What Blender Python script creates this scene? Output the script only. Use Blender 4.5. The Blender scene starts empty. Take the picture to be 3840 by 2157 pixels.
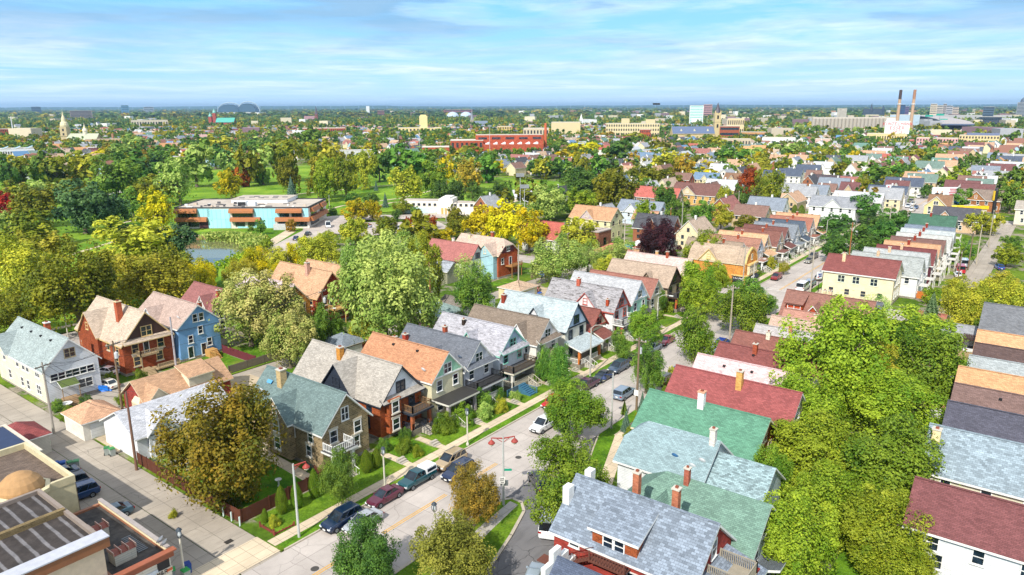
import bpy, math, random
import numpy as np
from mathutils import Vector, Matrix
# World frame: X runs up the main street, Y points from the street to the row of houses on its left, metres.
SC = bpy.context.scene; COL = SC.collection; RD = math.radians
random.seed(7); rng = np.random.default_rng(7)
CAM = (-38.1, -58.8, 44.0); HEAD = RD(37.5); PITCH = RD(14.035); FPX = 720.0
def proj(x, y, z):
    dx, dy, dz = x-CAM[0], y-CAM[1], z-CAM[2]
    fw = dx*math.cos(HEAD)+dy*math.sin(HEAD); rt = dx*math.sin(HEAD)-dy*math.cos(HEAD)
    a = fw*math.cos(PITCH)-dz*math.sin(PITCH); u = fw*math.sin(PITCH)+dz*math.cos(PITCH)
    return (512+FPX*rt/max(a, .1), 287.5-FPX*u/max(a, .1), fw)
# ------------------------------------------------------------------ materials
MATS = {}
def srgb(c):
    if isinstance(c, str):
        c = tuple(int(c[i:i+2], 16)/255 for i in (0, 2, 4))
    return tuple((v/12.92 if v <= .04045 else ((v+.055)/1.055)**2.4) for v in c)+(1,)
class NT:
    def __init__(s, name):
        s.m = bpy.data.materials.new(name); s.m.use_nodes = True; s.t = s.m.node_tree; s.n = s.t.nodes; s.l = s.t.links
        s.b = s.n['Principled BSDF']; s.o = s.n['Material Output']
    def add(s, ty, ins=None, **kw):
        n = s.n.new(ty)
        for k, v in kw.items(): setattr(n, k, v)
        for k, v in (ins or {}).items():
            if isinstance(v, bpy.types.NodeSocket): s.l.new(v, n.inputs[k])
            else: n.inputs[k].default_value = v
        return n
    def co(s, kind='Object', scale=(1, 1, 1), rot=(0, 0, 0)):
        t = s.add('ShaderNodeTexCoord'); m = s.add('ShaderNodeMapping', {'Vector': t.outputs[kind], 'Scale': scale, 'Rotation': rot}); return m.outputs[0]
    def noise(s, vec, sc, det=4, rough=.6):
        return s.add('ShaderNodeTexNoise', {'Vector': vec, 'Scale': sc, 'Detail': det, 'Roughness': rough}).outputs['Fac']
    def ramp(s, fac, *st):
        r = s.add('ShaderNodeValToRGB', {'Fac': fac}); e = r.color_ramp.elements
        while len(e) < len(st): e.new(.5)
        for i, (p, c) in enumerate(st): e[i].position = p; e[i].color = c if isinstance(c, tuple) and len(c) == 4 else ((c, c, c, 1) if not isinstance(c, str) else srgb(c))
        return r.outputs[0]
    def mix(s, f, a, b, mode='MIX'):
        n = s.add('ShaderNodeMix', data_type='RGBA', blend_type=mode)
        for k, v in ((0, f), (6, a), (7, b)):
            if isinstance(v, bpy.types.NodeSocket): s.l.new(v, n.inputs[k])
            else: n.inputs[k].default_value = v
        return n.outputs[2]
    def math(s, op, a, b=0.0):
        n = s.add('ShaderNodeMath', operation=op)
        for k, v in ((0, a), (1, b)):
            if isinstance(v, bpy.types.NodeSocket): s.l.new(v, n.inputs[k])
            else: n.inputs[k].default_value = v
        return n.outputs[0]
    def fin(s, col=None, rough=.8, spec=.3, metal=0.0):
        if col is not None:
            if isinstance(col, bpy.types.NodeSocket): s.l.new(col, s.b.inputs['Base Color'])
            else: s.b.inputs['Base Color'].default_value = col
        s.b.inputs['Roughness'].default_value = rough; s.b.inputs['Specular IOR Level'].default_value = spec; s.b.inputs['Metallic'].default_value = metal
        return s.m
def sc(c, k): return tuple(min(1, v*k) for v in c[:3])+(1,)
def hexc(c): return c if isinstance(c, tuple) else srgb(c)
def memo(fn):
    def g(*a, **k):
        key = (fn.__name__,)+a+tuple(sorted(k.items()))
        if key not in MATS: MATS[key] = fn(*a, **k)
        return MATS[key]
    return g
@memo
def shingle(c, row=.17, wide=.4, var=.2, worn=0.0):
    t = NT('shingle_roofing'); c = hexc(c); g_ = .3*c[0]+.55*c[1]+.15*c[2]; c = tuple(v*.66+g_*.34+.012 for v in c[:3])+(1,); uv = t.co('UV')
    br = t.add('ShaderNodeTexBrick', {'Vector': uv, 'Color1': sc(c, 1+var), 'Color2': sc(c, 1-var), 'Mortar': sc(c, .55), 'Scale': 1., 'Mortar Size': .014, 'Bias': 0., 'Brick Width': wide, 'Row Height': row})
    n = t.noise(uv, .45, 3); n2 = t.noise(uv, 9., 3)
    col = t.mix(1., br.outputs[0], t.ramp(n, (.25, .84), (.8, 1.14)), 'MULTIPLY')
    col = t.mix(.4, col, t.ramp(n2, (.3, .6), (.75, 1.35)), 'MULTIPLY')
    st_ = t.noise(t.co('UV', (1.6, .12, 1)), 1., 4)
    col = t.mix(t.ramp(st_, (.55, 0.), (.8, .3)), col, sc(c, .65))
    if worn: col = t.mix(t.ramp(t.noise(t.co('UV', (.5, 2.2, 1)), 1.3, 5, .75), (.52, 0.), (.6, worn)), col, (.05, .045, .04, 1))
    return t.fin(col, .92, .15)
@memo
def siding(c, row=.2):
    t = NT('clapboard_siding'); c = sc(hexc(c), .95); uv = t.co('UV')
    br = t.add('ShaderNodeTexBrick', {'Vector': uv, 'Color1': c, 'Color2': sc(c, .95), 'Mortar': sc(c, .62), 'Scale': 1., 'Mortar Size': .018, 'Brick Width': 40., 'Row Height': row})
    col = t.mix(1., br.outputs[0], t.ramp(t.noise(uv, .8, 4), (.3, .84), (.7, 1.06)), 'MULTIPLY')
    col = t.mix(t.ramp(t.noise(t.co('UV', (2.2, .25, 1)), 1.2, 5), (.55, 0.), (.8, .3)), col, sc(c, .55))
    return t.fin(col, .6, .3)
@memo
def brick(c, w=.42, h=.15, m=None):
    t = NT('brickwork'); c = sc(hexc(c), .95); uv = t.co('UV')
    br = t.add('ShaderNodeTexBrick', {'Vector': uv, 'Color1': sc(c, 1.25), 'Color2': sc(c, .68), 'Mortar': hexc(m) if m else sc(c, 1.5), 'Scale': 1., 'Mortar Size': .012, 'Brick Width': w, 'Row Height': h})
    col = t.mix(1., br.outputs[0], t.ramp(t.noise(uv, .6, 5), (.3, .72), (.75, 1.2)), 'MULTIPLY')
    return t.fin(col, .9, .15)
@memo
def paint(c, rough=.55, metal=0.0, spec=.4):
    t = NT('painted_surface'); c = sc(hexc(c), .95)
    col = t.mix(1., c, t.ramp(t.noise(t.co(), 1.7, 5), (.3, .82), (.75, 1.06)), 'MULTIPLY')
    return t.fin(col, rough, spec, metal)
@memo
def carpaint(c):
    t = NT('car_paint'); m = t.fin(hexc(c), .28, .5, .25); t.b.inputs['Coat Weight'].default_value = .8; t.b.inputs['Coat Roughness'].default_value = .05; return m
@memo
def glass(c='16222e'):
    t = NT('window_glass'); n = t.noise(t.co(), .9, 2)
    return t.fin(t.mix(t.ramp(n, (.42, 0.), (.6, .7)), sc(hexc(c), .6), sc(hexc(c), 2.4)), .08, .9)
@memo
def cement(c, joint=4.5, crack=.35, grime=.35):
    t = NT('concrete_paving'); c = sc(hexc(c), 1.); co = t.co()
    br = t.add('ShaderNodeTexBrick', {'Vector': co, 'Color1': sc(c, 1.05), 'Color2': sc(c, .94), 'Mortar': sc(c, .62), 'Scale': 1., 'Mortar Size': .035, 'Brick Width': joint, 'Row Height': joint*.75, }, offset=0.0)
    col = t.mix(1., br.outputs[0], t.ramp(t.noise(co, .18, 6, .65), (.3, .8), (.7, 1.12)), 'MULTIPLY')
    w = t.add('ShaderNodeVectorMath', {0: co, 1: t.add('ShaderNodeTexNoise', {'Vector': co, 'Scale': .7, 'Detail': 3.}).outputs['Color']}, operation='ADD').outputs[0]
    v = t.add('ShaderNodeTexVoronoi', {'Vector': w, 'Scale': .22}, feature='DISTANCE_TO_EDGE').outputs['Distance']
    msk = t.math('MULTIPLY', t.ramp(v, (.0, 1.), (.010, 0.)), t.ramp(t.noise(co, .12, 2), (.45, 0.), (.6, crack*2)))
    col = t.mix(msk, col, sc(c, .38))
    st = t.noise(t.co('Object', (.25, 1.4, 1)), .8, 6, .7)
    col = t.mix(t.ramp(st, (.5, 0.), (.72, grime)), col, sc(c, .45))
    return t.fin(col, .9, .2)
@memo
def grass(c1='54701d', c2='7c9424', s=.35):
    t = NT('mown_grass'); co = t.co()
    col = t.mix(t.ramp(t.noise(co, s, 5, .65), (.35, 0.), (.65, 1.)), hexc(c1), hexc(c2))
    col = t.mix(.8, col, t.ramp(t.noise(co, 5., 3), (.3, .55), (.7, 1.35)), 'MULTIPLY')
    col = t.mix(t.ramp(t.noise(co, .09, 4), (.56, 0.), (.74, .5)), col, srgb('9a8a4a'))
    return t.fin(col, .95, .05)
@memo
def ground_mat():
    t = NT('town_ground'); co = t.co()
    g = t.mix(t.ramp(t.noise(co, .06, 6), (.4, 0.), (.6, 1.)), srgb('46611c'), srgb('6b8228'))
    g = t.mix(t.ramp(t.noise(co, .11, 6, .7), (.5, 0.), (.56, .85)), g, srgb('8f857a'))
    g = t.mix(.8, g, t.ramp(t.noise(co, 1.6, 4), (.3, .6), (.7, 1.3)), 'MULTIPLY')
    return t.fin(g, .95, .05)
LEAF = {}
def leafmat(key, base, alt, trans=.26):
    t = NT('foliage_'+key); a = t.add('ShaderNodeAttribute', attribute_name='tint')
    oi = t.add('ShaderNodeObjectInfo')
    col = t.mix(t.ramp(a.outputs['Fac'], (.25, 0.), (.85, 1.)), hexc(base), hexc(alt))
    hs = t.add('ShaderNodeHueSaturation', {'Color': col, 'Saturation': 1.02, 'Hue': t.math('ADD', t.math('MULTIPLY', oi.outputs['Random'], .03), .485), 'Value': t.math('ADD', t.math('MULTIPLY', oi.outputs['Random'], .3), .85)})
    t.l.new(hs.outputs[0], t.b.inputs['Base Color']); t.b.inputs['Roughness'].default_value = .6; t.b.inputs['Specular IOR Level'].default_value = .22
    tr = t.add('ShaderNodeBsdfTranslucent', {'Color': hs.outputs[0]})
    mx = t.add('ShaderNodeMixShader', {'Fac': trans, 1: t.b.outputs[0], 2: tr.outputs[0]}); t.l.new(mx.outputs[0], t.o.inputs['Surface'])
    return t.m
for k, (a, b) in {'g': ('48702a', '88a840'), 'd': ('3a5f28', '6c903a'), 'D': ('35583a', '6a8c50'), 'E': ('3a5524', '6c8434'), 'm': ('4c701e', '8ea436'), 'l': ('62801e', 'aab83a'), 'y': ('808a26', 'ccc444'), 'q': ('666e28', 'a8a848'), 'o': ('5c6a1c', '9c9a2c'), 'Z': ('94981c', 'e2c828'), 'Y': ('b0a81c', 'f0e434'), 'p': ('749640', 'c4d474'), 'P': ('76903a', 'ccc478'), 'T': ('6a6428', 'b8963e'), 'B': ('5a5e1a', '96782a'), 'A': ('847826', 'c4a03c'), 'R': ('7e3c1a', 'c06a2a'), 'r': ('943420', 'cc6034'), 'u': ('2e1c20', '5c3034'), 'k': ('446a1a', '82982a'), 's': ('3a5a44', '7c9a88'), 'S': ('385a2c', '82986c')}.items():
    LEAF[k] = leafmat(k, a, b)
BARK = paint('6f6355', .95); WHITE = paint('e9e9e6'); CREAM = paint('ddd3b4'); DARK = paint('26262a'); CONC = paint('b3aca0', .9); STEEL = paint('8f979d', .45, .5)
# ------------------------------------------------------------------ mesh builder
class MB:
    def __init__(s): s.v = []; s.f = []; s.m = []
    def poly(s, pts, m=0):
        i = len(s.v); s.v += [tuple(p) for p in pts]; s.f.append(tuple(range(i, i+len(pts)))); s.m.append(m); return s
    def box(s, c, d, m=0, rz=0.0, top=None, mt=None):
        hx, hy, hz = d[0]/2, d[1]/2, d[2]/2; tx, ty = (hx, hy) if top is None else (hx*top[0], hy*top[1]); co, si = math.cos(rz), math.sin(rz)
        def P(x, y, z): return (c[0]+x*co-y*si, c[1]+x*si+y*co, c[2]+z)
        a = [P(-hx, -hy, -hz), P(hx, -hy, -hz), P(hx, hy, -hz), P(-hx, hy, -hz)]; b = [P(-tx, -ty, hz), P(tx, -ty, hz), P(tx, ty, hz), P(-tx, ty, hz)]
        s.poly(a[::-1], m); s.poly(b, m if mt is None else mt)
        for i in range(4): s.poly([a[i], a[(i+1) % 4], b[(i+1) % 4], b[i]], m)
        return s
    def tube(s, p, q, r0, r1=None, n=8, m=0, caps=True):
        r1 = r0 if r1 is None else r1; p, q = Vector(p), Vector(q); d = (q-p)
        if d.length < 1e-6: return s
        d.normalize(); u = d.orthogonal().normalized(); w = d.cross(u)
        a = [p+(u*math.cos(2*math.pi*i/n)+w*math.sin(2*math.pi*i/n))*r0 for i in range(n)]; b = [q+(u*math.cos(2*math.pi*i/n)+w*math.sin(2*math.pi*i/n))*r1 for i in range(n)]
        for i in range(n): s.poly([a[i], a[(i+1) % n], b[(i+1) % n], b[i]], m)
        if caps: s.poly(a[::-1], m); s.poly(b, m)
        return s
    def lathe(s, c, prof, n=14, m=0):
        rings = [[(c[0]+r*math.cos(2*math.pi*i/n), c[1]+r*math.sin(2*math.pi*i/n), c[2]+z) for i in range(n)] for r, z in prof]
        for a, b in zip(rings, rings[1:]):
            for i in range(n): s.poly([a[i], a[(i+1) % n], b[(i+1) % n], b[i]], m)
        return s
    def extr(s, pts, vec, m=0, ms=None):      # closed prism of a planar outline
        b = [tuple(p[i]+vec[i] for i in range(3)) for p in pts]; n = len(pts)
        s.poly(pts, m); s.poly(b[::-1], m)
        for i in range(n): s.poly([pts[i], pts[(i+1) % n], b[(i+1) % n], b[i]], m if ms is None else ms)
        return s
    def slab(s, top, th, m=0, ms=1):
        b = [(p[0], p[1], p[2]-th) for p in top]; n = len(top); s.poly(top, m); s.poly(b[::-1], ms)
        for i in range(n): s.poly([top[i], top[(i+1) % n], b[(i+1) % n], b[i]], ms)
        return s
    def mesh(s, name, mats, smooth=False, uv=True):
        me = bpy.data.meshes.new(name); me.from_pydata(s.v, [], s.f)
        for mt in mats: me.materials.append(mt)
        me.polygons.foreach_set('material_index', s.m)
        if smooth: me.polygons.foreach_set('use_smooth', [True]*len(s.f))
        if uv:
            L = me.uv_layers.new(name='UVMap'); out = []
            for pg in me.polygons:
                n = pg.normal
                if abs(n.z) > .985: u, v = Vector((1, 0, 0)), Vector((0, 1, 0))
                else:
                    u = Vector((-n.y, n.x, 0)).normalized(); v = n.cross(u); v = v if v.z > 0 else -v
                for i in pg.vertices:
                    c = me.vertices[i].co; out += [c.dot(u), c.dot(v)]
            L.data.foreach_set('uv', out)
        me.update(); return me
def link(o, parent=None):
    COL.objects.link(o)
    if parent is not None: o.parent = parent
    return o
def add(name, mesh, parent=None, loc=(0, 0, 0), rz=0.0, scale=None):
    o = link(bpy.data.objects.new(name, mesh), parent); o.location = loc; o.rotation_euler = (0, 0, rz)
    if scale: o.scale = scale
    return o
def tag(o, label=None, cat=None, group=None, kind=None):
    if label: o['label'] = label
    if cat: o['category'] = cat
    if group: o['group'] = group
    if kind: o['kind'] = kind
    return o
def root(name, label, cat, loc, rz=0.0, group=None):
    o = link(bpy.data.objects.new(name, None)); o.empty_display_size = .3; o.location = loc; o.rotation_euler = (0, 0, rz); return tag(o, label, cat, group)
FOOT = []   # occupied footprints (x, y, radius)
# ------------------------------------------------------------------ windows
WM = {}
def window_mesh(w, h, fr, style):
    key = (round(w, 2), round(h, 2), fr.name, style)
    if key in WM: return WM[key]
    b = MB(); t = .11
    for y, ww, z, hh in ((0, w+2*t, h/2+t/2, t), (0, w+2*t, -h/2-t/2, t)): b.box((.035, y, z), (.09, ww, hh))
    for sg in (-1, 1): b.box((.035, sg*(w/2+t/2), 0), (.09, t, h))
    if style != 'fixed': b.box((.045, 0, 0), (.06, w, .07))
    if style == 'double' or w > 1.3: b.box((.05, 0, 0), (.07, .11, h))
    if style == 'band':
        for i in range(1, 6): b.box((.05, -w/2+i*w/6, 0), (.07, .12, h))
    if style == 'stone': b.box((.03, 0, h/2+.26), (.1, w+.5, .3), 1); b.box((.06, 0, -h/2-.2), (.2, w+.45, .18), 1)
    else: b.box((.07, 0, -h/2-t-.03), (.16, w+.36, .07))
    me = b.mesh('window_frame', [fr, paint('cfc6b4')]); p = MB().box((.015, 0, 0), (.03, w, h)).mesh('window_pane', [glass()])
    WM[key] = (me, p); return WM[key]
FACE = {'F': (1, 0, 0.0), 'K': (-1, 0, math.pi), 'L': (0, 1, math.pi/2), 'R': (0, -1, -math.pi/2)}
def window(parent, face, off, u, z, w=.9, h=1.5, fr=None, style='hung', name='window'):
    nx, ny, rz = FACE[face]; me, p = window_mesh(w, h, fr or WHITE, style)
    x, y = (off, u) if nx else (u, off)
    o = add(name, me, parent, (x, y, z), rz); add('pane', p, o); return o
# ------------------------------------------------------------------ houses
def gable_roof(b, L, w, he, hr, oe, os_, th=.24, m=0, ms=1, clipF=None, clipK=None):
    k = (hr-he)/w; up = .12; ez = he-k*os_+up; rz = hr+up
    def end(clip, x0, sgn):
        if clip is None: return None
        zc = max(clip, he); wc = w*(hr-zc)/(hr-he); a = (hr-zc)*w/(hr-he)*(1. if zc <= he+.01 else .75)
        return zc, wc, a
    cf, ck = end(clipF, 0, 1), end(clipK, -L, -1)
    for s in (1, -1):
        P = [(oe, s*(w+os_), ez)]
        if cf: P += [(oe, s*(cf[1]+(os_ if cf[0] <= he+.01 else 0)), (cf[0] if cf[0] > he+.01 else ez-up)+up)] if cf[0] > he+.01 else []
        P += [((oe if not cf else -cf[2]), 0, rz), ((-L-oe if not ck else -L+ck[2]), 0, rz)]
        if ck and ck[0] > he+.01: P += [(-L-oe, s*ck[1], ck[0]+up)]
        P += [(-L-oe, s*(w+os_), ez)]
        b.slab(P if s > 0 else P[::-1], th, m, ms)
    for c, x, sg in ((cf, oe, -1), (ck, -L-oe, 1)):
        if not c: continue
        full = c[0] <= he+.01; ww = (w+os_) if full else c[1]; zz = ez if full else c[0]+up
        xr = -c[2] if sg < 0 else -L+c[2]
        b.slab([(x, -ww, zz), (x, ww, zz), (xr, 0, rz)] if sg < 0 else [(x, ww, zz), (x, -ww, zz), (xr, 0, rz)], th, m, ms)
    if not (cf or ck): b.box(((oe-L-oe)/2, 0, rz+.02), (L+2*oe, .28, .07), m)
def profile_wall(b, L, w, he, hr, m=0, clipF=None, clipK=None, z0=0.0):
    def prof(x, clip):
        if clip is None: return [(x, -w, z0), (x, w, z0), (x, w, he), (x, 0, hr), (x, -w, he)]
        if clip <= he+.01: return [(x, -w, z0), (x, w, z0), (x, w, he), (x, -w, he)]
        wc = w*(hr-clip)/(hr-he); return [(x, -w, z0), (x, w, z0), (x, w, he), (x, wc, clip), (x, -wc, clip), (x, -w, he)]
    b.poly(prof(0, clipF), m); b.poly(prof(-L, clipK)[::-1], m)
    b.poly([(0, w, z0), (-L, w, z0), (-L, w, he), (0, w, he)], m); b.poly([(-L, -w, z0), (0, -w, z0), (0, -w, he), (-L, -w, he)], m)
def cross_gable(h, xc, g, side, w, he, hr, zp=None, out=.5, wallm=None, roofm=None, trim=None, zb=None, win=True, glassw=(.8, 1.1)):
    zp = zp or hr-.3; yo = side*(w+out); k = (hr-he)/w; ze = max(he, zp-g*1.35); ye = (w*(hr-ze)/(hr-he)); yi = w*(hr-zp)/(hr-he)
    zb = he-.4 if zb is None else zb
    b = MB(); P = [(xc-g, yo, zb), (xc+g, yo, zb), (xc+g, yo, ze), (xc, yo, zp), (xc-g, yo, ze)]
    b.extr(P, (0, -side*(w+out-yi), 0), 0)
    o = add('cross_gable', b.mesh('cross_gable', [wallm]), h)
    r = MB(); up = .14; ov = .35; yo2 = side*(w+out+ov); kk = (zp-ze)/g
    for s in (-1, 1):
        q = [(xc+s*(g+.3), yo2, ze-kk*.3+up), (xc, yo2, zp+up), (xc, side*yi*.9, zp+up), (xc+s*(g+.3), side*ye, ze-kk*.3+up)]
        r.slab(q, .2, 0, 1)
    add('gable_roof', r.mesh('gable_roof', [roofm, trim]), o)
    if win:
        nx = 'L' if side > 0 else 'R'; me, p = window_mesh(glassw[0], glassw[1], trim, 'double' if glassw[0] > 1 else 'hung')
        q = add('window', me, o, (xc, yo+side*.02, ze+(zp-ze)*.36), FACE[nx][2])
    return o
def chimney(h, x, y, z, s=.7, ht=2.0, c='9a4f38', cap='c9c3b6'):
    o = add('chimney', MB().box((0, 0, ht/2), (s, s, ht)).mesh('chimney', [brick(c, .3, .1)]), h, (x, y, z))
    b = MB().box((0, 0, ht+.06), (s+.16, s+.16, .12)); b.box((0, 0, ht+.2), (s*.42, s*.42, .2), 1); add('chimney_cap', b.mesh('chimney_cap', [paint(cap), paint('8a4a34')]), o); return o
def railing(b, p, q, z, hh=.9, m=0, step=.28):
    p, q = Vector(p), Vector(q); n = max(2, int((q-p).length/step))
    d = q-p; rz = math.atan2(d.y, d.x); c = (p+q)/2
    b.box((c.x, c.y, z+hh), (d.length, .09, .08), m, rz); b.box((c.x, c.y, z+.12), (d.length, .06, .06), m, rz)
    for i in range(n+1):
        t = p+d*i/n; b.box((t.x, t.y, z+hh/2), (.07, .07, hh) if i % n else (.14, .14, hh+.15), m, rz)
def porch(h, x0, d, yw, yc=0.0, zr=3.0, kind='flat', roofm=None, trim=None, colc='9a5a3c', rail=True, deck=.9, steps=None, bal=False, balm=None):
    trim = trim or WHITE; colm = brick(colc) if isinstance(colc, str) else colc
    o = add('porch', MB().box((x0+d/2, yc, deck/2), (d, 2*yw, deck)).mesh('porch_deck', [paint('8b8478'), trim]), h)
    for y in (yc-yw+.25, yc+yw-.25): add('porch_column', MB().box((0, 0, (zr+deck)/2), (.42, .42, zr-deck)).mesh('porch_column', [colm]), o, (x0+d-.3, y, 0))
    r = MB()
    if kind == 'flat': r.box((x0+d/2+.1, yc, zr+.14), (d+.3, 2*yw+.5, .28), 1, mt=0)
    elif kind == 'shed': r.slab([(x0+d+.4, yc-yw-.3, zr+.25), (x0+d+.4, yc+yw+.3, zr+.25), (x0, yc+yw+.3, zr+1.3), (x0, yc-yw-.3, zr+1.3)], .25, 0, 1)
    else:
        for s in (-1, 1): r.slab([(x0, yc+s*(yw+.3), zr+.2), (x0+d+.4, yc+s*(yw+.3), zr+.2), (x0+d+.4, yc, zr+1.5), (x0, yc, zr+1.5)], .2, 0, 1)
        r.poly([(x0+d, yc-yw, zr+.1), (x0+d, yc+yw, zr+.1), (x0+d, yc, zr+1.4)], 1)
    add('porch_roof', r.mesh('porch_roof', [roofm or paint('4a4a4c'), trim]), o)
    if rail:
        b = MB(); railing(b, (x0+d-.1, yc-yw+.1), (x0+d-.1, yc+yw-1.2), deck, .85); railing(b, (x0, yc-yw+.1), (x0+d-.1, yc-yw+.1), deck, .85); add('porch_railing', b.mesh('porch_railing', [trim]), o)
    if bal:
        b = MB(); z = zr+.28
        railing(b, (x0+d-.05, yc-yw+.1), (x0+d-.05, yc+yw-.1), z, .95); railing(b, (x0+.1, yc-yw+.1), (x0+d-.05, yc-yw+.1), z, .95); railing(b, (x0+.1, yc+yw-.1), (x0+d-.05, yc+yw-.1), z, .95); add('balcony_railing', b.mesh('balcony_railing', [balm or trim]), o)
    if steps is not None:
        b = MB()
        for i in range(5): b.box((x0+d+.2+i*.32, yc+steps, deck*(1-(i+1)/6)/2+.02), (.34, 1.3, deck*(1-(i+1)/6)+.04))
        for sg in (-.7, .7):
            b2 = MB(); b2.tube((x0+d+.1, yc+steps+sg, deck+.8), (x0+d+1.8, yc+steps+sg, .85), .04, n=5)
            for i in range(4): b2.tube((x0+d+.1+i*.55, yc+steps+sg, 0.05), (x0+d+.1+i*.55, yc+steps+sg, deck+.8-i*.28), .03, n=4)
            add('stair_railing', b2.mesh('stair_railing', [trim]), o)
        add('steps', b.mesh('steps', [CONC]), o)
    return o
def house(label, x, y, head, L, w, he, hr, wall, roofc, gable=None, trim=None, cat='house', name='house', cg=(), chim=(), wins='auto', wstyle='hung', clipF=None, clipK=None, group=None, found='8c857b', vents=0, worn=0.0, pent=None, door=None, faces=None, gwin=(1.5, 1.3), oe=.45, floors=2, group_=None, rm=None):
    trim = trim or WHITE; h = root(name, label, cat, (x, y, 0), head, group)
    rm = rm or shingle(roofc, worn=worn)
    wb = MB(); profile_wall(wb, L, w, he, hr, 0, clipF, clipK, z0=.5); add('wall', wb.mesh('wall', [wall]), h)
    fb = MB(); fb.box((-L/2, 0, .27), (L+.1, 2*w+.1, .56)); add('foundation', fb.mesh('foundation', [brick(found, .5, .25)]), h)
    rb = MB(); gable_roof(rb, L, w, he, hr, oe, .42, clipF=clipF, clipK=clipK); ro = add('roof', rb.mesh('roof', [rm, trim]), h)
    if gable is not None and clipF is None:
        k = .985; gb = MB().extr([(.0, -w*k, he+.12), (0, w*k, he+.12), (0, 0, hr-.15)], (.06, 0, 0)); gb.box((.05, 0, he+.05), (.16, 2*w, .22), 1); add('gable', gb.mesh('gable_panel', [gable, trim]), h)
    if pent: pb = MB().slab([(.02, -w, he+.55), (.02, w, he+.55), (.95, w+.1, he-.05), (.95, -w-.1, he-.05)][::-1], .16, 0, 1); add('pent_roof', pb.mesh('pent_roof', [rm, trim]), h)
    # which walls face the camera
    def vis(f):
        nx, ny, _ = FACE[f]; c, s = math.cos(head), math.sin(head); wx, wy = nx*c-ny*s, nx*s+ny*c; return (CAM[0]-x)*wx+(CAM[1]-y)*wy > -25
    fs = faces or [f for f in 'FKLR' if vis(f)]
    z1, z2 = 2.3, he-1.25
    if wins == 'auto':
        for f in fs:
            if f in 'FK':
                off = .0 if f == 'F' else -L
                if (f == 'F' and clipF is None) or (f == 'K' and clipK is None) or True:
                    if not (f == 'F' and clipF is not None and clipF <= he+.01): window(h, f, off+(.06 if f == 'F' and gable is not None else 0)+(.01 if f == 'F' else -.01), 0, he+(hr-he)*.3, gwin[0], gwin[1], trim, 'double')
                if floors > 1:
                    for u in (-w*.52, w*.52): window(h, f, off, u, z2, 1.0 if abs(u) > 0 else .8, 1.5, trim, wstyle)
                for u in ((-w*.5, w*.42) if f == 'F' else (w*.5,)): window(h, f, off, u, z1, 1.0, 1.5, trim, wstyle)
            else:
                off = w if f == 'L' else -w; n = max(2, int(L/3.2))
                for i in range(n):
                    u = -L*(i+.6)/(n+.2)
                    if floors > 1: window(h, f, off, u, z2, .85, 1.4, trim, wstyle)
                    if i % 2 == 0 or n < 4: window(h, f, off, u-.5, z1, .85, 1.4, trim, wstyle)
    if door: window(h, door[0], (0 if door[0] == 'F' else -L) if door[0] in 'FK' else (w if door[0] == 'L' else -w), door[1], 1.6, .9, 2.05, trim, 'fixed', 'door')
    for c in cg:
        d = dict(wallm=gable or wall, roofm=rm, trim=trim); d.update(c[1] if len(c) > 1 else {}); cross_gable(h, *c[0], w, he, hr, **d)
    for c in chim: chimney(h, *c[0], **(c[1] if len(c) > 1 else {}))
    for i in range(vents):
        xx = -L*(i+1)/(vents+1); yy = -w*.25 if 'R' in fs else w*.25; add('roof_vent', MB().box((0, 0, .1), (.35, .35, .25)).mesh('roof_vent', [DARK]), ro, (xx, yy, hr-abs(yy)*(hr-he)/w+.15))
    c, s = math.cos(head), math.sin(head)
    for q in (-.2, -.5, -.8): FOOT.append((x+c*L*q, y+s*L*q, w+1))
    return h
def dish(h, x, y, z, rz=0.0, c='cfd2d6'):
    b = MB().lathe((0, 0, 0), [(.02, 0), (.25, .04), (.42, .14)], 12); me = b.mesh('satellite_dish', [paint(c)]); o = add('satellite_dish', me, h, (x, y, z)); o.rotation_euler = (RD(-60), 0, rz); return o
def garage(label, x, y, head, L, w, he, hr, wall, roofc, hip=False, door=True, name='garage', group=None, trim=None):
    trim = trim or WHITE; h = root(name, label, 'garage', (x, y, 0), head, group); cl = he if hip else None
    wb = MB(); profile_wall(wb, L, w, he, hr, 0, cl, cl); add('wall', wb.mesh('wall', [wall]), h)
    rb = MB(); gable_roof(rb, L, w, he, hr, .3, .3, .15, clipF=cl, clipK=cl); add('roof', rb.mesh('roof', [shingle(roofc), trim]), h)
    if door: add('garage_door', MB().box((.03, 0, 1.1), (.08, w*1.3, 2.1)).mesh('garage_door', [siding('dfe2e4', .5)]), h)
    FOOT.append((x-math.cos(head)*L/2, y-math.sin(head)*L/2, max(w, L/2)+.5)); return h
# ------------------------------------------------------------------ trees
def quads_mesh(name, V, tint, mats, mi=None, extra=None):
    n = len(V)//4; me = bpy.data.meshes.new(name); me.vertices.add(4*n); me.vertices.foreach_set('co', V.reshape(-1).astype(np.float32))
    me.loops.add(4*n); me.loops.foreach_set('vertex_index', np.arange(4*n, dtype=np.int32)); me.polygons.add(n)
    me.polygons.foreach_set('loop_start', np.arange(0, 4*n, 4, dtype=np.int32))
    a = me.attributes.new('tint', 'FLOAT', 'FACE'); a.data.foreach_set('value', tint.astype(np.float32))
    for m in mats: me.materials.append(m)
    if mi is not None: me.polygons.foreach_set('material_index', mi.astype(np.int32))
    me.update(calc_edges=True); return me
def leafquads(P, N, size, asp=.62):
    n = len(P); N = N/np.linalg.norm(N, axis=1, keepdims=True); r = rng.normal(size=(n, 3)); U = np.cross(N, r); U /= np.linalg.norm(U, axis=1, keepdims=True); W = np.cross(N, U)
    s = size[:, None]; U = U*s; W = W*s*asp
    return np.stack([P-U, P-W*1.0+U*.1, P+U, P+W], 1).reshape(-1, 3)
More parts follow.
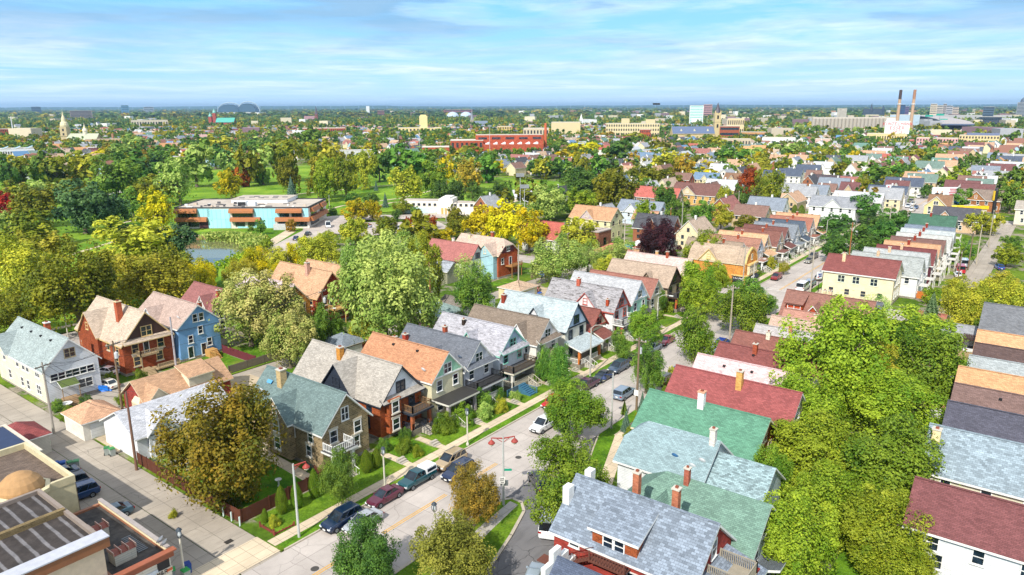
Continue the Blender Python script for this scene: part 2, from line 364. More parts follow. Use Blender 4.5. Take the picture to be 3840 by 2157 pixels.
def crown_pts(n, shape, nc, seed):
    g = np.random.default_rng(seed)
    if shape == 'c':      # conifer: whorled tiers
        z = 1-g.random(n)**.62*2; tier = np.floor((z+1)*7)/7-1; f = (z-tier)*7; R = (1-z)/2*(.72+.38*(1-f)); a = g.random(n)*6.283
        arm = np.cos(a*7+tier*9)*.5+.5; rr = R*(.35+.65*g.random(n)**.4)*(.72+.28*arm)
        P = np.stack([np.cos(a)*rr, np.sin(a)*rr, z-rr*.12], 1); N = np.stack([np.cos(a)*.6, np.sin(a)*.6, np.ones(n)], 1)+g.normal(size=(n, 3))*.4
        return P, N, .5*arm+.5*g.random(n)
    if shape == 'k':      # columnar evergreen
        z = g.random(n)*2-1; R = np.clip(1-((z+.45)/1.45)**2, .02, 1)**.7; R = np.where(z < -.45, np.sqrt(np.clip((z+1.05)/.6, .05, 1)), R); a = g.random(n)*6.283
        rr = R*(.75+.25*g.random(n))*(1+.1*np.sin(a*5+z*6)); P = np.stack([np.cos(a)*rr, np.sin(a)*rr, z], 1); N = P*[1, 1, .3]+[0, 0, .4]+g.normal(size=(n, 3))*.35
        return P, N, g.random(n)
    # broadleaf: a few boughs, each a bunch of clumps, leaves on the clumps
    nb = {'r': 17, 'o': 13, 'b': 10}[shape]; B = g.normal(size=(nb, 3)); B[:, 2] = np.abs(B[:, 2])*1.1-.55; B /= np.linalg.norm(B, axis=1, keepdims=True); B *= (.5+.22*g.random((nb, 1)))
    if shape == 'o': B[:, :2] *= .8*(1-.35*B[:, 2:3].clip(0, 1))
    bi = g.integers(0, nb, nc); C = g.normal(size=(nc, 3)); C /= np.linalg.norm(C, axis=1, keepdims=True); C = B[bi]+C*(.12+.3*g.random((nc, 1)))
    L = np.linalg.norm(C, axis=1, keepdims=True); C = np.where(L > .9, C/L*.9, C); C[:, 2] = np.maximum(C[:, 2], -.72); cr = .12+.12*g.random(nc)
    ci = g.integers(0, nc, n); D = g.normal(size=(n, 3))+.8*C[ci]+[0, 0, .35]; D /= np.linalg.norm(D, axis=1, keepdims=True)
    P = C[ci]+D*(cr[ci]*(.55+.5*g.random(n)))[:, None]; N = D+g.normal(size=(n, 3))*.45; N[:, 2] += .25
    if shape != 'b': k = n//6; P[:k] = g.normal(size=(k, 3))*.3; N[:k] = P[:k]+[0, 0, .3]
    P[:, 2] -= np.median(P[:, 2])*.5; P[:, :2] /= np.percentile(np.hypot(P[:, 0], P[:, 1]), 95); P[:, 2] /= np.percentile(np.abs(P[:, 2]), 97)
    bt = g.random(nb); ct = g.random(nc); return P, N, .35*bt[bi][ci]+.4*ct[ci]+.25*g.random(n)
CROWN = {}
def crown(shape, lod, var, key):
    k = (shape, lod, var, key)
    if k in CROWN: return CROWN[k]
    if (shape, lod, var) not in CROWN:
        n, s, nc = {0: (30000, .029, 260), 1: (17000, .036, 150), 2: (5200, .064, 80), 3: (750, .165, 26)}[lod]
        if shape == 'b': n = int(n*.3)
        if shape in 'ck': s *= .8
        if shape == 'c': n = int(n*.8); s *= 1.3
        P, N, T = crown_pts(n, shape, nc, 31+var*17+lod); CROWN[(shape, lod, var)] = (leafquads(P, N, s*(.6+.8*rng.random(n))), T)
    V, T = CROWN[(shape, lod, var)]
    me = quads_mesh('crown', V, T, [LEAF[key]]); CROWN[k] = me; return me
TRUNK = {}
def trunk(shape, var):
    if (shape, var) in TRUNK: return TRUNK[(shape, var)]
    r = random.Random(var*7+3); b = MB()     # unit: crown centre at 0,0,0 radius 1; trunk goes down to z=-1.6
    if shape in 'ck': b.tube((0, 0, -1.6), (0, 0, .8), .05, .01, 7)
    else:
        p = Vector((0, 0, -1.6)); q = Vector((r.uniform(-.05, .05), r.uniform(-.05, .05), -.55)); b.tube(p, q, .085, .06, 9); b.tube(p, p+Vector((0, 0, .12)), .12, .085, 9)
        for i in range(7 if shape != 'b' else 14):
            a = i*2.4+r.random(); l = r.uniform(.5, .85); z = r.uniform(-.1, .75); e = Vector((math.cos(a)*l*.8, math.sin(a)*l*.8, z*.9)); m = q.lerp(e, .5)+Vector((0, 0, -.08))
            b.tube(q, m, .045, .03, 6); b.tube(m, e, .03, .012, 5)
            for j in range(2 if shape != 'b' else 6):
                e2 = e+Vector((r.uniform(-.3, .3), r.uniform(-.3, .3), r.uniform(-.05, .3))); s_ = m.lerp(e, r.uniform(.2, .9)); b.tube(s_, e2, .014, .004, 4, caps=False)
    me = b.mesh('trunk', [BARK], uv=False); TRUNK[(shape, var)] = me; return me
FIELD = {}
def tree(x, y, rx, rz, zc, key, shape='r', label=None, cat='tree', name=None, group=None, lod=None):
    d = math.hypot(x-CAM[0], y-CAM[1]); lod = lod if lod is not None else (0 if d < 112 else 1 if d < 215 else 2 if d < 420 else 3)
    if lod == 0 and rx < 2: lod = 1
    var = random.randrange(3 if lod < 2 else 4)
    nm = name or {'c': 'conifer_tree', 'k': 'columnar_evergreen', 'b': 'sparse_tree'}.get(shape, 'leafy_tree')
    o = root(nm, label, cat, (x, y, 0), random.random()*6.28, group)
    zc = max(zc, rz*.95)
    add('crown', crown(shape, lod, var, key), o, (0, 0, zc), 0, (rx, rx, rz))
    t = add('trunk', trunk(shape, var), o, (0, 0, zc), 0, (rx*.85 if shape != 'k' else rx, rx*.85 if shape != 'k' else rx, zc/1.6)); FOOT.append((x, y, rx*.6)); return o
# ------------------------------------------------------------------ vehicles
CARM = {}
def car_parts(kind):
    if kind in CARM: return CARM[kind]
    # stations: x, half width, z low, z belt ; cabin: x, half width base, half width top, z base, z top
    spec = {'sedan': (4.7, .9, [(-2.35, .72, .42, .86), (-2.15, .86, .28, .98), (-1.3, .9, .22, 1.0), (0, .91, .2, .95), (.95, .9, .22, .93), (2.0, .84, .26, .78), (2.32, .68, .36, .62)], [(-1.75, .7, .62, .97), (-1.05, .78, .6, 1.42), (.15, .79, .6, 1.45), (1.05, .76, .6, .93)]),
            'suv': (4.7, .95, [(-2.33, .82, .42, 1.0), (-2.2, .93, .32, 1.1), (-1.2, .95, .27, 1.1), (0, .95, .26, 1.08), (1.1, .94, .28, 1.08), (2.05, .9, .32, .98), (2.33, .76, .42, .8)], [(-2.22, .84, .74, 1.08), (-1.95, .86, .74, 1.66), (.3, .87, .73, 1.73), (1.2, .84, .7, 1.08)]),
            'hatch': (4.1, .87, [(-2.05, .76, .4, .9), (-1.9, .86, .28, 1.0), (-.9, .87, .22, 1.0), (.9, .87, .22, .96), (1.75, .8, .28, .84), (2.0, .68, .38, .66)], [(-1.95, .76, .66, .98), (-1.5, .78, .66, 1.44), (.1, .78, .66, 1.52), (1.15, .76, .62, .96)]),
            'pickup': (5.3, .93, [(-2.65, .84, .5, 1.0), (-2.5, .92, .4, 1.08), (-.9, .93, .36, 1.08), (.9, .93, .36, 1.06), (1.3, .92, .36, 1.04), (2.4, .88, .4, .96), (2.65, .76, .46, .8)], [(-.75, .8, .7, 1.06), (-.55, .82, .7, 1.66), (.6, .82, .7, 1.7), (1.4, .8, .66, 1.04)]),
            'van': (5.4, 1.0, [(-2.7, .95, .4, 1.2), (-2.6, 1.0, .34, 1.3), (0, 1.0, .3, 1.3), (1.7, 1.0, .32, 1.25), (2.5, .92, .36, 1.05), (2.7, .8, .46, .85)], [(-2.66, .96, .88, 1.25), (-2.6, .96, .88, 2.2), (1.0, .96, .88, 2.25), (2.2, .9, .8, 1.2)])}[kind]
    Ln, W, st, cab = spec; b = MB()
    def ring(x, hw, z0, z1): m = (z0+z1)/2; return [(x, -hw*.9, z0), (x, -hw, z0+.16), (x, -hw, m+.05), (x, -hw*.95, z1-.07), (x, -hw*.86, z1), (x, hw*.86, z1), (x, hw*.95, z1-.07), (x, hw, m+.05), (x, hw, z0+.16), (x, hw*.9, z0)]
    rs = [ring(*s) for s in st]; n = 10
    for a, c in zip(rs, rs[1:]):
        for i in range(n): b.poly([a[i], c[i], c[(i+1) % n], a[(i+1) % n]])
    b.poly(rs[0]); b.poly(rs[-1][::-1])
    c0, c1, c2, c3 = cab; g = MB()
    def cr(x, hw, z): return [(x, -hw, z), (x, hw, z)]
    base = [(c0[0], c0[1], c0[3]-.04), (c3[0], c3[1], c3[3]-.04)]; top = [(c1[0], c1[2], c1[3]), (c2[0], c2[2], c2[3])]
    B0, B1, T0, T1 = cr(*base[0]), cr(*base[1]), cr(*top[0]), cr(*top[1])
    g.poly([B0[1], B0[0], T0[0], T0[1]]); g.poly([B1[0], B1[1], T1[1], T1[0]])
    for i in (0, 1): g.poly([B0[i], B1[i], T1[i], T0[i]][::1 if i == 0 else -1])
    # painted roof and pillars
    x0, x1, hw, z0, z1 = c1[0]-.04, c2[0]+.04, c1[2]+.02, c1[3], c2[3]
    b.poly([(x0, -hw, z0+.01), (x1, -hw, z1+.01), (x1, hw, z1+.01), (x0, hw, z0+.01)]); b.poly([(x0+.2, -hw+.12, z0+.06), (x1-.2, -hw+.12, z1+.06), (x1-.2, hw-.12, z1+.06), (x0+.2, hw-.12, z0+.06)])
    o = [(x0, -hw, z0+.01), (x1, -hw, z1+.01), (x1, hw, z1+.01), (x0, hw, z0+.01)]; t = [(x0+.2, -hw+.12, z0+.06), (x1-.2, -hw+.12, z1+.06), (x1-.2, hw-.12, z1+.06), (x0+.2, hw-.12, z0+.06)]
    for i in range(4): b.poly([o[i], o[(i+1) % 4], t[(i+1) % 4], t[i]])
    for i in (0, 1):
        for p, q in ((B0[i], T0[i]), (B1[i], T1[i])): b.tube(p, q, .05, .04, 4)
        for f in ((.38,) if kind in ('sedan', 'hatch', 'pickup') else (.3, .62)):
            p = Vector(B0[i]).lerp(Vector(B1[i]), f+.08); q = Vector(T0[i]).lerp(Vector(T1[i]), f); b.tube(p, q, .045, .04, 4)
        b.box((c3[0]-.25, (c3[1]+.14)*(-1, 1)[i], c3[3]+.06), (.14, .2, .14))
    w = MB(); R = .34 if kind != 'hatch' else .31
    for sg in (1,):
        w.tube((0, -.11, 0), (0, .11, 0), R, R, 14, 0); w.tube((0, -.125, 0), (0, .125, 0), R*.62, R*.62, 10, 1); w.tube((0, -.13, 0), (0, .13, 0), R*.18, R*.18, 6, 0)
    wh = w.mesh('wheel', [paint('17171a', .8), STEEL], uv=False)
    arch = MB()
    hl = MB().box((0, 0, 0), (.14, .34, .16)).mesh('lamp', [paint('e8eef2', .1)], uv=False); tl = MB().box((0, 0, 0), (.1, .3, .18)).mesh('lamp', [paint('a01414', .2)], uv=False)
    bm = MB().box((0, 0, 0), (.1, W*1.5, .16)).mesh('bumper', [DARK], uv=False); pl = MB().box((0, 0, 0), (.04, .4, .16)).mesh('plate', [WHITE], uv=False)
    gr = MB().box((0, 0, 0), (.08, W*.9, .18)).mesh('grille', [DARK], uv=False)
    CARM[kind] = dict(b=b, g=g.mesh('glasshouse', [glass('0f1c26')], uv=False), wh=wh, R=R, hl=hl, tl=tl, bm=bm, pl=pl, gr=gr, L=Ln, W=W, st=st, body={}); return CARM[kind]
def car(x, y, head, kind, col, label, group=None, cat='car', detail=True, cap=None, rails=False):
    k = car_parts(kind)
    if col not in k['body']: k['body'][col] = k['b'].mesh('car_body', [carpaint(col)], uv=False)
    o = root({'pickup': 'pickup_truck', 'van': 'parked_van'}.get(kind, 'parked_car'), label, {'pickup': 'pickup truck', 'van': 'van'}.get(kind, cat), (x, y, 0.01), head, group)
    add('body', k['body'][col], o); add('windows', k['g'], o)
    L = k['L']
    for sx in (L*.31, -L*.3):
        for sy in (-1, 1): add('wheel', k['wh'], o, (sx, sy*(k['W']-.09), k['R']))
    if detail:
        f, r = k['st'][-1], k['st'][0]
        for sy in (-1, 1):
            add('headlight', k['hl'], o, (f[0]-.06, sy*(f[1]-.1), f[3]-.1)); add('tail_light', k['tl'], o, (r[0]-.0, sy*(r[1]-.12), r[3]-.14))
        add('grille', k['gr'], o, (f[0], 0, f[3]-.14)); add('number_plate', k['pl'], o, (f[0]+.05, 0, f[2]+.1)); add('number_plate', k['pl'], o, (r[0]-.03, 0, r[3]-.28)); add('bumper', k['bm'], o, (f[0]-.0, 0, f[2]+.0))
        if rails:
            for sy in (-1, 1): add('roof_rail', MB().box((-.7, sy*.68, 1.79), (1.9, .05, .06)).mesh('roof_rail', [STEEL], uv=False), o)
    if cap:
        b = MB().box((-1.68, 0, 1.4), (1.9, 1.74, .68), top=(.92, .86)); c = add('truck_cap', b.mesh('truck_cap', [paint('eceef0', .3)]), o)
        g = MB()
        for sy in (-1, 1): g.box((-1.68, sy*.82, 1.42), (1.4, .1, .34))
        g.box((-2.6, 0, 1.42), (.1, 1.2, .36)); add('cap_window', g.mesh('cap_window', [glass()], uv=False), c)
    elif kind == 'pickup': add('truck_bed', MB().box((-1.7, 0, 1.1), (1.6, 1.5, .04)).mesh('truck_bed', [DARK], uv=False), o)
    return o
# ------------------------------------------------------------------ street furniture
def harp_lamp(x, y, label, h=4.3):
    o = root('post_lamp', label, 'street lamp', (x, y, 0)); c = paint('cfcabb')
    add('pole', MB().lathe((0, 0, 0), [(.22, 0), (.2, .3), (.11, .5), (.09, h)], 10).mesh('pole', [c], uv=False), o)
    b = MB()
    for i in range(4):
        a = i*math.pi/2+.4; p = [(math.cos(a)*r, math.sin(a)*r, h+z) for r, z in ((.06, 0), (.26, .25), (.27, .6), (.1, .95))]
        for q, r in zip(p, p[1:]): b.tube(q, r, .03, .03, 5)
    b.lathe((0, 0, h), [(.1, .9), (.3, .86), (.2, 1.02), (.05, 1.15)], 10); l = add('lantern_frame', b.mesh('lantern_frame', [paint('3c4650', .4)], uv=False), o)
    add('lantern_globe', MB().lathe((0, 0, h), [(.05, .1), (.18, .35), (.17, .65), (.08, .88)], 10).mesh('globe', [paint('cfd6da', .15)], uv=False), l); return o
def arm_lamp(x, y, label, h=8.2, arms=1, az=0.0, col='9c3c34', signs=None):
    o = root('tall_street_lamp', label, 'street lamp', (x, y, 0)); add('pole', MB().lathe((0, 0, 0), [(.15, 0), (.14, .6), (.1, h)], 10).mesh('pole', [paint('b9bcb8')], uv=False), o)
    for k in range(arms):
        a = az+k*math.pi; d = (math.cos(a), math.sin(a)); b = MB(); z = h-.25
        b.tube((0, 0, z), (d[0]*1.3, d[1]*1.3, z+.15), .09, .07, 6); b.tube((0, 0, z-.5), (d[0]*.7, d[1]*.7, z), .04, .04, 5); b.tube((d[0]*1.3, d[1]*1.3, z+.15), (d[0]*1.3, d[1]*1.3, z-.15), .05, .05, 6)
        m = add('arm', b.mesh('lamp_arm', [paint(col)], uv=False), o)
        add('lamp_head', MB().lathe((d[0]*1.3, d[1]*1.3, z-.55), [(.02, .5), (.15, .4), (.38, .15), (.4, .05)], 12).lathe((d[0]*1.3, d[1]*1.3, z-.55), [(.3, .05), (.24, -.15), (.06, -.3)], 12, 1).mesh('lamp_head', [paint(col), paint('e7dcc0', .2)], uv=False), m)
    return o
def cobra_lamp(x, y, label, h=9., az=-math.pi/2, l=2.4):
    o = root('cobra_street_lamp', label, 'street lamp', (x, y, 0)); add('pole', MB().lathe((0, 0, 0), [(.16, 0), (.1, h)], 8).mesh('pole', [paint('b5b3ab')], uv=False), o)
    c, s = math.cos(az), math.sin(az); b = MB(); P = [(0, 0, h-.1), (c*l*.3, s*l*.3, h+.55), (c*l*.7, s*l*.7, h+.8), (c*l, s*l, h+.8)]
    for p, q in zip(P, P[1:]): b.tube(p, q, .06, .05, 6)
    m = add('arm', b.mesh('lamp_arm', [paint('b5b3ab')], uv=False), o); add('lamp_head', MB().box((c*(l+.3), s*(l+.3), h+.76), (.75, .32, .16), 0, az).mesh('lamp_head', [paint('dcdcd6')], uv=False), m); return o
POLES = {}
def pole(key, x, y, label, h=11., arm=True, az=0.0, trans=False, lamp=None, col='7d6a55'):
    o = root('utility_pole', label, 'utility pole', (x, y, 0)); add('pole', MB().lathe((0, 0, 0), [(.19, 0), (.12, h)], 9).mesh('pole', [paint(col, .9)], uv=False), o)
    c, s = math.cos(az), math.sin(az)
    if arm:
        b = MB().box((0, 0, h-.55), (2.3, .12, .14), 0, az); a = add('crossarm', b.mesh('crossarm', [paint('8f8272', .9)], uv=False), o)
        q = MB()
        for u in (-1.05, -.4, .4, 1.05): q.lathe((u*c, u*s, h-.48), [(.05, 0), (.07, .1), (.04, .22)], 6)
        add('insulators', q.mesh('insulators', [paint('d5d5d0', .2)], uv=False), a)
    if trans: add('transformer', MB().lathe((s*.42, -c*.42, h-2.6), [(.0, 0), (.28, .02), (.28, .85), (.1, .95), (.05, 1.1)], 12).mesh('transformer', [paint('c3c7ca')], uv=False), o)
    if lamp is not None:
        b = MB().tube((0, 0, h*.62), (math.cos(lamp)*2, math.sin(lamp)*2, h*.62+.5), .05, .04, 6); m = add('lamp_arm', b.mesh('lamp_arm', [STEEL], uv=False), o); add('lamp_head', MB().box((math.cos(lamp)*2.2, math.sin(lamp)*2.2, h*.62+.45), (.6, .3, .16), 0, lamp).mesh('lamp_head', [paint('d8d8d2')], uv=False), m)
    POLES[key] = (x, y, h-.35, c, s); return o
def wires(a, b_, label, offs=(-1.05, .4, 1.05), drop=1.0, r=.022, low=True):
    x0, y0, z0, c0, s0 = POLES[a]; x1, y1, z1, c1, s1 = POLES[b_] if isinstance(b_, str) else (*b_, 0, 0); b = MB()
    L = [(u, 0) for u in offs]+([(0, -2.2)] if low else [])
    for u, dz in L:
        p, q = Vector((x0+c0*u, y0+s0*u, z0+dz)), Vector((x1+c1*u, y1+s1*u, z1+dz)); pv = p
        for i in range(1, 9):
            t = i/8; v = p.lerp(q, t); v.z -= drop*4*t*(1-t); b.tube(pv, v, r, r, 4, caps=False); pv = v
    o = add('overhead_wires', b.mesh('overhead_wires', [paint('2a2a2c', .6)], uv=False)); return tag(o, label, 'wires')
def bin_(x, y, lid, label, rz=0.0, body=None):
    o = root('wheeled_bin', label, 'bin', (x, y, 0), rz, 'wheeled bins by the alleys'); add('bin_body', MB().box((0, 0, .5), (.56, .6, .95), top=(1.2, 1.15)).mesh('bin_body', [paint(body or '9aa3a0')]), o)
    add('lid', MB().box((0, 0, 1.03), (.72, .74, .12), top=(.8, .85)).mesh('bin_lid', [paint(lid)]), o)
    for sy in (-.25, .25): add('wheel', MB().tube((.3, sy-.04, .12), (.3, sy+.04, .12), .12, .12, 8).mesh('wheel', [DARK], uv=False), o)
    return o
def fence(label, pts, h=1.6, col='6b3a26', name='wooden_fence', step=.16, open_=False):
    o = root(name, label, 'fence', (pts[0][0], pts[0][1], 0)); b = MB(); x0, y0 = pts[0]; pm = MB().box((0, 0, 0), (.12, .12, h+.12)).mesh('fence_post', [paint(col, .85)])
    for p, q in zip(pts, pts[1:]):
        d = math.hypot(q[0]-p[0], q[1]-p[1]); rz = math.atan2(q[1]-p[1], q[0]-p[0]); n = max(1, int(d/(step if not open_ else .35)))
        for i in range(n):
            t = (i+.5)/n; b.box((p[0]-x0+(q[0]-p[0])*t, p[1]-y0+(q[1]-p[1])*t, h/2+random.uniform(-.02, .02)), ((step*.92 if not open_ else .05), .04, h), 0, rz)
        m = ((p[0]+q[0])/2-x0, (p[1]+q[1])/2-y0)
        for z in (.3, h-.25): b.box((*m, z), (d, .07, .08), 0, rz)
        k = max(1, int(d/2.4))
        for i in range(0 if p == pts[0] else 1, k+1): add('fence_post', pm, o, (p[0]-x0+(q[0]-p[0])*i/k, p[1]-y0+(q[1]-p[1])*i/k, h/2+.05), rz)
    add('fence_boards', b.mesh('fence_boards', [paint(col, .85)]), o); return o
def shrub(x, y, r, key='g', label=None, h=None, name='shrub'):
    h = h or r; o = root(name, label, 'shrub', (x, y, 0), random.random()*6); me = crown('r', 1 if math.hypot(x-CAM[0], y-CAM[1]) < 130 else 2, random.randrange(3), key); add('foliage', me, o, (0, 0, h*.7), 0, (r, r, h)); return o
# ------------------------------------------------------------------ flat sheets of the setting
def sheet(name, pts, z, mat, kind='structure', label=None, cat=None, th=None):
    b = MB()
    if th: b.slab([(p[0], p[1], z) for p in pts], th, 0, 0)
    else: b.poly([(p[0], p[1], z) for p in pts])
    o = add(name, b.mesh(name, [mat])); return tag(o, label, cat, kind=kind)
def rect(x0, y0, x1, y1): return [(x0, y0), (x1, y0), (x1, y1), (x0, y1)]
# ------------------------------------------------------------------ lettering on real boards
FONT = {'K': '10001100101010011000101001001010001', 'U': '10001100011000110001100011000101110', 'N': '10001110011010110101100111000110001', 'Z': '11111000010001000100010001000011111', 'E': '11111100001000011110100001000011111', 'L': '10000100001000010000100001000011111', 'M': '10001110111010110101100011000110001', 'A': '01110100011000111111100011000110001', 'S': '01111100001000001110000010000111110', 'R': '11110100011000111110101001001010001', 'O': '01110100011000110001100011000101110', 'F': '11111100001000011110100001000010000', 'T': '11111001000010000100001000010000100', 'V': '10001100011000110001010100101000100', 'I': '01110001000010000100001000010001110', 'i': '00100000000110000100001000010001110', 'D': '11110100011000110001100011000111110', '&': '01100100101010001000101011001001101', 'Y': '10001100010101000100001000010000100', 'W': '10001100011000110101101011101110001'}
def letters(b, text, x, y, z, h, u, m=0, depth=.06, gap=1.3):
    """block letters starting at (x,y,z top-left), running along unit vector u, in front of a face whose outward normal is u turned -90 deg"""
    c = h/7; rz = math.atan2(u[1], u[0]); cur = 0
    for ch in text:
        if ch != ' ':
            g = FONT[ch]
            for r in range(7):
                s = None
                for q in range(6):
                    on = q < 5 and g[r*5+q] == '1'
                    if on and s is None: s = q
                    if not on and s is not None:
                        xx = cur+(s+q)/2*c; b.box((x+u[0]*xx, y+u[1]*xx, z-(r+.5)*c), ((q-s)*c, depth, c*1.02), m, rz); s = None
        cur += 5*c+gap*c
    return cur
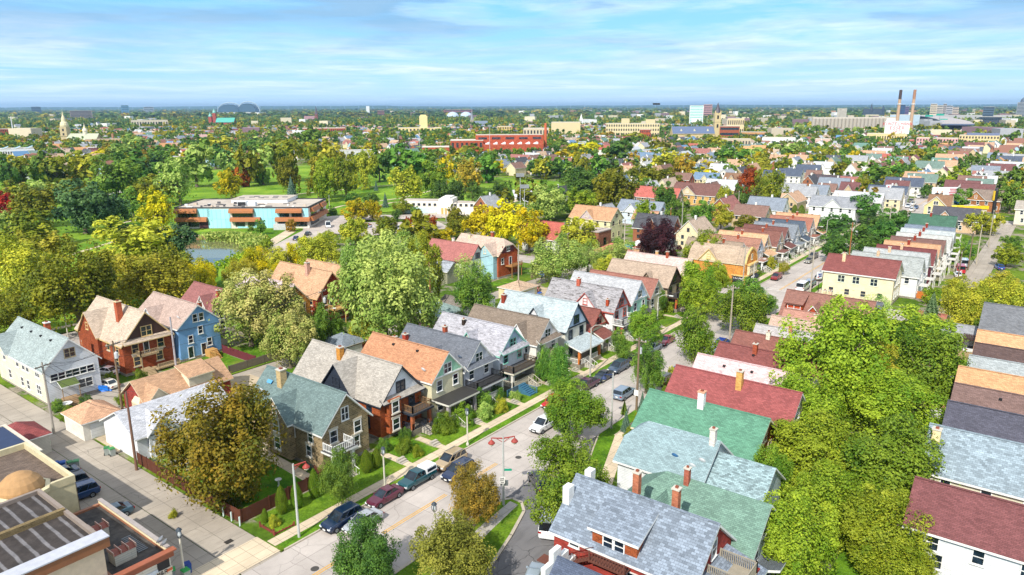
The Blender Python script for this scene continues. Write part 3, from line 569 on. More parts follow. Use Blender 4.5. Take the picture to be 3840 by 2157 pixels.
TREES = [(1.4,13.8,6.5,6.2,6.9,'B','r'), (8.2,1.0,2.2,3.0,3.7,'g','o'), (0.4,-12.2,2.8,3.0,3.7,'d','r'), (4.8,-18.5,3.7,3.1,3.9,'q','r'), (14.5,-13.2,2.5,3.0,3.7,'T','r'), (3.3,5.4,0.7,1.8,1.8,'k','k'), (5.0,5.0,0.7,1.7,1.7,'k','k'), (7.7,5.3,0.7,1.9,1.9,'k','k'), (1.1,5.4,0.4,0.9,0.9,'k','k'), (15.3,5.0,0.8,1.6,1.6,'k','k'), (16.9,4.9,0.7,1.4,1.4,'k','k'), (38.9,-10.7,4.0,3.2,4.8,'m','r'), (53.4,4.5,1.5,2.7,3.1,'g','o'), (50.5,-0.7,2.2,3.6,4.1,'g','o'), (68.2,-1.0,1.8,2.9,3.3,'g','o'), (78.9,-0.4,3.2,3.3,4.2,'m','r'), (59.4,-10.6,2.6,3.4,4.2,'g','r'), (77.0,-10.9,3.2,4.9,4.8,'m','o'), (98.9,-11.4,4.6,4.2,4.7,'m','r'), (104.4,-0.3,4.7,3.8,4.8,'l','r'), (101.1,8.0,1.7,2.8,3.2,'g','o'), (67.7,-11.0,0.7,0.9,1.1,'y','r'), (51.8,-13.9,0.9,1.8,1.8,'s','c'), (45.1,-14.9,1.0,1.6,1.6,'s','c'), (50.3,-11.8,0.7,1.1,1.1,'g','c'), (18.3,-22.4,4.3,3.9,6.9,'m','r'), (68.3,-35.2,7.7,7.4,8.7,'l','r'), (94.1,-39.9,8.5,4.7,5.6,'l','r'), (79.0,-46.2,5.2,5.3,6.3,'m','r'), (76.0,-38.7,4.3,4.5,5.4,'y','r'), (56.2,-35.6,5.6,4.6,5.5,'l','r'), (62.3,-45.0,6.6,4.3,5.1,'l','r'), (69.9,-40.4,4.5,3.4,4.2,'l','r'), (67.3,-30.5,3.5,2.2,2.6,'m','r'), (43.0,-40.5,5.2,4.3,5.1,'l','r'), (44.0,-48.2,5.5,4.7,5.7,'m','r'), (35.4,-44.1,4.6,3.3,4.0,'l','r'), (25.3,-43.3,4.0,3.8,4.5,'l','r'), (33.0,-49.5,4.1,3.3,4.0,'l','r'), (38.4,-53.2,2.5,2.4,2.9,'g','r'), (30.7,-51.4,3.2,2.1,2.4,'l','r'), (38.0,-56.7,2.2,1.7,2.1,'m','r'), (36.8,-37.4,2.2,3.2,4.2,'m','r'), (115.4,-41.9,3.6,4.9,5.0,'S','c'), (121.3,-31.2,2.9,2.7,3.2,'p','b'), (124.3,-46.2,4.1,4.1,5.1,'y','r'), (134.4,-51.8,4.7,4.2,5.3,'y','r'), (124.6,-49.5,4.1,2.9,3.6,'m','r'), (46.7,35.2,8.8,9.0,11.6,'p','r'), (61.2,58.6,4.8,6.8,8.5,'p','r'), (70.1,48.9,4.5,7.3,9.1,'o','r'), (86.1,73.2,7.2,5.5,6.9,'p','r'), (38.5,56.7,6.5,5.8,7.3,'P','r'), (32.3,43.8,4.6,4.1,5.2,'P','r'), (40.7,46.2,2.6,3.8,4.8,'g','r'), (44.4,46.1,2.1,2.8,3.5,'g','r'), (46.8,41.3,2.4,3.1,3.8,'y','r'), (35.1,59.9,6.7,6.0,7.5,'P','r'), (73.3,36.5,4.0,4.8,6.0,'g','r'), (89.3,52.1,3.8,4.3,5.2,'p','b'), (111.3,41.0,6.5,5.1,6.3,'p','r'), (123.2,39.4,3.7,4.2,5.1,'p','b'), (126.6,33.5,5.8,4.2,5.3,'p','r'), (118.7,30.9,4.1,3.0,3.8,'y','r'), (148.2,95.5,6.7,5.3,6.3,'Y','r'), (145.7,84.1,6.2,6.2,7.7,'Y','r'), (139.4,70.7,5.8,5.8,7.3,'Z','r'), (146.8,57.6,6.5,4.9,6.1,'y','r'), (213.4,97.0,8.5,5.1,6.1,'l','r'), (195.1,102.6,7.4,6.1,7.4,'p','r'), (240.7,99.8,8.6,7.5,9.0,'o','r'), (258.6,128.7,9.0,7.0,8.4,'d','r'), (189.2,58.1,5.2,5.2,6.6,'l','r'), (152.8,36.2,3.8,4.8,6.1,'u','r'), (160.8,120.4,3.1,3.8,4.6,'o','r'), (145.5,105.3,4.1,3.0,3.6,'o','r'), (127.1,105.7,6.8,3.3,4.0,'Z','r'), (133.0,101.1,4.4,2.5,3.1,'Z','r'), (155.3,127.4,2.1,2.3,2.8,'R','r'), (149.6,133.4,1.8,2.1,2.5,'R','r'), (177.5,158.1,2.0,1.6,1.8,'g','r'), (142.8,15.9,5.7,4.9,6.2,'l','r'), (114.1,4.0,5.0,4.2,5.3,'l','r'), (133.2,7.6,2.7,2.7,3.3,'l','r'), (151.8,32.4,6.1,5.1,6.4,'u','r'), (113.0,-7.6,4.4,3.2,4.1,'g','r'), (115.6,-11.5,1.9,1.7,2.2,'g','r'), (156.7,-1.7,1.4,1.4,1.8,'y','r'), (159.4,3.2,1.5,1.7,2.1,'y','r'), (109.6,12.4,1.5,2.4,2.8,'g','o'), (48.4,206.6,9.4,5.5,6.6,'o','r'), (44.7,211.4,5.5,5.5,6.6,'p','r'), (71.1,253.0,9.6,7.0,8.4,'o','r'), (73.2,222.0,10.5,8.2,9.9,'D','r'), (82.6,223.0,7.0,5.8,7.0,'D','r'), (71.2,287.5,5.6,4.7,5.7,'r','r'), (89.6,198.2,7.5,6.9,8.3,'Z','r'), (124.6,310.5,11.6,9.6,11.5,'g','r'), (163.9,374.1,12.7,9.0,10.9,'d','r'), (125.9,279.0,10.1,6.0,7.2,'o','r'), (101.7,245.5,5.9,5.5,6.7,'g','r'), (135.7,271.4,9.7,9.2,11.1,'p','r'), (182.9,340.1,12.5,11.3,13.6,'p','r'), (134.0,404.0,9.8,8.9,10.7,'o','r'), (155.7,412.1,10.9,8.4,10.2,'y','r'), (123.4,429.1,9.0,8.4,10.2,'o','r'), (126.6,410.4,7.7,8.6,10.3,'g','r'), (112.3,417.0,7.3,8.1,9.8,'d','r'), (151.8,424.0,5.1,3.1,3.8,'A','r'), (188.2,647.3,8.6,3.4,4.2,'Y','r'), (202.2,641.1,8.7,3.0,3.7,'Y','r'), (240.1,591.1,10.1,4.8,5.8,'Y','r'), (318.3,690.3,15.6,8.3,10.0,'p','r'), (245.7,562.0,13.6,6.9,8.2,'p','r'), (250.5,540.7,12.6,4.7,5.6,'A','r'), (256.3,519.3,10.8,7.1,8.5,'g','r'), (380.4,693.9,12.8,7.3,8.7,'d','r'), (339.3,580.0,14.6,8.7,10.5,'y','r'), (260.6,450.9,10.8,7.8,9.3,'d','r'), (204.5,339.9,8.0,9.3,11.2,'p','r'), (200.9,315.6,7.1,10.4,12.5,'o','r'), (161.4,269.8,7.0,6.4,7.7,'Z','r'), (196.8,315.8,5.0,5.9,7.1,'R','r'), (338.1,520.4,11.0,7.4,8.8,'g','r'), (186.1,373.9,8.1,6.9,8.3,'g','r'), (98.9,334.4,10.5,4.5,5.4,'p','r'), (113.3,335.0,9.8,4.7,5.6,'o','r'), (114.0,314.7,8.0,4.5,5.4,'o','r'), (92.1,343.2,8.0,4.5,5.4,'o','r'), (229.6,321.4,12.0,13.2,15.9,'o','r'), (212.8,319.3,7.9,11.5,13.9,'p','r'), (183.4,252.9,5.7,9.2,11.0,'o','r'), (179.4,245.6,3.9,5.7,5.8,'s','c'), (420.8,544.8,12.9,11.4,14.2,'g','r'), (313.6,398.8,10.3,9.0,10.9,'o','r'), (229.9,278.8,9.8,11.3,13.6,'y','r'), (187.7,235.5,5.9,8.4,10.1,'o','r'), (182.0,221.5,5.4,9.9,10.9,'l','o'), (202.5,232.3,7.1,8.9,10.7,'o','r'), (232.0,251.6,7.7,9.5,11.4,'y','r'), (262.9,273.4,7.8,9.4,11.3,'d','r'), (276.0,266.4,12.7,9.6,11.5,'g','r'), (306.1,278.9,10.2,8.1,9.8,'g','r'), (202.5,190.2,7.8,7.4,8.8,'y','r'), (229.6,197.8,7.9,7.6,9.2,'m','r'), (278.2,232.2,5.2,7.3,8.8,'Z','r'), (256.6,198.6,9.2,7.3,8.7,'A','r'), (297.5,217.6,9.3,8.3,10.0,'g','r'), (393.4,345.3,13.3,6.2,7.5,'p','r'), (422.6,343.2,12.5,6.2,7.8,'o','r'), (202.2,167.4,5.4,5.2,6.2,'E','r'), (214.5,166.3,4.4,5.1,6.1,'E','r'), (200.3,143.3,4.3,4.9,5.9,'E','r'), (205.6,137.1,4.7,5.6,6.7,'E','r'), (212.8,136.1,3.0,5.5,6.6,'E','r'), (250.6,189.3,3.2,3.2,3.9,'E','r'), (230.1,240.3,1.6,2.9,2.9,'s','c'), (186.3,185.8,2.0,3.4,3.5,'s','c'), (181.3,190.4,4.0,2.8,3.4,'d','r'), (183.8,205.6,3.4,2.4,2.9,'d','r'), (150.0,162.2,6.1,3.8,4.7,'Z','r'), (157.3,162.2,3.7,3.5,4.3,'Z','r'), (175.7,163.5,4.2,2.8,3.4,'o','r'), (159.3,150.0,2.3,2.3,2.7,'d','r'), (122.4,132.7,4.5,3.3,4.0,'y','r'), (130.1,125.8,4.3,3.4,4.1,'o','r'), (155.4,114.3,4.3,3.7,4.5,'o','r'), (584.2,601.1,9.7,6.1,7.6,'o','r'), (637.0,584.8,9.4,5.0,6.3,'Z','r'), (62.5,138.1,6.4,5.5,6.7,'D','r'), (44.3,106.2,5.1,4.1,4.9,'y','r'), (52.7,108.5,3.8,3.1,3.7,'Z','r'), (65.0,155.0,4.1,4.7,5.6,'y','r'), (109.2,167.4,2.1,2.4,2.9,'g','r'), (119.9,164.8,2.1,2.1,2.5,'A','r'), (91.4,138.3,2.4,2.0,2.3,'l','r'), (71.7,112.1,4.8,3.2,3.9,'Z','r'), (75.1,107.6,3.6,3.2,3.9,'y','r'), (81.1,107.4,3.5,3.5,4.3,'Z','r'), (83.2,100.8,5.9,4.7,5.6,'y','r'), (108.3,129.3,3.7,2.4,2.8,'y','r'), (116.8,125.4,4.5,4.0,4.7,'y','r'), (131.4,126.9,4.2,3.0,3.7,'o','r'), (105.4,137.9,1.9,1.4,1.6,'o','r'), (58.7,103.2,3.0,3.2,3.9,'y','r'), (64.4,106.1,2.7,2.7,3.2,'y','r'), (57.3,111.9,2.1,2.6,3.2,'g','r'), (69.4,102.2,2.4,2.2,2.6,'Z','r'), (18.6,119.2,8.5,7.2,8.7,'y','r'), (18.9,93.9,8.2,7.8,9.3,'o','r'), (51.4,139.8,10.6,6.8,8.1,'y','r'), (33.3,149.1,8.0,5.9,7.1,'y','r'), (9.9,102.9,5.7,4.1,4.9,'o','r'), (36.9,99.5,8.7,5.9,7.2,'y','r'), (48.3,101.8,4.4,4.0,4.7,'Z','r'), (32.0,112.5,5.6,5.2,6.2,'y','r'), (349.4,215.7,7.8,5.7,6.9,'g','r'), (352.0,201.1,8.3,5.6,6.8,'g','r'), (595.2,383.7,5.8,6.8,8.5,'o','r'), (559.0,338.2,9.2,5.8,7.3,'g','r'), (525.3,290.0,13.4,6.7,8.4,'Y','r'), (456.9,260.6,13.2,4.8,6.0,'Z','r'), (448.4,213.3,12.8,9.0,11.3,'d','r'), (450.2,200.6,5.6,5.2,6.5,'A','r'), (595.6,250.1,10.3,6.1,7.6,'o','r'), (405.4,152.6,10.2,7.5,9.0,'y','r'), (381.6,129.1,7.0,7.0,8.4,'A','r'), (460.4,153.1,6.8,4.7,5.8,'d','r'), (498.4,150.6,8.3,7.2,8.9,'d','r'), (487.1,135.6,9.5,6.9,8.7,'g','r'), (336.9,175.9,5.6,8.4,10.2,'o','r'), (323.7,125.0,11.4,5.7,6.8,'o','r'), (235.9,93.4,9.6,8.0,9.6,'o','r'), (253.5,124.5,8.8,6.1,7.4,'d','r'), (308.5,109.2,10.3,5.6,6.8,'o','r'), (364.0,108.0,8.1,4.5,5.4,'Z','r'), (252.1,79.6,5.2,5.2,6.5,'d','r'), (203.7,50.7,4.7,5.4,6.7,'g','r'), (267.4,59.1,3.7,4.6,5.7,'y','r'), (263.1,50.5,4.2,5.1,6.3,'d','r'), (312.3,65.0,5.8,6.6,8.2,'R','r'), (307.7,56.1,5.2,6.2,7.7,'o','r'), (218.3,47.4,4.5,4.3,5.4,'g','r'), (215.9,39.5,4.2,4.2,5.2,'y','r'), (217.2,30.6,3.9,2.7,3.4,'o','r'), (264.4,97.6,4.1,3.3,4.1,'Z','r'), (847.9,353.9,7.1,5.2,6.5,'o','r'), (835.6,331.8,6.9,4.4,5.5,'g','r'), (727.6,250.0,11.9,5.9,7.4,'y','r'), (692.9,257.6,10.5,4.7,5.9,'y','r'), (828.3,443.4,10.1,6.0,7.6,'A','r'), (801.0,386.8,14.0,5.7,7.1,'y','r'), (362.0,178.3,8.2,6.6,7.9,'g','r'), (375.6,177.3,6.8,5.4,6.5,'d','r'), (447.4,110.2,8.7,4.7,5.8,'y','r'), (541.5,141.3,8.7,6.3,7.9,'p','r'), (849.5,535.1,7.9,5.0,6.3,'g','r'), (852.4,496.3,10.6,5.7,7.1,'y','r'), (324.7,210.3,1.6,1.6,1.9,'o','r'), (321.2,212.3,2.6,2.3,2.7,'o','r'), (455.4,92.3,6.3,5.0,6.2,'o','r'), (602.4,135.1,11.1,6.8,8.5,'p','r'), (600.2,109.8,8.3,5.0,6.2,'y','r'), (530.2,89.4,8.1,3.7,4.6,'Z','r'), (608.5,92.3,6.2,4.5,5.7,'g','r'), (568.8,87.8,3.5,4.7,4.8,'s','c'), (436.4,52.8,4.6,5.5,6.8,'o','r'), (422.8,30.1,8.6,5.8,7.2,'g','r'), (442.5,25.3,5.9,5.3,6.7,'g','r'), (358.6,22.0,4.3,4.5,5.6,'o','r'), (867.3,143.7,7.4,5.1,6.4,'Z','r'), (876.3,131.9,10.3,5.1,6.4,'g','r'), (932.1,109.0,10.6,5.9,7.4,'Z','r'), (835.0,107.1,7.5,4.3,5.4,'y','r'), (595.8,37.7,8.4,6.1,7.7,'y','r'), (613.0,31.4,7.0,6.2,7.8,'g','r'), (768.0,49.7,7.7,6.2,7.8,'g','r'), (487.3,22.3,5.4,3.5,4.4,'g','r'), (487.2,14.3,3.5,2.8,3.6,'u','r'), (294.9,46.7,5.9,6.8,8.5,'o','r'), (407.9,-12.8,6.3,5.5,6.9,'l','r'), (408.9,-5.6,4.5,4.3,5.3,'g','r'), (367.1,-4.0,3.7,2.9,3.7,'d','r'), (607.2,-0.0,5.6,4.5,5.6,'g','r'), (533.2,-1.6,4.3,4.7,5.8,'d','r'), (597.4,-15.1,4.0,5.4,6.8,'d','r'), (533.6,-14.0,5.6,4.6,5.8,'d','r'), (328.9,-41.3,5.8,5.4,6.8,'g','r'), (431.5,-30.3,7.5,4.0,5.0,'g','r'), (430.8,-38.1,5.3,5.3,6.6,'g','r'), (264.7,1.6,7.5,4.8,6.0,'d','r'), (227.7,-10.2,6.2,3.7,4.6,'d','r'), (219.0,2.3,7.0,3.9,4.8,'d','r'), (241.4,-12.2,6.0,3.8,4.8,'d','r'), (266.7,-11.2,3.2,2.5,3.1,'d','r'), (259.1,-35.8,4.4,3.3,4.1,'y','r'), (262.3,-40.0,4.4,3.3,4.1,'y','r'), (272.9,30.2,1.3,2.1,2.1,'k','k'), (270.3,26.7,1.5,2.3,2.3,'k','k'), (526.1,119.4,4.6,3.4,4.3,'o','r'), (1262.5,60.2,11.2,7.5,9.3,'o','r'), (1330.4,145.9,13.1,7.4,9.2,'o','r'), (1380.3,128.2,13.4,6.7,8.4,'o','r'), (1398.6,104.3,11.7,6.7,8.4,'Z','r'), (1140.8,281.2,12.3,7.7,9.6,'p','r'), (1156.7,260.4,10.8,7.7,9.6,'g','r'), (1484.1,311.6,14.5,6.8,8.5,'y','r'), (1027.1,-0.9,7.2,6.6,8.2,'g','r'), (143.0,-44.7,4.2,3.3,4.1,'y','r'), (150.2,-50.9,4.7,3.5,4.4,'y','r'), (203.2,-48.5,3.7,2.7,3.4,'l','r'), (228.6,-47.4,3.5,2.2,2.7,'g','r'), (181.6,-9.0,4.6,4.1,5.1,'d','r'), (195.5,-12.1,4.8,4.0,5.0,'d','r'), (215.1,-13.6,5.2,3.7,4.6,'d','r')]
HOUSES = [(376.1,72.7,9.5,'t','navy','white'), (398.0,70.0,11.1,'t','navy','white'), (429.2,69.0,12.3,'t','navy','tan'), (389.9,54.7,6.7,'t','brown','white'), (368.4,40.7,13.7,'t','plum','white'), (317.4,43.8,8.5,'t','grey','white'), (326.8,31.5,7.1,'t','brown','white'), (313.5,31.6,5.1,'t','slate','white'), (303.9,34.2,4.1,'t','grey','white'), (331.2,22.3,5.7,'t','maroon','tan'), (360.6,29.6,5.6,'t','red','white'), (375.2,6.5,14.2,'t','navy','white'), (357.2,6.5,8.3,'t','maroon','white'), (332.8,6.4,13.8,'t','navy','white'), (315.1,3.9,11.4,'t','grey','cream'), (298.1,11.1,16.2,'t','silver','white'), (471.8,71.4,10.6,'t','silver','white'), (536.4,106.4,11.4,'t','orange','white'), (527.2,118.5,9.1,'t','orange','white'), (593.4,144.7,9.4,'t','tan','white'), (475.5,46.2,7.7,'s','tan','white'), (458.0,49.8,7.5,'s','orange','white'), (551.9,68.3,12.7,'t','grey','cream'), (565.5,59.5,8.3,'t','green','white'), (616.5,70.6,15.5,'t','orange','white'), (661.2,72.5,13.0,'t','silver','cream'), (701.7,77.1,10.9,'t','brown','cream'), (712.6,63.0,5.5,'t','grey','white'), (757.9,59.1,8.6,'s','slate','white'), (594.1,13.4,15.6,'t','orange','cream'), (693.8,13.7,16.2,'t','brown','pink'), (820.6,22.5,18.9,'t','maroon','cream'), (830.0,10.3,10.9,'t','orange','cream'), (736.9,18.3,25.2,'t','navy','white'), (505.4,13.9,13.7,'t','green','white'), (527.0,6.4,9.3,'t','orange','cream'), (467.8,1.2,6.6,'s','maroon','cream'), (404.3,2.8,11.7,'t','green','tan'), (391.7,6.0,5.2,'t','orange','tan'), (510.2,-24.4,13.1,'t','maroon','cream'), (591.1,-24.5,13.5,'t','navy','cream'), (628.2,-22.2,14.3,'t','grey','tan'), (540.9,-25.5,15.1,'t','silver','cream'), (454.1,-28.9,13.5,'t','grey','cream'), (417.5,-23.4,10.5,'t','silver','white'), (389.7,-24.4,9.4,'t','green','tan'), (360.5,-26.3,11.1,'t','maroon','brick'), (302.1,-18.9,6.1,'t','umber','cream'), (719.7,123.6,9.7,'s','tan','white'), (698.1,122.7,8.5,'s','orange','white'), (794.3,158.1,9.7,'s','grey','white'), (946.7,124.6,13.3,'t','grey','cream'), (1123.6,236.9,22.4,'t','green','tan'), (1927.9,333.5,17.0,'t','tan','white'), (407.7,274.2,16.7,'t','red','cream'), (436.6,284.4,12.0,'t','silver','white'), (462.0,293.5,15.8,'t','charcoal','white'), (508.8,315.5,12.6,'s','tan','cream'), (395.6,222.2,10.6,'t','red','white'), (407.0,207.4,10.6,'t','pink','white'), (368.4,160.4,6.9,'t','orange','cream'), (487.0,208.8,13.4,'t','blue','white'), (442.6,185.2,8.0,'s','slate','white'), (505.1,195.2,12.0,'t','slate','white'), (569.5,199.2,14.8,'t','red','white'), (584.6,191.7,12.3,'t','orange','white'), (650.8,184.3,16.1,'t','green','white'), (623.6,328.0,11.4,'s','red','white'), (639.9,306.7,11.4,'s','silver','white'), (646.8,297.6,9.3,'s','tan','white'), (693.9,307.7,8.7,'s','tan','white'), (715.9,425.3,10.9,'s','tan','cream'), (699.1,424.4,10.7,'s','tan','cream'), (341.0,113.6,12.2,'t','brown','red'), (350.9,86.2,7.6,'t','umber','tan'), (309.2,76.7,13.3,'t','silver','tan'), (406.6,116.8,9.4,'t','silver','white'), (263.0,104.2,4.7,'s','grey','white'), (690.8,191.6,8.9,'s','green','white'), (894.1,346.8,12.0,'s','tan','cream'), (770.4,227.0,12.2,'s','tan','white'), (503.3,636.0,9.2,'s','blue','white'), (476.9,590.4,6.5,'s','orange','white'), (506.8,590.3,12.3,'t','red','cream'), (506.7,533.1,10.8,'t','maroon','white'), (476.9,486.2,12.1,'s','silver','white'), (483.6,477.5,11.1,'s','plum','white'), (496.1,477.3,12.2,'s','orange','blue'), (569.9,592.8,15.5,'t','grey','white'), (588.7,568.2,17.9,'t','grey','white'), (656.5,667.8,16.1,'s','blue','white'), (703.6,672.0,15.4,'s','tan','white'), (927.7,1065.4,17.6,'t','red','white'), (599.8,702.5,11.8,'s','blue','white'), (543.4,650.2,9.7,'s','grey','white'), (601.8,804.6,12.6,'t','maroon','brick'), (610.7,905.3,11.9,'t','tan','white'), (915.0,999.7,17.0,'s','maroon','cream'), (880.9,988.9,16.6,'s','tan','white'), (660.6,913.4,9.3,'s','tan','white'), (213.8,687.4,13.3,'s','silver','white'), (217.9,664.7,9.6,'s','green','cream'), (226.1,658.9,10.6,'s','charcoal','white'), (240.1,665.8,10.8,'s','tan','white'), (253.2,648.6,10.8,'t','charcoal','white'), (265.1,659.4,6.5,'s','maroon','red'), (465.8,963.4,12.5,'s','orange','blue'), (379.6,776.3,12.5,'t','orange','white'), (407.2,804.8,14.3,'s','green','white'), (368.7,712.9,11.8,'s','orange','white'), (469.8,888.5,14.6,'s','slate','white'), (522.4,952.6,15.8,'s','red','white'), (511.3,904.1,13.8,'s','pink','white'), (665.7,1146.8,12.2,'t','red','white'), (587.2,950.0,10.5,'s','silver','white'), (580.7,1229.0,20.7,'t','silver','white'), (566.0,1158.1,18.1,'t','silver','white'), (510.0,1189.0,12.9,'s','tan','white'), (895.0,2105.7,16.6,'s','navy','white'), (791.5,1910.8,22.5,'t','blue','white'), (721.9,1814.9,14.1,'s','silver','white'), (656.0,1991.2,17.0,'s','slate','white'), (211.0,703.6,7.2,'t','slate','white'), (289.9,834.2,9.8,'t','grey','cream'), (396.9,753.7,8.0,'t','slate','white'), (304.1,834.7,6.6,'s','grey','white')]
HAZE = 6e-5
# ------------------------------------------------------------------ sky, sun, camera
W = bpy.data.worlds.new('World'); SC.world = W; W.use_nodes = True; wt = W.node_tree; wn, wl = wt.nodes, wt.links
SUN_AZ = math.atan2(-.2, -1.0); SUN_EL = RD(42)
sky = wn.new('ShaderNodeTexSky'); sky.sky_type = 'NISHITA'; sky.sun_disc = False; sky.sun_elevation = SUN_EL; sky.sun_rotation = math.pi/2-SUN_AZ; sky.dust_density = .3; sky.ozone_density = 3.; sky.air_density = 1.
def wnode(ty, ins=None, **kw):
    n = wn.new(ty)
    for k, v in kw.items(): setattr(n, k, v)
    for k, v in (ins or {}).items():
        if isinstance(v, bpy.types.NodeSocket): wl.new(v, n.inputs[k])
        else: n.inputs[k].default_value = v
    return n
tc = wnode('ShaderNodeTexCoord'); sep = wnode('ShaderNodeSeparateXYZ', {0: tc.outputs['Generated']})
def wm(op, a, b=0.0): return wnode('ShaderNodeMath', {0: a, 1: b}, operation=op).outputs[0]
def wramp(f, *st):
    r = wnode('ShaderNodeValToRGB', {'Fac': f}); e = r.color_ramp.elements
    while len(e) < len(st): e.new(.5)
    for i, (p, c) in enumerate(st): e[i].position = p; e[i].color = c if isinstance(c, tuple) else (c, c, c, 1)
    return r.outputs[0]
def wmix(f, a, b, mode='MIX'):
    n = wnode('ShaderNodeMix', data_type='RGBA', blend_type=mode)
    for k, v in ((0, f), (6, a), (7, b)):
        if isinstance(v, bpy.types.NodeSocket): wl.new(v, n.inputs[k])
        else: n.inputs[k].default_value = v
    return n.outputs[2]
el = wm('MAXIMUM', sep.outputs[2], 0.0); den = wm('ADD', el, .055)
az_ = wm('ARCTAN2', sep.outputs[1], sep.outputs[0]); vl = wm('LOGARITHM', wm('ADD', el, .03), math.e); mp = wnode('ShaderNodeCombineXYZ', {0: az_, 1: vl, 2: 0.0}).outputs[0]
def wnoise(sc3, det=6., rough=.58, loc=(0, 0, 0), dist=.4): return wnode('ShaderNodeTexNoise', {'Vector': wnode('ShaderNodeMapping', {'Vector': mp, 'Scale': sc3, 'Location': loc}).outputs[0], 'Scale': 1., 'Detail': det, 'Roughness': rough, 'Distortion': dist}).outputs['Fac']
n1 = wnoise((3.4, 3.9, 1), 10., .6, (3.4, 1.1, 0)); n2 = wnoise((9., 8.5, 1), 9., .62, (7.3, 2.2, 0)); n3 = wnoise((2.6, 2.6, 1), 5., .55, (1.2, 5.1, 0), .1)
left = wramp(wm('ADD', wm('SUBTRACT', az_, HEAD), .5), (0., 0.), (1., 1.))
blue = wramp(el, (0., (.42, .66, .93, 1)), (.045, (.26, .55, .90, 1)), (.14, (.15, .48, .86, 1)), (.5, (.10, .28, .68, 1)))
base = wmix(.85, wmix(1., sky.outputs[0], (.14, .14, .14, 1), 'MULTIPLY'), blue)
cover = wramp(n1, (.37, 0.), (.60, .92))
thick = wramp(wm('ADD', wm('ADD', wm('MULTIPLY', n1, .5), wm('MULTIPLY', n3, .5)), wm('MULTIPLY', left, .10)), (.50, 0.), (.60, 1.))
cloud = wmix(wramp(n2, (.36, 0.), (.60, 1.)), (.42, .60, .82, 1), (.76, .84, .93, 1))
cloud = wmix(wm('MULTIPLY', thick, wramp(el, (.045, .0), (.11, .85))), cloud, (.17, .34, .52, 1))
cov = wm('MULTIPLY', cover, wramp(el, (.0, .1), (.035, .9), (.4, .8)))
skyc = wmix(wramp(el, (.15, 0.), (.34, .85)), wmix(cov, base, cloud), (.62, .66, .72, 1))
bg = wn['Background']; wl.new(skyc, bg.inputs[0]); bg.inputs[1].default_value = 1.05
sd = bpy.data.lights.new('sun', 'SUN'); sd.energy = 4.4; sd.angle = RD(.6); sd.color = (1., .94, .84)
so = link(bpy.data.objects.new('sun', sd)); v = Vector((math.cos(SUN_AZ)*math.cos(SUN_EL), math.sin(SUN_AZ)*math.cos(SUN_EL), math.sin(SUN_EL))); so.rotation_euler = v.to_track_quat('Z', 'Y').to_euler()
cd = bpy.data.cameras.new('camera'); cd.sensor_width = 36; cd.lens = 36*FPX/1024; cd.clip_end = 60000; cd.clip_start = .5
co_ = link(bpy.data.objects.new('camera', cd)); co_.location = CAM
fwd = Vector((math.cos(HEAD)*math.cos(PITCH), math.sin(HEAD)*math.cos(PITCH), -math.sin(PITCH))); q = (-fwd).to_track_quat('Z', 'Y'); co_.rotation_euler = (q @ Matrix.Rotation(RD(-.2), 4, 'Z').to_quaternion()).to_euler(); SC.camera = co_
vs = SC.view_settings; vs.view_transform = 'Standard'; vs.look = 'None'; vs.exposure = .46; vs.gamma = 1.
SC.cycles.use_denoising = True; SC.cycles.max_bounces = 5; SC.cycles.diffuse_bounces = 3; SC.cycles.glossy_bounces = 2; SC.cycles.transmission_bounces = 2; SC.cycles.volume_bounces = 0; SC.cycles.transparent_max_bounces = 4
SC.cycles.use_adaptive_sampling = True; SC.cycles.adaptive_threshold = .02
# ------------------------------------------------------------------ ground, streets, lawns
G1, G2, G3 = grass('47661c', '6c8a26'), grass('3f6219', '648a24', .5), grass('5f7a1c', '8fa82c', .12)
ROAD = cement('b1a9a3', 4.5, .3, .22); ROADB = cement('a39a8e', 3.5, .45, .4); WALK = cement('c9b9a0', 1.6, .1, .2); PADM = cement('b8a88f', 3., .4, .3); ASPH = cement('6f6e70', 60., .6, .5); KERB = paint('b8ae9e', .9)
sheet('ground', rect(-20000, -20000, 30000, 30000), -.14, ground_mat())
def street(name, pts, z=-.02, m=None): return sheet(name, pts, z, m or ROAD)
street('main_street', rect(-200, -12.3, 700, -.6)); street('cross_street', rect(127.5, -.6, 136.5, 88), -.024); street('cross_street', rect(127.5, -140, 136.5, -12.3), -.024)
street('cross_street', rect(293, -.6, 304, 160), -.024); street('cross_street', rect(293, -300, 304, -12.3), -.024)
street('side_street', [(41.5, -12.3), (21.5, -12.3), (21.3, -14.6), (20, -15.9), (15.4, -17.6), (8.7, -19.6), (-60, -46), (-60, -52.4), (12, -24.2), (21.5, -20.4)], -.022, ASPH)
street('park_street', [(-200, 87), (90, 87), (93.5, 89), (93.5, 97), (88, 97.5), (-200, 97.5)], -.024)
street('alley', rect(-5.6, -.6, -1.1, 87), -.016, ROADB); street('alley', rect(-.6, 44.3, 127.5, 49.2), -.016, ROADB); street('alley', rect(136.5, 40, 293, 44.5), -.02, ROADB)
street('alley', rect(40, -45.6, 127.5, -41.2), -.016, ROADB); street('alley', rect(136.5, -46, 293, -40.5), -.016, ROADB)
street('parallel_street', rect(-200, -90, 600, -80), -.024); street('parallel_street', rect(304, 84, 640, 92), -.026); street('cross_street', rect(455, -200, 463, 200), -.028)
def block(name, pts, m, z=.1): return sheet(name, pts, z, m, th=.14)
YARD = ground_mat()
block('block_ground', rect(-1., -.45, 127.3, 44.2), YARD); block('block_ground', rect(-1., 49.3, 127.3, 86.8), YARD)
block('block_ground', [(42, -12.45), (127.3, -12.45), (127.3, -41.1), (40, -41.1), (-34.5, -42.4), (12.1, -24.35), (21.6, -20.55)], YARD)
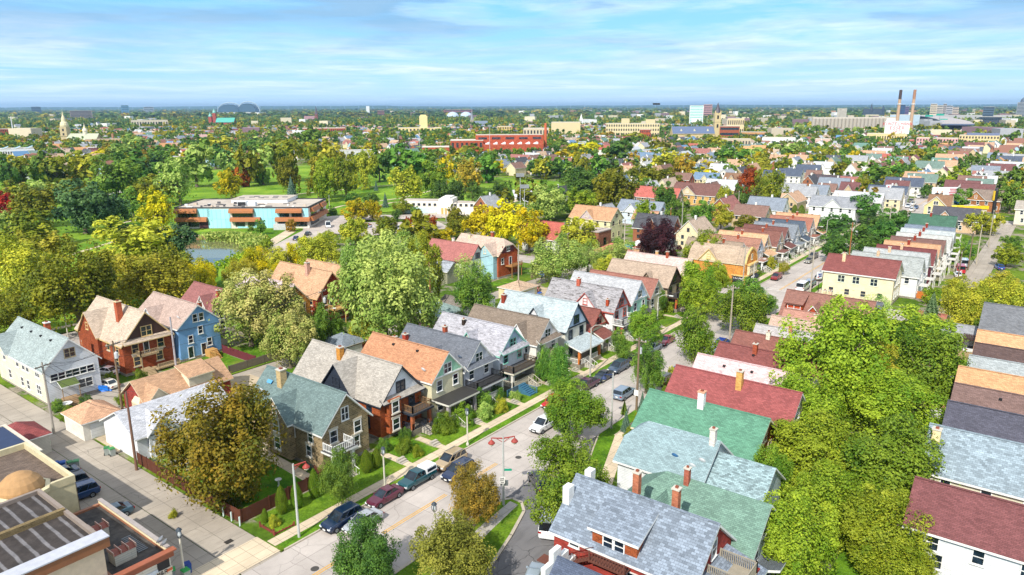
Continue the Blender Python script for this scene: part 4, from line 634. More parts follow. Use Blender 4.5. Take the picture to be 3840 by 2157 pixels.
block('block_ground', rect(10, -79.8, 127.3, -45.7), YARD); block('block_ground', rect(136.7, -.45, 292.8, 39.9), YARD); block('block_ground', rect(136.7, 44.6, 292.8, 130), YARD)
block('block_ground', rect(136.7, -40.4, 292.8, -12.45), YARD); block('block_ground', rect(136.7, -79.8, 292.8, -46.1), YARD)
block('median_lawn', [(-60, -12.45), (20.4, -12.45), (21.3, -13.2), (21.2, -14.4), (19.9, -15.7), (15.3, -17.4), (8.6, -19.4), (-60, -45.8)], G1)
block('parking_lot', rect(-60, -.4, -5.7, 87), ROADB, .02)
sheet('lot_patch', [(-10.6, 17.2), (-5.8, 17.4), (-5.8, 27), (-10.8, 27)], .028, cement('a89f92')); sheet('lot_patch', [(-11, 18.2), (-9.2, 18), (-6, 22.5), (-11, 25)], .03, cement('8a8480'))
sheet('sidewalk', rect(-9.8, -.3, -.6, 3.8), .034, WALK); sheet('sidewalk', rect(-60, .6, -9.8, 2.4), .036, WALK)
def kerb(pts, w=.2, z=.13):
    b = MB()
    for p, q in zip(pts, pts[1:]): d = math.hypot(q[0]-p[0], q[1]-p[1]); b.box(((p[0]+q[0])/2, (p[1]+q[1])/2, z/2-.07), (d+.1, w, z+.14), 0, math.atan2(q[1]-p[1], q[0]-p[0]))
    tag(add('kerb', b.mesh('kerb', [KERB])), kind='structure')
kerb([(-.6, -.52), (127.4, -.52)]); kerb([(-60, -.5), (-9, -.5)]); kerb([(42, -12.38), (127.4, -12.38)]); kerb([(12.1, -24.27), (21.6, -20.47), (42, -12.38)]); kerb([(12.1, -24.27), (-60, -53)]); kerb([(137, -.52), (293, -.52)]); kerb([(137, -12.38), (293, -12.38)])
kerb([(-60, -12.38), (20.4, -12.38), (21.35, -13.1), (21.3, -14.5), (20, -15.8), (15.4, -17.5), (8.7, -19.5), (-60, -45.9)], .34)
sheet('verge_grass', rect(-.5, -.42, 127.3, .72), .105, G2); sheet('sidewalk', rect(-.9, .72, 127.3, 2.15), .112, WALK)
sheet('verge_grass', [(42, -12.5), (127.3, -12.5), (127.3, -14.2), (43.5, -14.2)], .105, G2); sheet('sidewalk', rect(43, -15.8, 127.3, -14.2), .112, WALK)
sheet('verge_grass', [(12.1, -24.4), (21.6, -20.6), (42, -12.5), (43.5, -14.2), (22.1, -22.6), (12.5, -26.4), (-30, -43), (-31, -41.2)], .106, G2)
sheet('sidewalk', [(43.5, -14.2), (22.1, -22.4), (12.5, -26.2), (-10, -35.1), (-10.6, -33.8), (12.1, -24.9), (21.6, -21.1), (43, -12.7)][0:4]+[(-10.5, -36.6), (12, -27.8), (22.6, -24), (44, -15.8)], .114, WALK)
sheet('median_walk', [(-60, -20), (-60, -22.2), (4, -17.2), (14.5, -15.3), (20.6, -14.5), (20.7, -13.3), (14.4, -13.9), (4, -15.6)], .108, cement('a8a49c', 1.6, .1, .2))
for s0, s1 in ((137, 293),):
    sheet('verge_grass', rect(s0, -.42, s1, .8), .105, G2); sheet('sidewalk', rect(s0, .8, s1, 2.3), .112, WALK); sheet('verge_grass', rect(s0, -14, s1, -12.5), .105, G2); sheet('sidewalk', rect(s0, -15.6, s1, -14), .112, WALK); sheet('lawn', rect(s0+13, 2.3, 250, 6.5), .108, G1)
# front lawns of the row on the left
for a, b_, t0, t1, m in ((.6, 9.3, 2.2, 7, G1), (9.3, 19.4, 2.2, 8.5, G1), (20.6, 25.2, 2.3, 9.5, G2), (27.2, 34.4, 2.3, 7.5, G1), (35.2, 43.2, 2.2, 7.8, G2), (44.4, 52.6, 2.2, 8, G1), (53.6, 60.5, 2.2, 6, G1), (61.4, 68.4, 2.2, 5.6, G1), (69.2, 74.8, 2.2, 6, G1), (76, 84, 2.2, 6.6, G2), (85, 92.5, 2.2, 7, G1), (93.6, 101, 2.2, 6.8, G1), (102, 112, 2.2, 7, G1), (113, 126.5, 2.2, 8, G1)): sheet('front_lawn', rect(a, t0, b_, t1), .116, m)
for s, t1, nm in ((19.9, 7.2, 'passage beside the stone house'), (26, 6.8, 'red brick house porch'), (34.8, 7, 'mint gabled house'), (43.8, 7, 'lavender gabled house'), (53.1, 6, 'house with blue front steps'), (61, 5.4, 'white house with brown roof'), (68.8, 5.8, 'brick-pier porch'), (75.4, 6.4, 'small rust-roofed cottage'), (84.4, 6.7, 'white balcony house'), (93, 6.8, 'teal-fronted house'), (101.5, 6.6, 'low rust-brown house')):
    sheet('front_walk', rect(s-.55, 2.15, s+.55, t1), .12, WALK)
    b = MB()
    for i in range(3): b.box((0, i*.35, .05+i*.09), (1.2, .36, .1+i*.18))
    tag(add('garden_steps', b.mesh('garden_steps', [CONC]), None, (s, 3.1, .1)), 'concrete garden steps from the sidewalk to the '+nm, 'steps', 'garden steps')
sheet('yard_lawn', rect(1.6, 7.6, 10.6, 21), .118, grass('35601a', '5c861e')); sheet('garden_path', [(9.2, 9.2), (10.7, 9.2), (11.5, 21), (10, 21)], .122, WALK)
for r in (rect(25, 49.8, 29.6, 61.5), rect(26.5, 39.8, 36.5, 44), (rect(31, 49.5, 44, 60)), rect(88, 50, 98, 57), rect(100, 49.6, 108, 56), rect(160, 48, 175, 60), rect(20.5, 31, 28, 36), rect(60, 30, 70, 36)): sheet('back_lawn', r, .118, G2)
sheet('concrete_pad', [(17.6, 38.5), (26.3, 38.5), (26.3, 46.8), (21.3, 49), (19.8, 44)], .12, PADM); sheet('concrete_pad', rect(4.5, 49.3, 20, 60), .118, ROADB); sheet('concrete_pad', rect(-.9, 35.4, 5.5, 42), .118, PADM); sheet('concrete_pad', rect(44, 35, 50, 44), .118, PADM); sheet('concrete_pad', rect(96, 33, 106, 44), .118, PADM); sheet('asphalt_yard', rect(118, -56, 127, -46), .12, ASPH); sheet('concrete_pad', rect(110.5, -57, 118, -45.8), .118, PADM)
sheet('concrete_pad', rect(148, 44.8, 170, 56), .118, PADM); sheet('back_lawn', rect(55, -40, 127, -34), .112, G1); sheet('back_lawn', rect(12, -52, 118, -46), .114, G2)
# lane markings and castings
YL = paint('d8a22a', .8); WL = paint('e4e2dc', .8)
def strip(name, x0, y0, x1, y1, m, z=-.008): tag(add(name, MB().poly([(x0, y0, z), (x1, y0, z), (x1, y1, z), (x0, y1, z)]).mesh(name, [m])), kind='structure')
for a, b_ in ((-30, 1.4), (7.5, 17.5), (21, 27), (139, 200), (306, 420)):
    strip('lane_marking', a, -6.2, b_, -6.08, YL); strip('lane_marking', a, -6.5, b_, -6.38, YL)
for y in (-.3, -.6): pass
for x in (124.6, 126.0, 138.2, 139.6, 289, 290.5): strip('crossing_line', x, -12, x+.25, -.9, WL)
for x, y in ((-.7, -5.5), (66.5, -6.5), (30, -7.5)): tag(add('manhole_cover', MB().tube((0, 0, 0), (0, 0, .012), .42, .42, 18).mesh('manhole_cover', [paint('4a4744', .7)]), None, (x, y, -.02)), 'round dark iron manhole cover set in the %s' % ({-.7: 'street near the yellow line at the bottom', 66.5: 'street beside the new concrete patch', 30: 'street by the driving white car'}[x]), 'manhole cover')
tag(add('drain_grate', MB().box((0, 0, .01), (.8, .6, .03)).mesh('drain_grate', [paint('3a3632')]), None, (-3.3, 5.4, .03)), 'square rusty drain grate in the cracked alley', 'drain')
sheet('street_patch', rect(62, -8, 72, -3.5), -.012, cement('b0aaa2', 3., .1, .1)); sheet('street_patch', rect(96, -12, 108, -7), -.012, cement('8f8d8c'))
# ------------------------------------------------------------------ park
PG = grass('4a7220', '86a436', .05)
PGZ = .12
sheet('park_lawn', [(-120, 98), (60, 98), (90, 140), (120, 160), (150, 178), (150, 186), (130, 205), (160, 240), (330, 190), (330, 420), (120, 480), (-120, 480)], PGZ, PG); sheet('park_lawn', [(150, 186), (330, 105), (330, 240), (160, 240), (130, 210)], PGZ+.004, PG)
sheet('park_lawn', [(96, 142), (124, 160), (122, 173), (112, 181), (98, 160), (84, 140)], PGZ+.01, G2)
sheet('park_road', [(93.5, 97), (106, 97), (98, 132), (125, 150), (150, 168), (172, 148), (196, 128), (205, 138), (175, 162), (155, 184), (140, 184), (124, 163), (88, 138), (80, 110)], PGZ+.02, cement('b5aba3', 4., .3, .3)); sheet('park_road', [(126, 158), (128, 136), (160, 122), (170, 138), (150, 160)], PGZ+.03, cement('b5aba3', 4., .3, .3))
sheet('park_path', [(92, 140), (122, 164), (120, 168), (88, 142)], PGZ+.04, WALK)
def path(pts, w=1.6, z=PGZ+.05, name='park_path', m=None):
    b = MB()
    for p, q in zip(pts, pts[1:]):
        a = math.atan2(q[1]-p[1], q[0]-p[0]); nx, ny = -math.sin(a)*w/2, math.cos(a)*w/2; b.poly([(p[0]+nx, p[1]+ny, z), (q[0]+nx, q[1]+ny, z), (q[0]-nx, q[1]-ny, z), (p[0]-nx, p[1]-ny, z)])
    tag(add(name, b.mesh(name, [m or WALK])), kind='structure')
for pts in (((155, 196), (178, 206), (215, 205), (260, 220)), ((170, 184), (182, 190), (200, 196), (225, 187)), ((148, 182), (160, 196), (170, 212)), ((0, 102), (60, 102)), ((15, 99.5), (16, 140), (40, 175), (100, 215)), ((90, 235), (150, 260), (200, 262), (300, 250)), ((232, 150), (262, 150), (300, 175)), ((182, 147), (178, 140))): path(pts)
path([(60, 330), (140, 345), (200, 400)], 7, PGZ+.06, 'park_road', ROAD)
sheet('sports_court', [(237, 140), (246, 157), (276, 182), (297, 163), (268, 140), (250, 132)], PGZ+.06, cement('c9c9cc', 6., .2, .1))
sheet('swimming_plaza', [(236, 152), (246, 143), (256, 150), (246, 160)], PGZ+.05, WALK)
wt_ = NT('pond_water'); wb_ = wt_.add('ShaderNodeBump', {'Height': wt_.noise(wt_.co(), 2., 3), 'Strength': .12}); wt_.l.new(wb_.outputs[0], wt_.b.inputs['Normal']); PW = wt_.fin(srgb('6a6a48'), .06, .9)
sheet('pond_water', [(91.5, 186), (97, 181), (97, 165), (94.5, 155), (86, 141), (76, 131), (68, 132), (68, 140), (76, 158), (84, 176)], PGZ+.07, PW); sheet('pond_bank', [(89.5, 188), (100, 182), (101, 178), (96.5, 181.5), (91, 186.8), (84, 177), (82, 178)], PGZ+.14, WALK)
# reeds round the pond
def reeds(name, pts, n, h, label, key):
    P = []; 
    xs = np.array([p[0] for p in pts]); ys = np.array([p[1] for p in pts])
    while len(P) < n:
        k = rng.integers(0, len(pts)-1); t = rng.random(); P.append((xs[k]+(xs[k+1]-xs[k])*t+rng.normal()*2.0, ys[k]+(ys[k+1]-ys[k])*t+rng.normal()*1.6))
    P = np.array(P); z = rng.random(n)*h; V = leafquads(np.c_[P, z+PGZ], np.c_[rng.normal(size=(n, 2)), np.full(n, .3)], .35+.3*rng.random(n), .5)
    o = add(name, quads_mesh(name, V, rng.random(n), [LEAF[key]])); tag(o, label, 'reeds', kind='stuff')
reeds('reeds', [(93, 172), (97, 168), (98, 160), (97, 153), (92, 146)], 5200, 2.6, 'tall green and straw reeds fringing the pond before the school', 'p'); reeds('reeds', [(84, 137), (78, 130), (72, 128)], 1500, 1.6, 'low green reeds on the near bank of the pond', 'l')
# ------------------------------------------------------------------ the near row on the left of the street (fronts at the right-hand gables)
N90, P90 = -math.pi/2, math.pi/2
stone = brick('8f7c5c', .55, .24, 'b9ab90'); rbrick = brick('96502f'); ybrick = brick('c79a55', .4, .14)
sw, scream, slav, smint, sblue, slblue = siding('e4e6ea'), siding('d9d2b0'), siding('c3c8d2'), siding('9ed0b4'), siding('79a9dc'), siding('bcd3ea')
A1 = house('stone two-storey house with grey-green roof on the alley corner, white balcony over the door', 15.7, 9.1, N90, 15.4, 3.7, 5.6, 9.5, stone, '5f7d7c', wstyle='stone', oe=.6, chim=[((-11.2, -1.1, 7.2, .95, 3.2), dict(c='b09a72'))], cg=[((-8., 2.6, -1), dict(zp=8.4, out=.9, zb=.5, wallm=stone, glassw=(.7, 1.1)))], gwin=(1.0, 1.6))
for z in (2.2, 4.6): window(A1, 'R', -4.6, -8., z, 1.1, 1.6, WHITE, 'stone')
porch(A1, 0, 2.0, 1.7, -2., 2.9, 'flat', trim=WHITE, colc=WHITE, rail=False, bal=True, deck=.5, steps=0.0); dish(A1, -13.5, -2.8, 7.4)
add('skylight', MB().box((0, 0, 0), (1.0, .5, .08)).mesh('skylight', [paint('5a9fd0', .2)]), A1, (-13.4, -1.5, 8.35)).rotation_euler = (RD(46), 0, 0)
A2 = house('red brick house with weathered slate roof, white gable and dark side gable with wooden awning', 26.2, 10., N90, 18.3, 3.9, 5.6, 9.8, rbrick, 'a89f92', gable=siding('e8ecf2'), trim=paint('2c323e'), worn=.15, oe=.6, pent='y', chim=[((-11.3, -.9, 8.0, .8, 2.4), dict(c='b8803c'))], cg=[((-8.2, 3.3, -1), dict(zp=9.5, out=.5, wallm=siding('2f3644', .3), glassw=(1.3, 1.0)))], gwin=(1.5, 1.5))
for z in (2.2, 4.7):
    add('bay', MB().box((.45, -1.9, z), (.9, 2.2, 2.3)).mesh('bay', [rbrick]), A2); window(A2, 'F', .92, -1.9, z, 1.1, 1.5, WHITE, 'stone')
porch(A2, 0, 2.4, 1.9, 1.7, 3.1, 'flat', trim=paint('2c323e'), colc='9a5a3c', bal=True, balm=paint('8a6a4a'), steps=.3)
A3 = house('narrow house with bright orange roof and mint green gable', 34.0, 8.4, N90, 15.2, 3.3, 6.6, 9.9, scream, 'c27a3a', gable=smint, chim=[((-12, 1.2, 8, .6, 1.6), {})], vents=2, gwin=(1.5, 1.4)); porch(A3, 0, 3.0, 3.1, 0, 3.4, 'flat', trim=paint('d8d6cc'), roofm=paint('3a3836'), colc=paint('a9a2a6'), steps=-1.); dish(A3, -2, -2.9, 7.6)
A4 = house('house with dark slate-grey roof, lavender gable and long dark balcony full of chairs', 41.3, 8.6, N90, 14.8, 3.4, 6.1, 9.6, siding('c9cbd2'), '626a78', gable=slav, pent='y', chim=[((-7, .2, 9.3, .6, 1.3), {}), ((-13.5, -2.2, 7.2, .7, 1.5), dict(c='9c3f30'))], cg=[((-6.2, 1.6, -1), dict(zp=8.1, out=.3, wallm=sw, glassw=(.6, .8)))]); porch(A4, 0, 2.4, 3.2, 0, 3.1, 'flat', trim=paint('d0d2d6'), colc=paint('dcdcdc'), bal=True, balm=DARK, steps=-1.2); dish(A4, -1.6, -2.6, 7.4, 0, '5a6a80')
A5 = house('white house with patched pale grey roof, mint trim and blue front steps', 49.8, 8.6, N90, 14.8, 3.5, 6.2, 9.6, siding('e2e8f2'), 'a9a8b4', gable=siding('b4c4dc'), trim=paint('8fd0c0'), worn=.45, pent='y', chim=[((-9.5, -1.0, 8.6, .5, 1.0), dict(c='3a3028'))], cg=[((-6.3, 1.5, -1), dict(zp=8.6, out=.2, wallm=siding('b9b4ac'), glassw=(.6, .7)))]); porch(A5, 0, 2.6, 3.2, 0, 3.1, 'flat', trim=paint('d8d2c0'), colc=paint('d5d2ca'), bal=True, balm=paint('6a5a4a'), steps=1.4)
st_ = MB()
for i in range(7): st_.box((0, -i*.33, (1.3-i*.18)/2), (1.6, .34, 1.3-i*.18))
railing(st_, (-3.2, .5), (.9, .5), .1, 1.0); railing(st_, (.9, .3), (.9, -2.2), .1, .9); tag(add('front_steps', st_.mesh('front_steps', [paint('3f6f8c')]), None, (47.9, 5.2, .1)), 'blue painted wooden front steps with lattice and railings at the mint-trimmed house', 'steps')
A6 = house('white house with brown roof and deep white gable over a small porch', 56.8, 6.6, N90, 15.5, 3.2, 6.4, 9.7, siding('e6e2da'), '84705c', gable=siding('eceaea'), pent='y', cg=[((-3.8, 1.5, -1), dict(zp=9.0, out=.0, win=False))]); porch(A6, 0, 1.9, 1.8, .8, 3.2, 'gable', roofm=shingle('84705c'), colc=WHITE, bal=False, steps=0.)
A7 = house('tall house with pale blue-grey roof, light blue gable with black trim and deep brick-pier porch', 65.4, 6.4, N90, 15.4, 3.4, 6.6, 10.7, siding('d8d6ca'), 'a4b6bc', gable=slblue, trim=paint('26303c'), cg=[((-6.4, 2.2, -1), dict(zp=9.6, out=.3, wallm=sw, glassw=(1.5, 1.)))], chim=[((-15, -1.5, 8.6, .7, 1.6), dict(c='8a3a2a'))]); porch(A7, 0, 3.2, 3.5, 0, 3.2, 'shed', roofm=shingle('a4b6bc'), trim=WHITE, colc='b8703a', steps=-1.4, bal=False)
A8 = house('small cottage with rust-red roof and cream gable squeezed between taller houses', 73.2, 6.4, N90, 12, 2.8, 4.7, 7.7, siding('d2c8ac'), '8a3f2e', gable=siding('d8cdb4'), trim=paint('b0483c'), floors=1); porch(A8, 0, 2., 1.8, 0, 2.7, 'shed', roofm=shingle('8a3f2e'), colc=WHITE, steps=1., rail=False)
A9 = house('house with badly weathered grey shingles, grey gable and red trim, white balcony', 82.6, 7.0, N90, 15.8, 3.0, 6.0, 9.6, siding('e4e4e6'), '9d9aa0', gable=siding('8f93a0'), trim=paint('b8584c'), worn=.75, chim=[((-9.5, -.4, 9.0, .7, 1.5), dict(c='b8604c')), ((-1.5, -2.6, 6.6, .5, 1.3), dict(c='a8482c'))], cg=[((-6., 2.4, -1), dict(zp=8.7, out=.5, wallm=siding('ece4e6'), glassw=(.8, 1.1)))]); porch(A9, 0, 2.2, 2.9, 0, 3.1, 'flat', trim=WHITE, colc=paint('c0605a'), bal=True, balm=WHITE, steps=-1.)
A10 = house('teal-fronted house with light grey roof and pale blue gable balcony', 90.7, 7.2, N90, 15.4, 3.4, 5.9, 9.6, siding('a8dcc6'), 'a9acb2', gable=siding('bcd4ec'), cg=[((-5.5, 1.3, -1), dict(zp=8.0, out=0., win=False))]); porch(A10, 0, 2.0, 3.2, 0, 3., 'flat', trim=paint('7a4a38'), colc=paint('7a4a38'), steps=-1.)
A11 = house('low house with rust-brown roof almost hidden between its grey and tan neighbours', 99.2, 7.6, N90, 16, 3.2, 4.9, 8.3, siding('d8cfb8'), 'a05a44', gable=siding('d8cfb8'))
A12 = house('house with tan roof, dark timber gable and two-storey brick-pier veranda', 107.8, 7.5, N90, 15.5, 3.5, 5.8, 9.5, siding('b8a88c'), 'b09478', gable=siding('5a4a44', .3), trim=paint('4a3a30'), cg=[((-5, 1.6, -1), dict(zp=8.2, out=.1, wallm=siding('b8a88c')))]); porch(A12, 0, 2.4, 3.2, 0, 3.2, 'flat', trim=paint('4a3a30'), colc='b0583a', bal=True, balm=paint('4a4440'), steps=-1.)
A13 = house('house with pale pink shingle roof and tan gable', 119.4, 8.8, N90, 16.5, 3.4, 5.6, 9.1, brick('a8684c'), 'd3aca2', gable=siding('c8b8a0'), trim=paint('7a2f2a'), chim=[((-9, .3, 8.6, .6, 1.4), dict(c='c8a070')), ((-6, -.2, 8.8, .6, 1.5), {})]); porch(A13, 0, 2.0, 2.8, 0, 3., 'flat', steps=-.8)
# corner shop
V = root('corner_shop', 'yellow brick corner shop with curved gambrel gable and black awnings', 'shop', (139.6, 1.4, 0), N90)
vb = brick('c98a45', .4, .14); L, w, he = 15., 4.0, 6.0
prof = [(w, he), (w*.78, 7.8), (w*.42, 8.9), (0, 9.5)]
wb = MB(); out = [(-w, 0), (w, 0)]+prof+[(-a, b) for a, b in prof[::-1][1:]]; wb.poly([(0, a, b) for a, b in out]); wb.poly([(-L, a, b) for a, b in out][::-1])
for sg in (-1, 1): wb.poly([(0, sg*w, 0), (-L, sg*w, 0), (-L, sg*w, he), (0, sg*w, he)][::sg])
add('wall', wb.mesh('wall', [vb]), V); rb = MB()
for sg in (-1, 1):
    for (a, b_), (c, d) in zip([(w+.3, he-.25)]+prof[1:], prof[1:]+[(0, 9.5)]):
        if (a, b_) != (c, d): rb.slab([(-.25, sg*a, b_+.15), (-.25, sg*c, d+.15), (-L-.2, sg*c, d+.15), (-L-.2, sg*a, b_+.15)], .18, 0, 1)
add('roof', rb.mesh('roof', [shingle('b89a78'), CREAM]), V)
pp = MB()
for sg in (-1, 1):
    for (a, b_), (c, d) in zip(prof, prof[1:]): pp.slab([(.18, sg*a, b_+.42), (.18, sg*c, d+.42), (-.28, sg*c, d+.42), (-.28, sg*a, b_+.42)], .5, 0, 0)
add('parapet', pp.mesh('parapet', [paint('d9b873')]), V); add('cornice', MB().box((.25, 0, 3.05), (.6, 2*w+.4, .3)).box((.35, 0, 5.75), (.9, 6, .3)).box((-1.6, -w-.15, 3.05), (3.6, .3, .3)).mesh('cornice', [paint('e0c07c')]), V)
bay = add('bay_window', MB().box((.25, 0, 4.4), (.6, 5.4, 2.4)).mesh('bay_window', [paint('e6d2ac')]), V)
for u in (-1.9, -.65, .65, 1.9): window(V, 'F', .56, u, 4.5, .75, 1.5, CREAM)
window(V, 'F', 0, 0, 7.4, .9, 1.3, CREAM); window(V, 'R', -w, -6.5, 4.6, .8, 1.8, WHITE)
for nm, q in (('awning', [(.05, -3.6, 2.85), (.05, 3.6, 2.85), (1.15, 3.6, 1.9), (1.15, -3.6, 1.9)]), ('awning', [(-.2, -w-.05, 2.85), (-.2, -w-1.05, 1.9), (-3.0, -w-1.05, 1.9), (-3.0, -w-.05, 2.85)])):
    a_ = add(nm, MB().slab(q, .08, 0, 0).mesh('awning', [paint('1c1d26')]), V); lb = MB()
    if q[0][1] < -3.9: letters(lb, 'ViDA', -2.65, -w-.62, 2.62, .75, (1, 0), 0, .12)
    else: letters(lb, 'ViDA', .72, -1.2, 2.62, .62, (0, 1), 0, .12)
    add('shop_name', lb.mesh('shop_name', [WHITE]), a_)
add('shop_window', MB().box((.05, 0, 1.2), (.12, 6.6, 1.7)).mesh('shop_window', [glass()]), V); add('shop_window', MB().box((-1.6, -w-.05, 1.2), (2.4, .12, 1.7)).mesh('shop_window', [glass()]), V)
cross_gable(V, -9.6, 2.6, -1, w, he, 9.4, zp=8.9, out=.2, wallm=siding('e6d8a8'), roofm=shingle('b89a78'), trim=paint('e0c07c')); chimney(V, -12, 1., 8.6, .6, 1.5, 'c8a070')
FOOT += [(139.6, 9, 6)]
# row beyond the corner shop
for i, (s, t, L, rf, wl, gb, lb) in enumerate([(149, 7.4, 15, '9a8168', 'e2e2e2', 'cfdcec', 'second house past the corner shop, brown-grey roof and pale blue gable'), (157.5, 5.6, 14.5, 'a8694c', 'ece8e2', 'c4d8ee', 'house past the corner shop with rust-orange roof and white two-storey porch'), (165.5, 6.4, 13.5, 'd39a5c', 'd8bf8e', 'd2b68a', 'house past the corner shop with bright tan-orange roof and ochre gable'), (173, 5, 13, '85493a', 'd8c8a0', 'd0b890', 'house past the corner shop with red-brown roof and cream gable'), (181, 5.6, 12.5, '7a4036', '7a4a3c', '5e3a34', 'dark maroon timber house in the row past the corner shop'), (188.5, 5, 12.5, '77828f', 'e6eaee', 'dfe6f0', 'grey-roofed white house in the row past the corner shop'), (196.5, 5.2, 13, '44576c', 'c9d8e4', 'b8cfe4', 'dark blue-roofed house in the row past the corner shop'), (205, 5, 13, 'a85c3c', 'e4ddd0', 'e0d2c0', 'rust-roofed house far along the row past the corner shop'), (213, 5, 13.5, 'cf9254', 'e2dccc', 'd8ccb0', 'orange-roofed house at the far end of the row past the corner shop')]):
    h = house(lb, s, t, N90, L, 3.3, 5.2, 8.8, siding(wl), rf, gable=siding(gb), chim=[((-5-i % 3, -.3, 8.3, .55, 1.2), {})]); porch(h, 0, 2.2, 2.7, 0, 3., 'flat' if i % 2 else 'shed', roofm=shingle(rf), colc=WHITE, steps=-.8)
WH = house('big white house with grey roof and two gables above dark street trees', 262, 3.4, N90, 17, 4.6, 6.4, 9.8, siding('eeeef2'), '8d929c', faces=['F', 'R'], cg=[((-8.3, 3.2, -1), dict(zp=9.2, out=.4, wallm=siding('eeeef2'), glassw=(1., 1.3)))], chim=[((-8, .4, 9.4, .6, 1.4), dict(c='e0dcd0'))])
# ------------------------------------------------------------------ row on the right of the street (rear gables face the camera)
B1 = root('brick_house', 'large red brick corner house with mottled blue-grey roof, wide dormer and rusty fire escape', 'house', (14.8, -26.2, 0), P90)
rm = shingle('75869a', .24, .42, .32); rw = brick('9c4038', .45, .2, '8c3830'); L, w, he, hr = 13.4, 4.2, 6.6, 10.1
b = MB(); profile_wall(b, L, w, he, hr, 0); add('wall', b.mesh('wall', [rw]), B1); b = MB(); gable_roof(b, L, w, he, hr, .4, .35); add('roof', b.mesh('roof', [rm, WHITE]), B1)
d = MB().extr([(-3.9, w*.95, he-.9), (-3.9, w*.95, he+1.7), (-3.9, .9, 9.35), (-3.9, .9, he-.9)], (-4.4, 0, 0)); dm = add('dormer', d.mesh('dormer', [brick('96502f')]), B1)
add('dormer_roof', MB().slab([(-3.6, w*1.05, he+1.75), (-8.6, w*1.05, he+1.75), (-8.6, .7, 9.75), (-3.6, .7, 9.75)], .26, 0, 1).mesh('dormer_roof', [rm, WHITE]), dm)
for u in (-5.5, -6.6): window(dm, 'L', w*.95, u, he+.75, .85, 1.5, WHITE, name='dormer_window')
for x in (-.2, .0): pass
for y_ in (1.9, -1.9): b = MB().box((0, y_, 8.3), (.7, .9, 3.4)); add('white_pier', b.mesh('white_pier', [WHITE]), B1)
chimney(B1, -5.2, -1.6, 9.3, .6, 2.2, 'a86a50'); chimney(B1, -9.2, -1.4, 9.3, .6, 2.0, 'a86a50')
for u, z in ((-8.1, 4.6), (-11.2, 4.4), (-7.8, 2.)): window(B1, 'L', w, u, z, .95, 1.7, WHITE)
window(B1, 'L', w, -2.2, 6.0, .9, .5, WHITE, 'fixed'); window(B1, 'K', -L, 1., 4.6); window(B1, 'K', -L, 0, 7.8)
fe = MB(); fm = paint('6a4034', .8); fe.box((-6.2, w+.7, he-.75), (3.4, 1.2, .07)); railing(fe, (-4.5, w+1.25), (-7.9, w+1.25), he-.75, .95); p, q = Vector((-4.4, w+.75, he-.75)), Vector((-.9, w+.75, 3.7))
for sg in (-.35, .35):
    fe.tube(p+Vector((0, sg, 0)), q+Vector((0, sg, 0)), .06, .06, 4); fe.tube(p+Vector((0, sg, .9)), q+Vector((0, sg, .9)), .03, .03, 4)
for i in range(12): c = p.lerp(q, i/11); fe.box(c, (.25, .7, .04)); fe.tube(c+Vector((0, .35, 0)), c+Vector((0, .35, .9)), .02, .02, 4)
fe.box((.2, w+.75, 3.7), (1.6, 1.2, .07)); fe.tube((-5, w, he-1.9), (-5, w+1.2, he-.8), .04, .04, 4); fe.tube((-7.4, w, he-1.9), (-7.4, w+1.2, he-.8), .04, .04, 4); add('fire_escape', fe.mesh('fire_escape', [fm]), B1)
r = add('rear_wing', MB().box((-L-1.6, .4, 2.9), (3.2, 6., 5.8)).mesh('rear_wing', [rw]), B1); add('rear_roof', MB().slab([(-L, 3.9, 6.6), (-L-3.7, 3.9, 5.5), (-L-3.7, -3.2, 5.5), (-L, -3.2, 6.6)], .2, 0, 1).mesh('rear_roof', [rm, WHITE]), r)
b = MB(); railing(b, (-L-.2, -1.2), (-L-3.3, -1.2), 6.1, 1.1, 0, .16); railing(b, (-L-3.3, -1.2), (-L-3.3, 1.6), 6.1, 1.1, 0, .16); railing(b, (-L-3.3, 1.6), (-L-.2, 1.6), 6.1, 1.1, 0, .16); b.box((-L-1.8, .2, 6.15), (3.2, 2.8, .1)); add('roof_deck', b.mesh('roof_deck', [paint('9c9484', .9)]), r)
FOOT += [(14.8, -33, 5)]
B0 = house('dark blue-roofed building with stepped white front at the bottom edge', 7.2, -28.8, P90, 13, 2.7, 4.2, 6.6, brick('9c4038'), '4a5a78', wins=None); b = MB()
for i, z in enumerate((5.2, 6.4, 7.4, 6.4, 5.2)): b.box((.2, -2.4+i*1.2, z/2), (.45, 1.21, z))
add('parapet_front', b.mesh('parapet_front', [WHITE]), B0)
B2 = house('house with faded green roof and hipped front end between grey-blue roofs', 22.6, -27.6, P90, 13.8, 3.9, 5.6, 8.9, siding('d2dae0'), '5c8c78', clipF=5.6, faces=['K', 'L'], chim=[((-6.2, .4, 8.2, .5, 2.0), dict(c='9c5a48'))], cg=[((-4.6, 1.7, 1), dict(zp=7.8, out=.2, win=False))]); porch(B2, -13.8-2.3, 2.3, 2., 0, 3., 'shed', roofm=shingle('5f6a74'), colc=WHITE, rail=True)
B3 = house('white house with teal-grey mottled roof in two steps and rear gable porch', 31.6, -23.4, P90, 9.6, 4.2, 5.9, 9.2, siding('e0e4e6'), '7a9ca4', clipF=7.6, faces=['K', 'L'], chim=[((-9.3, .4, 7.6, .6, 3.0), dict(c='c8c2ba'))]); dish(B3, -6, 2.6, 7.3, 3.1, '3a6a9a'); dish(B3, -8.2, 3., 7.0, 3.1); dish(B3, -9, 2.4, 7.6, 3.1)
wb = MB(); wb.extr([(-9.6, -3.6, 0), (-9.6, 3.6, 0), (-9.6, 3.6, 5.2), (-9.6, 0, 7.9), (-9.6, -3.6, 5.2)], (-6., 0, 0)); rr = add('rear_wing', wb.mesh('rear_wing', [siding('b9c8d0')]), B3); rb = MB()
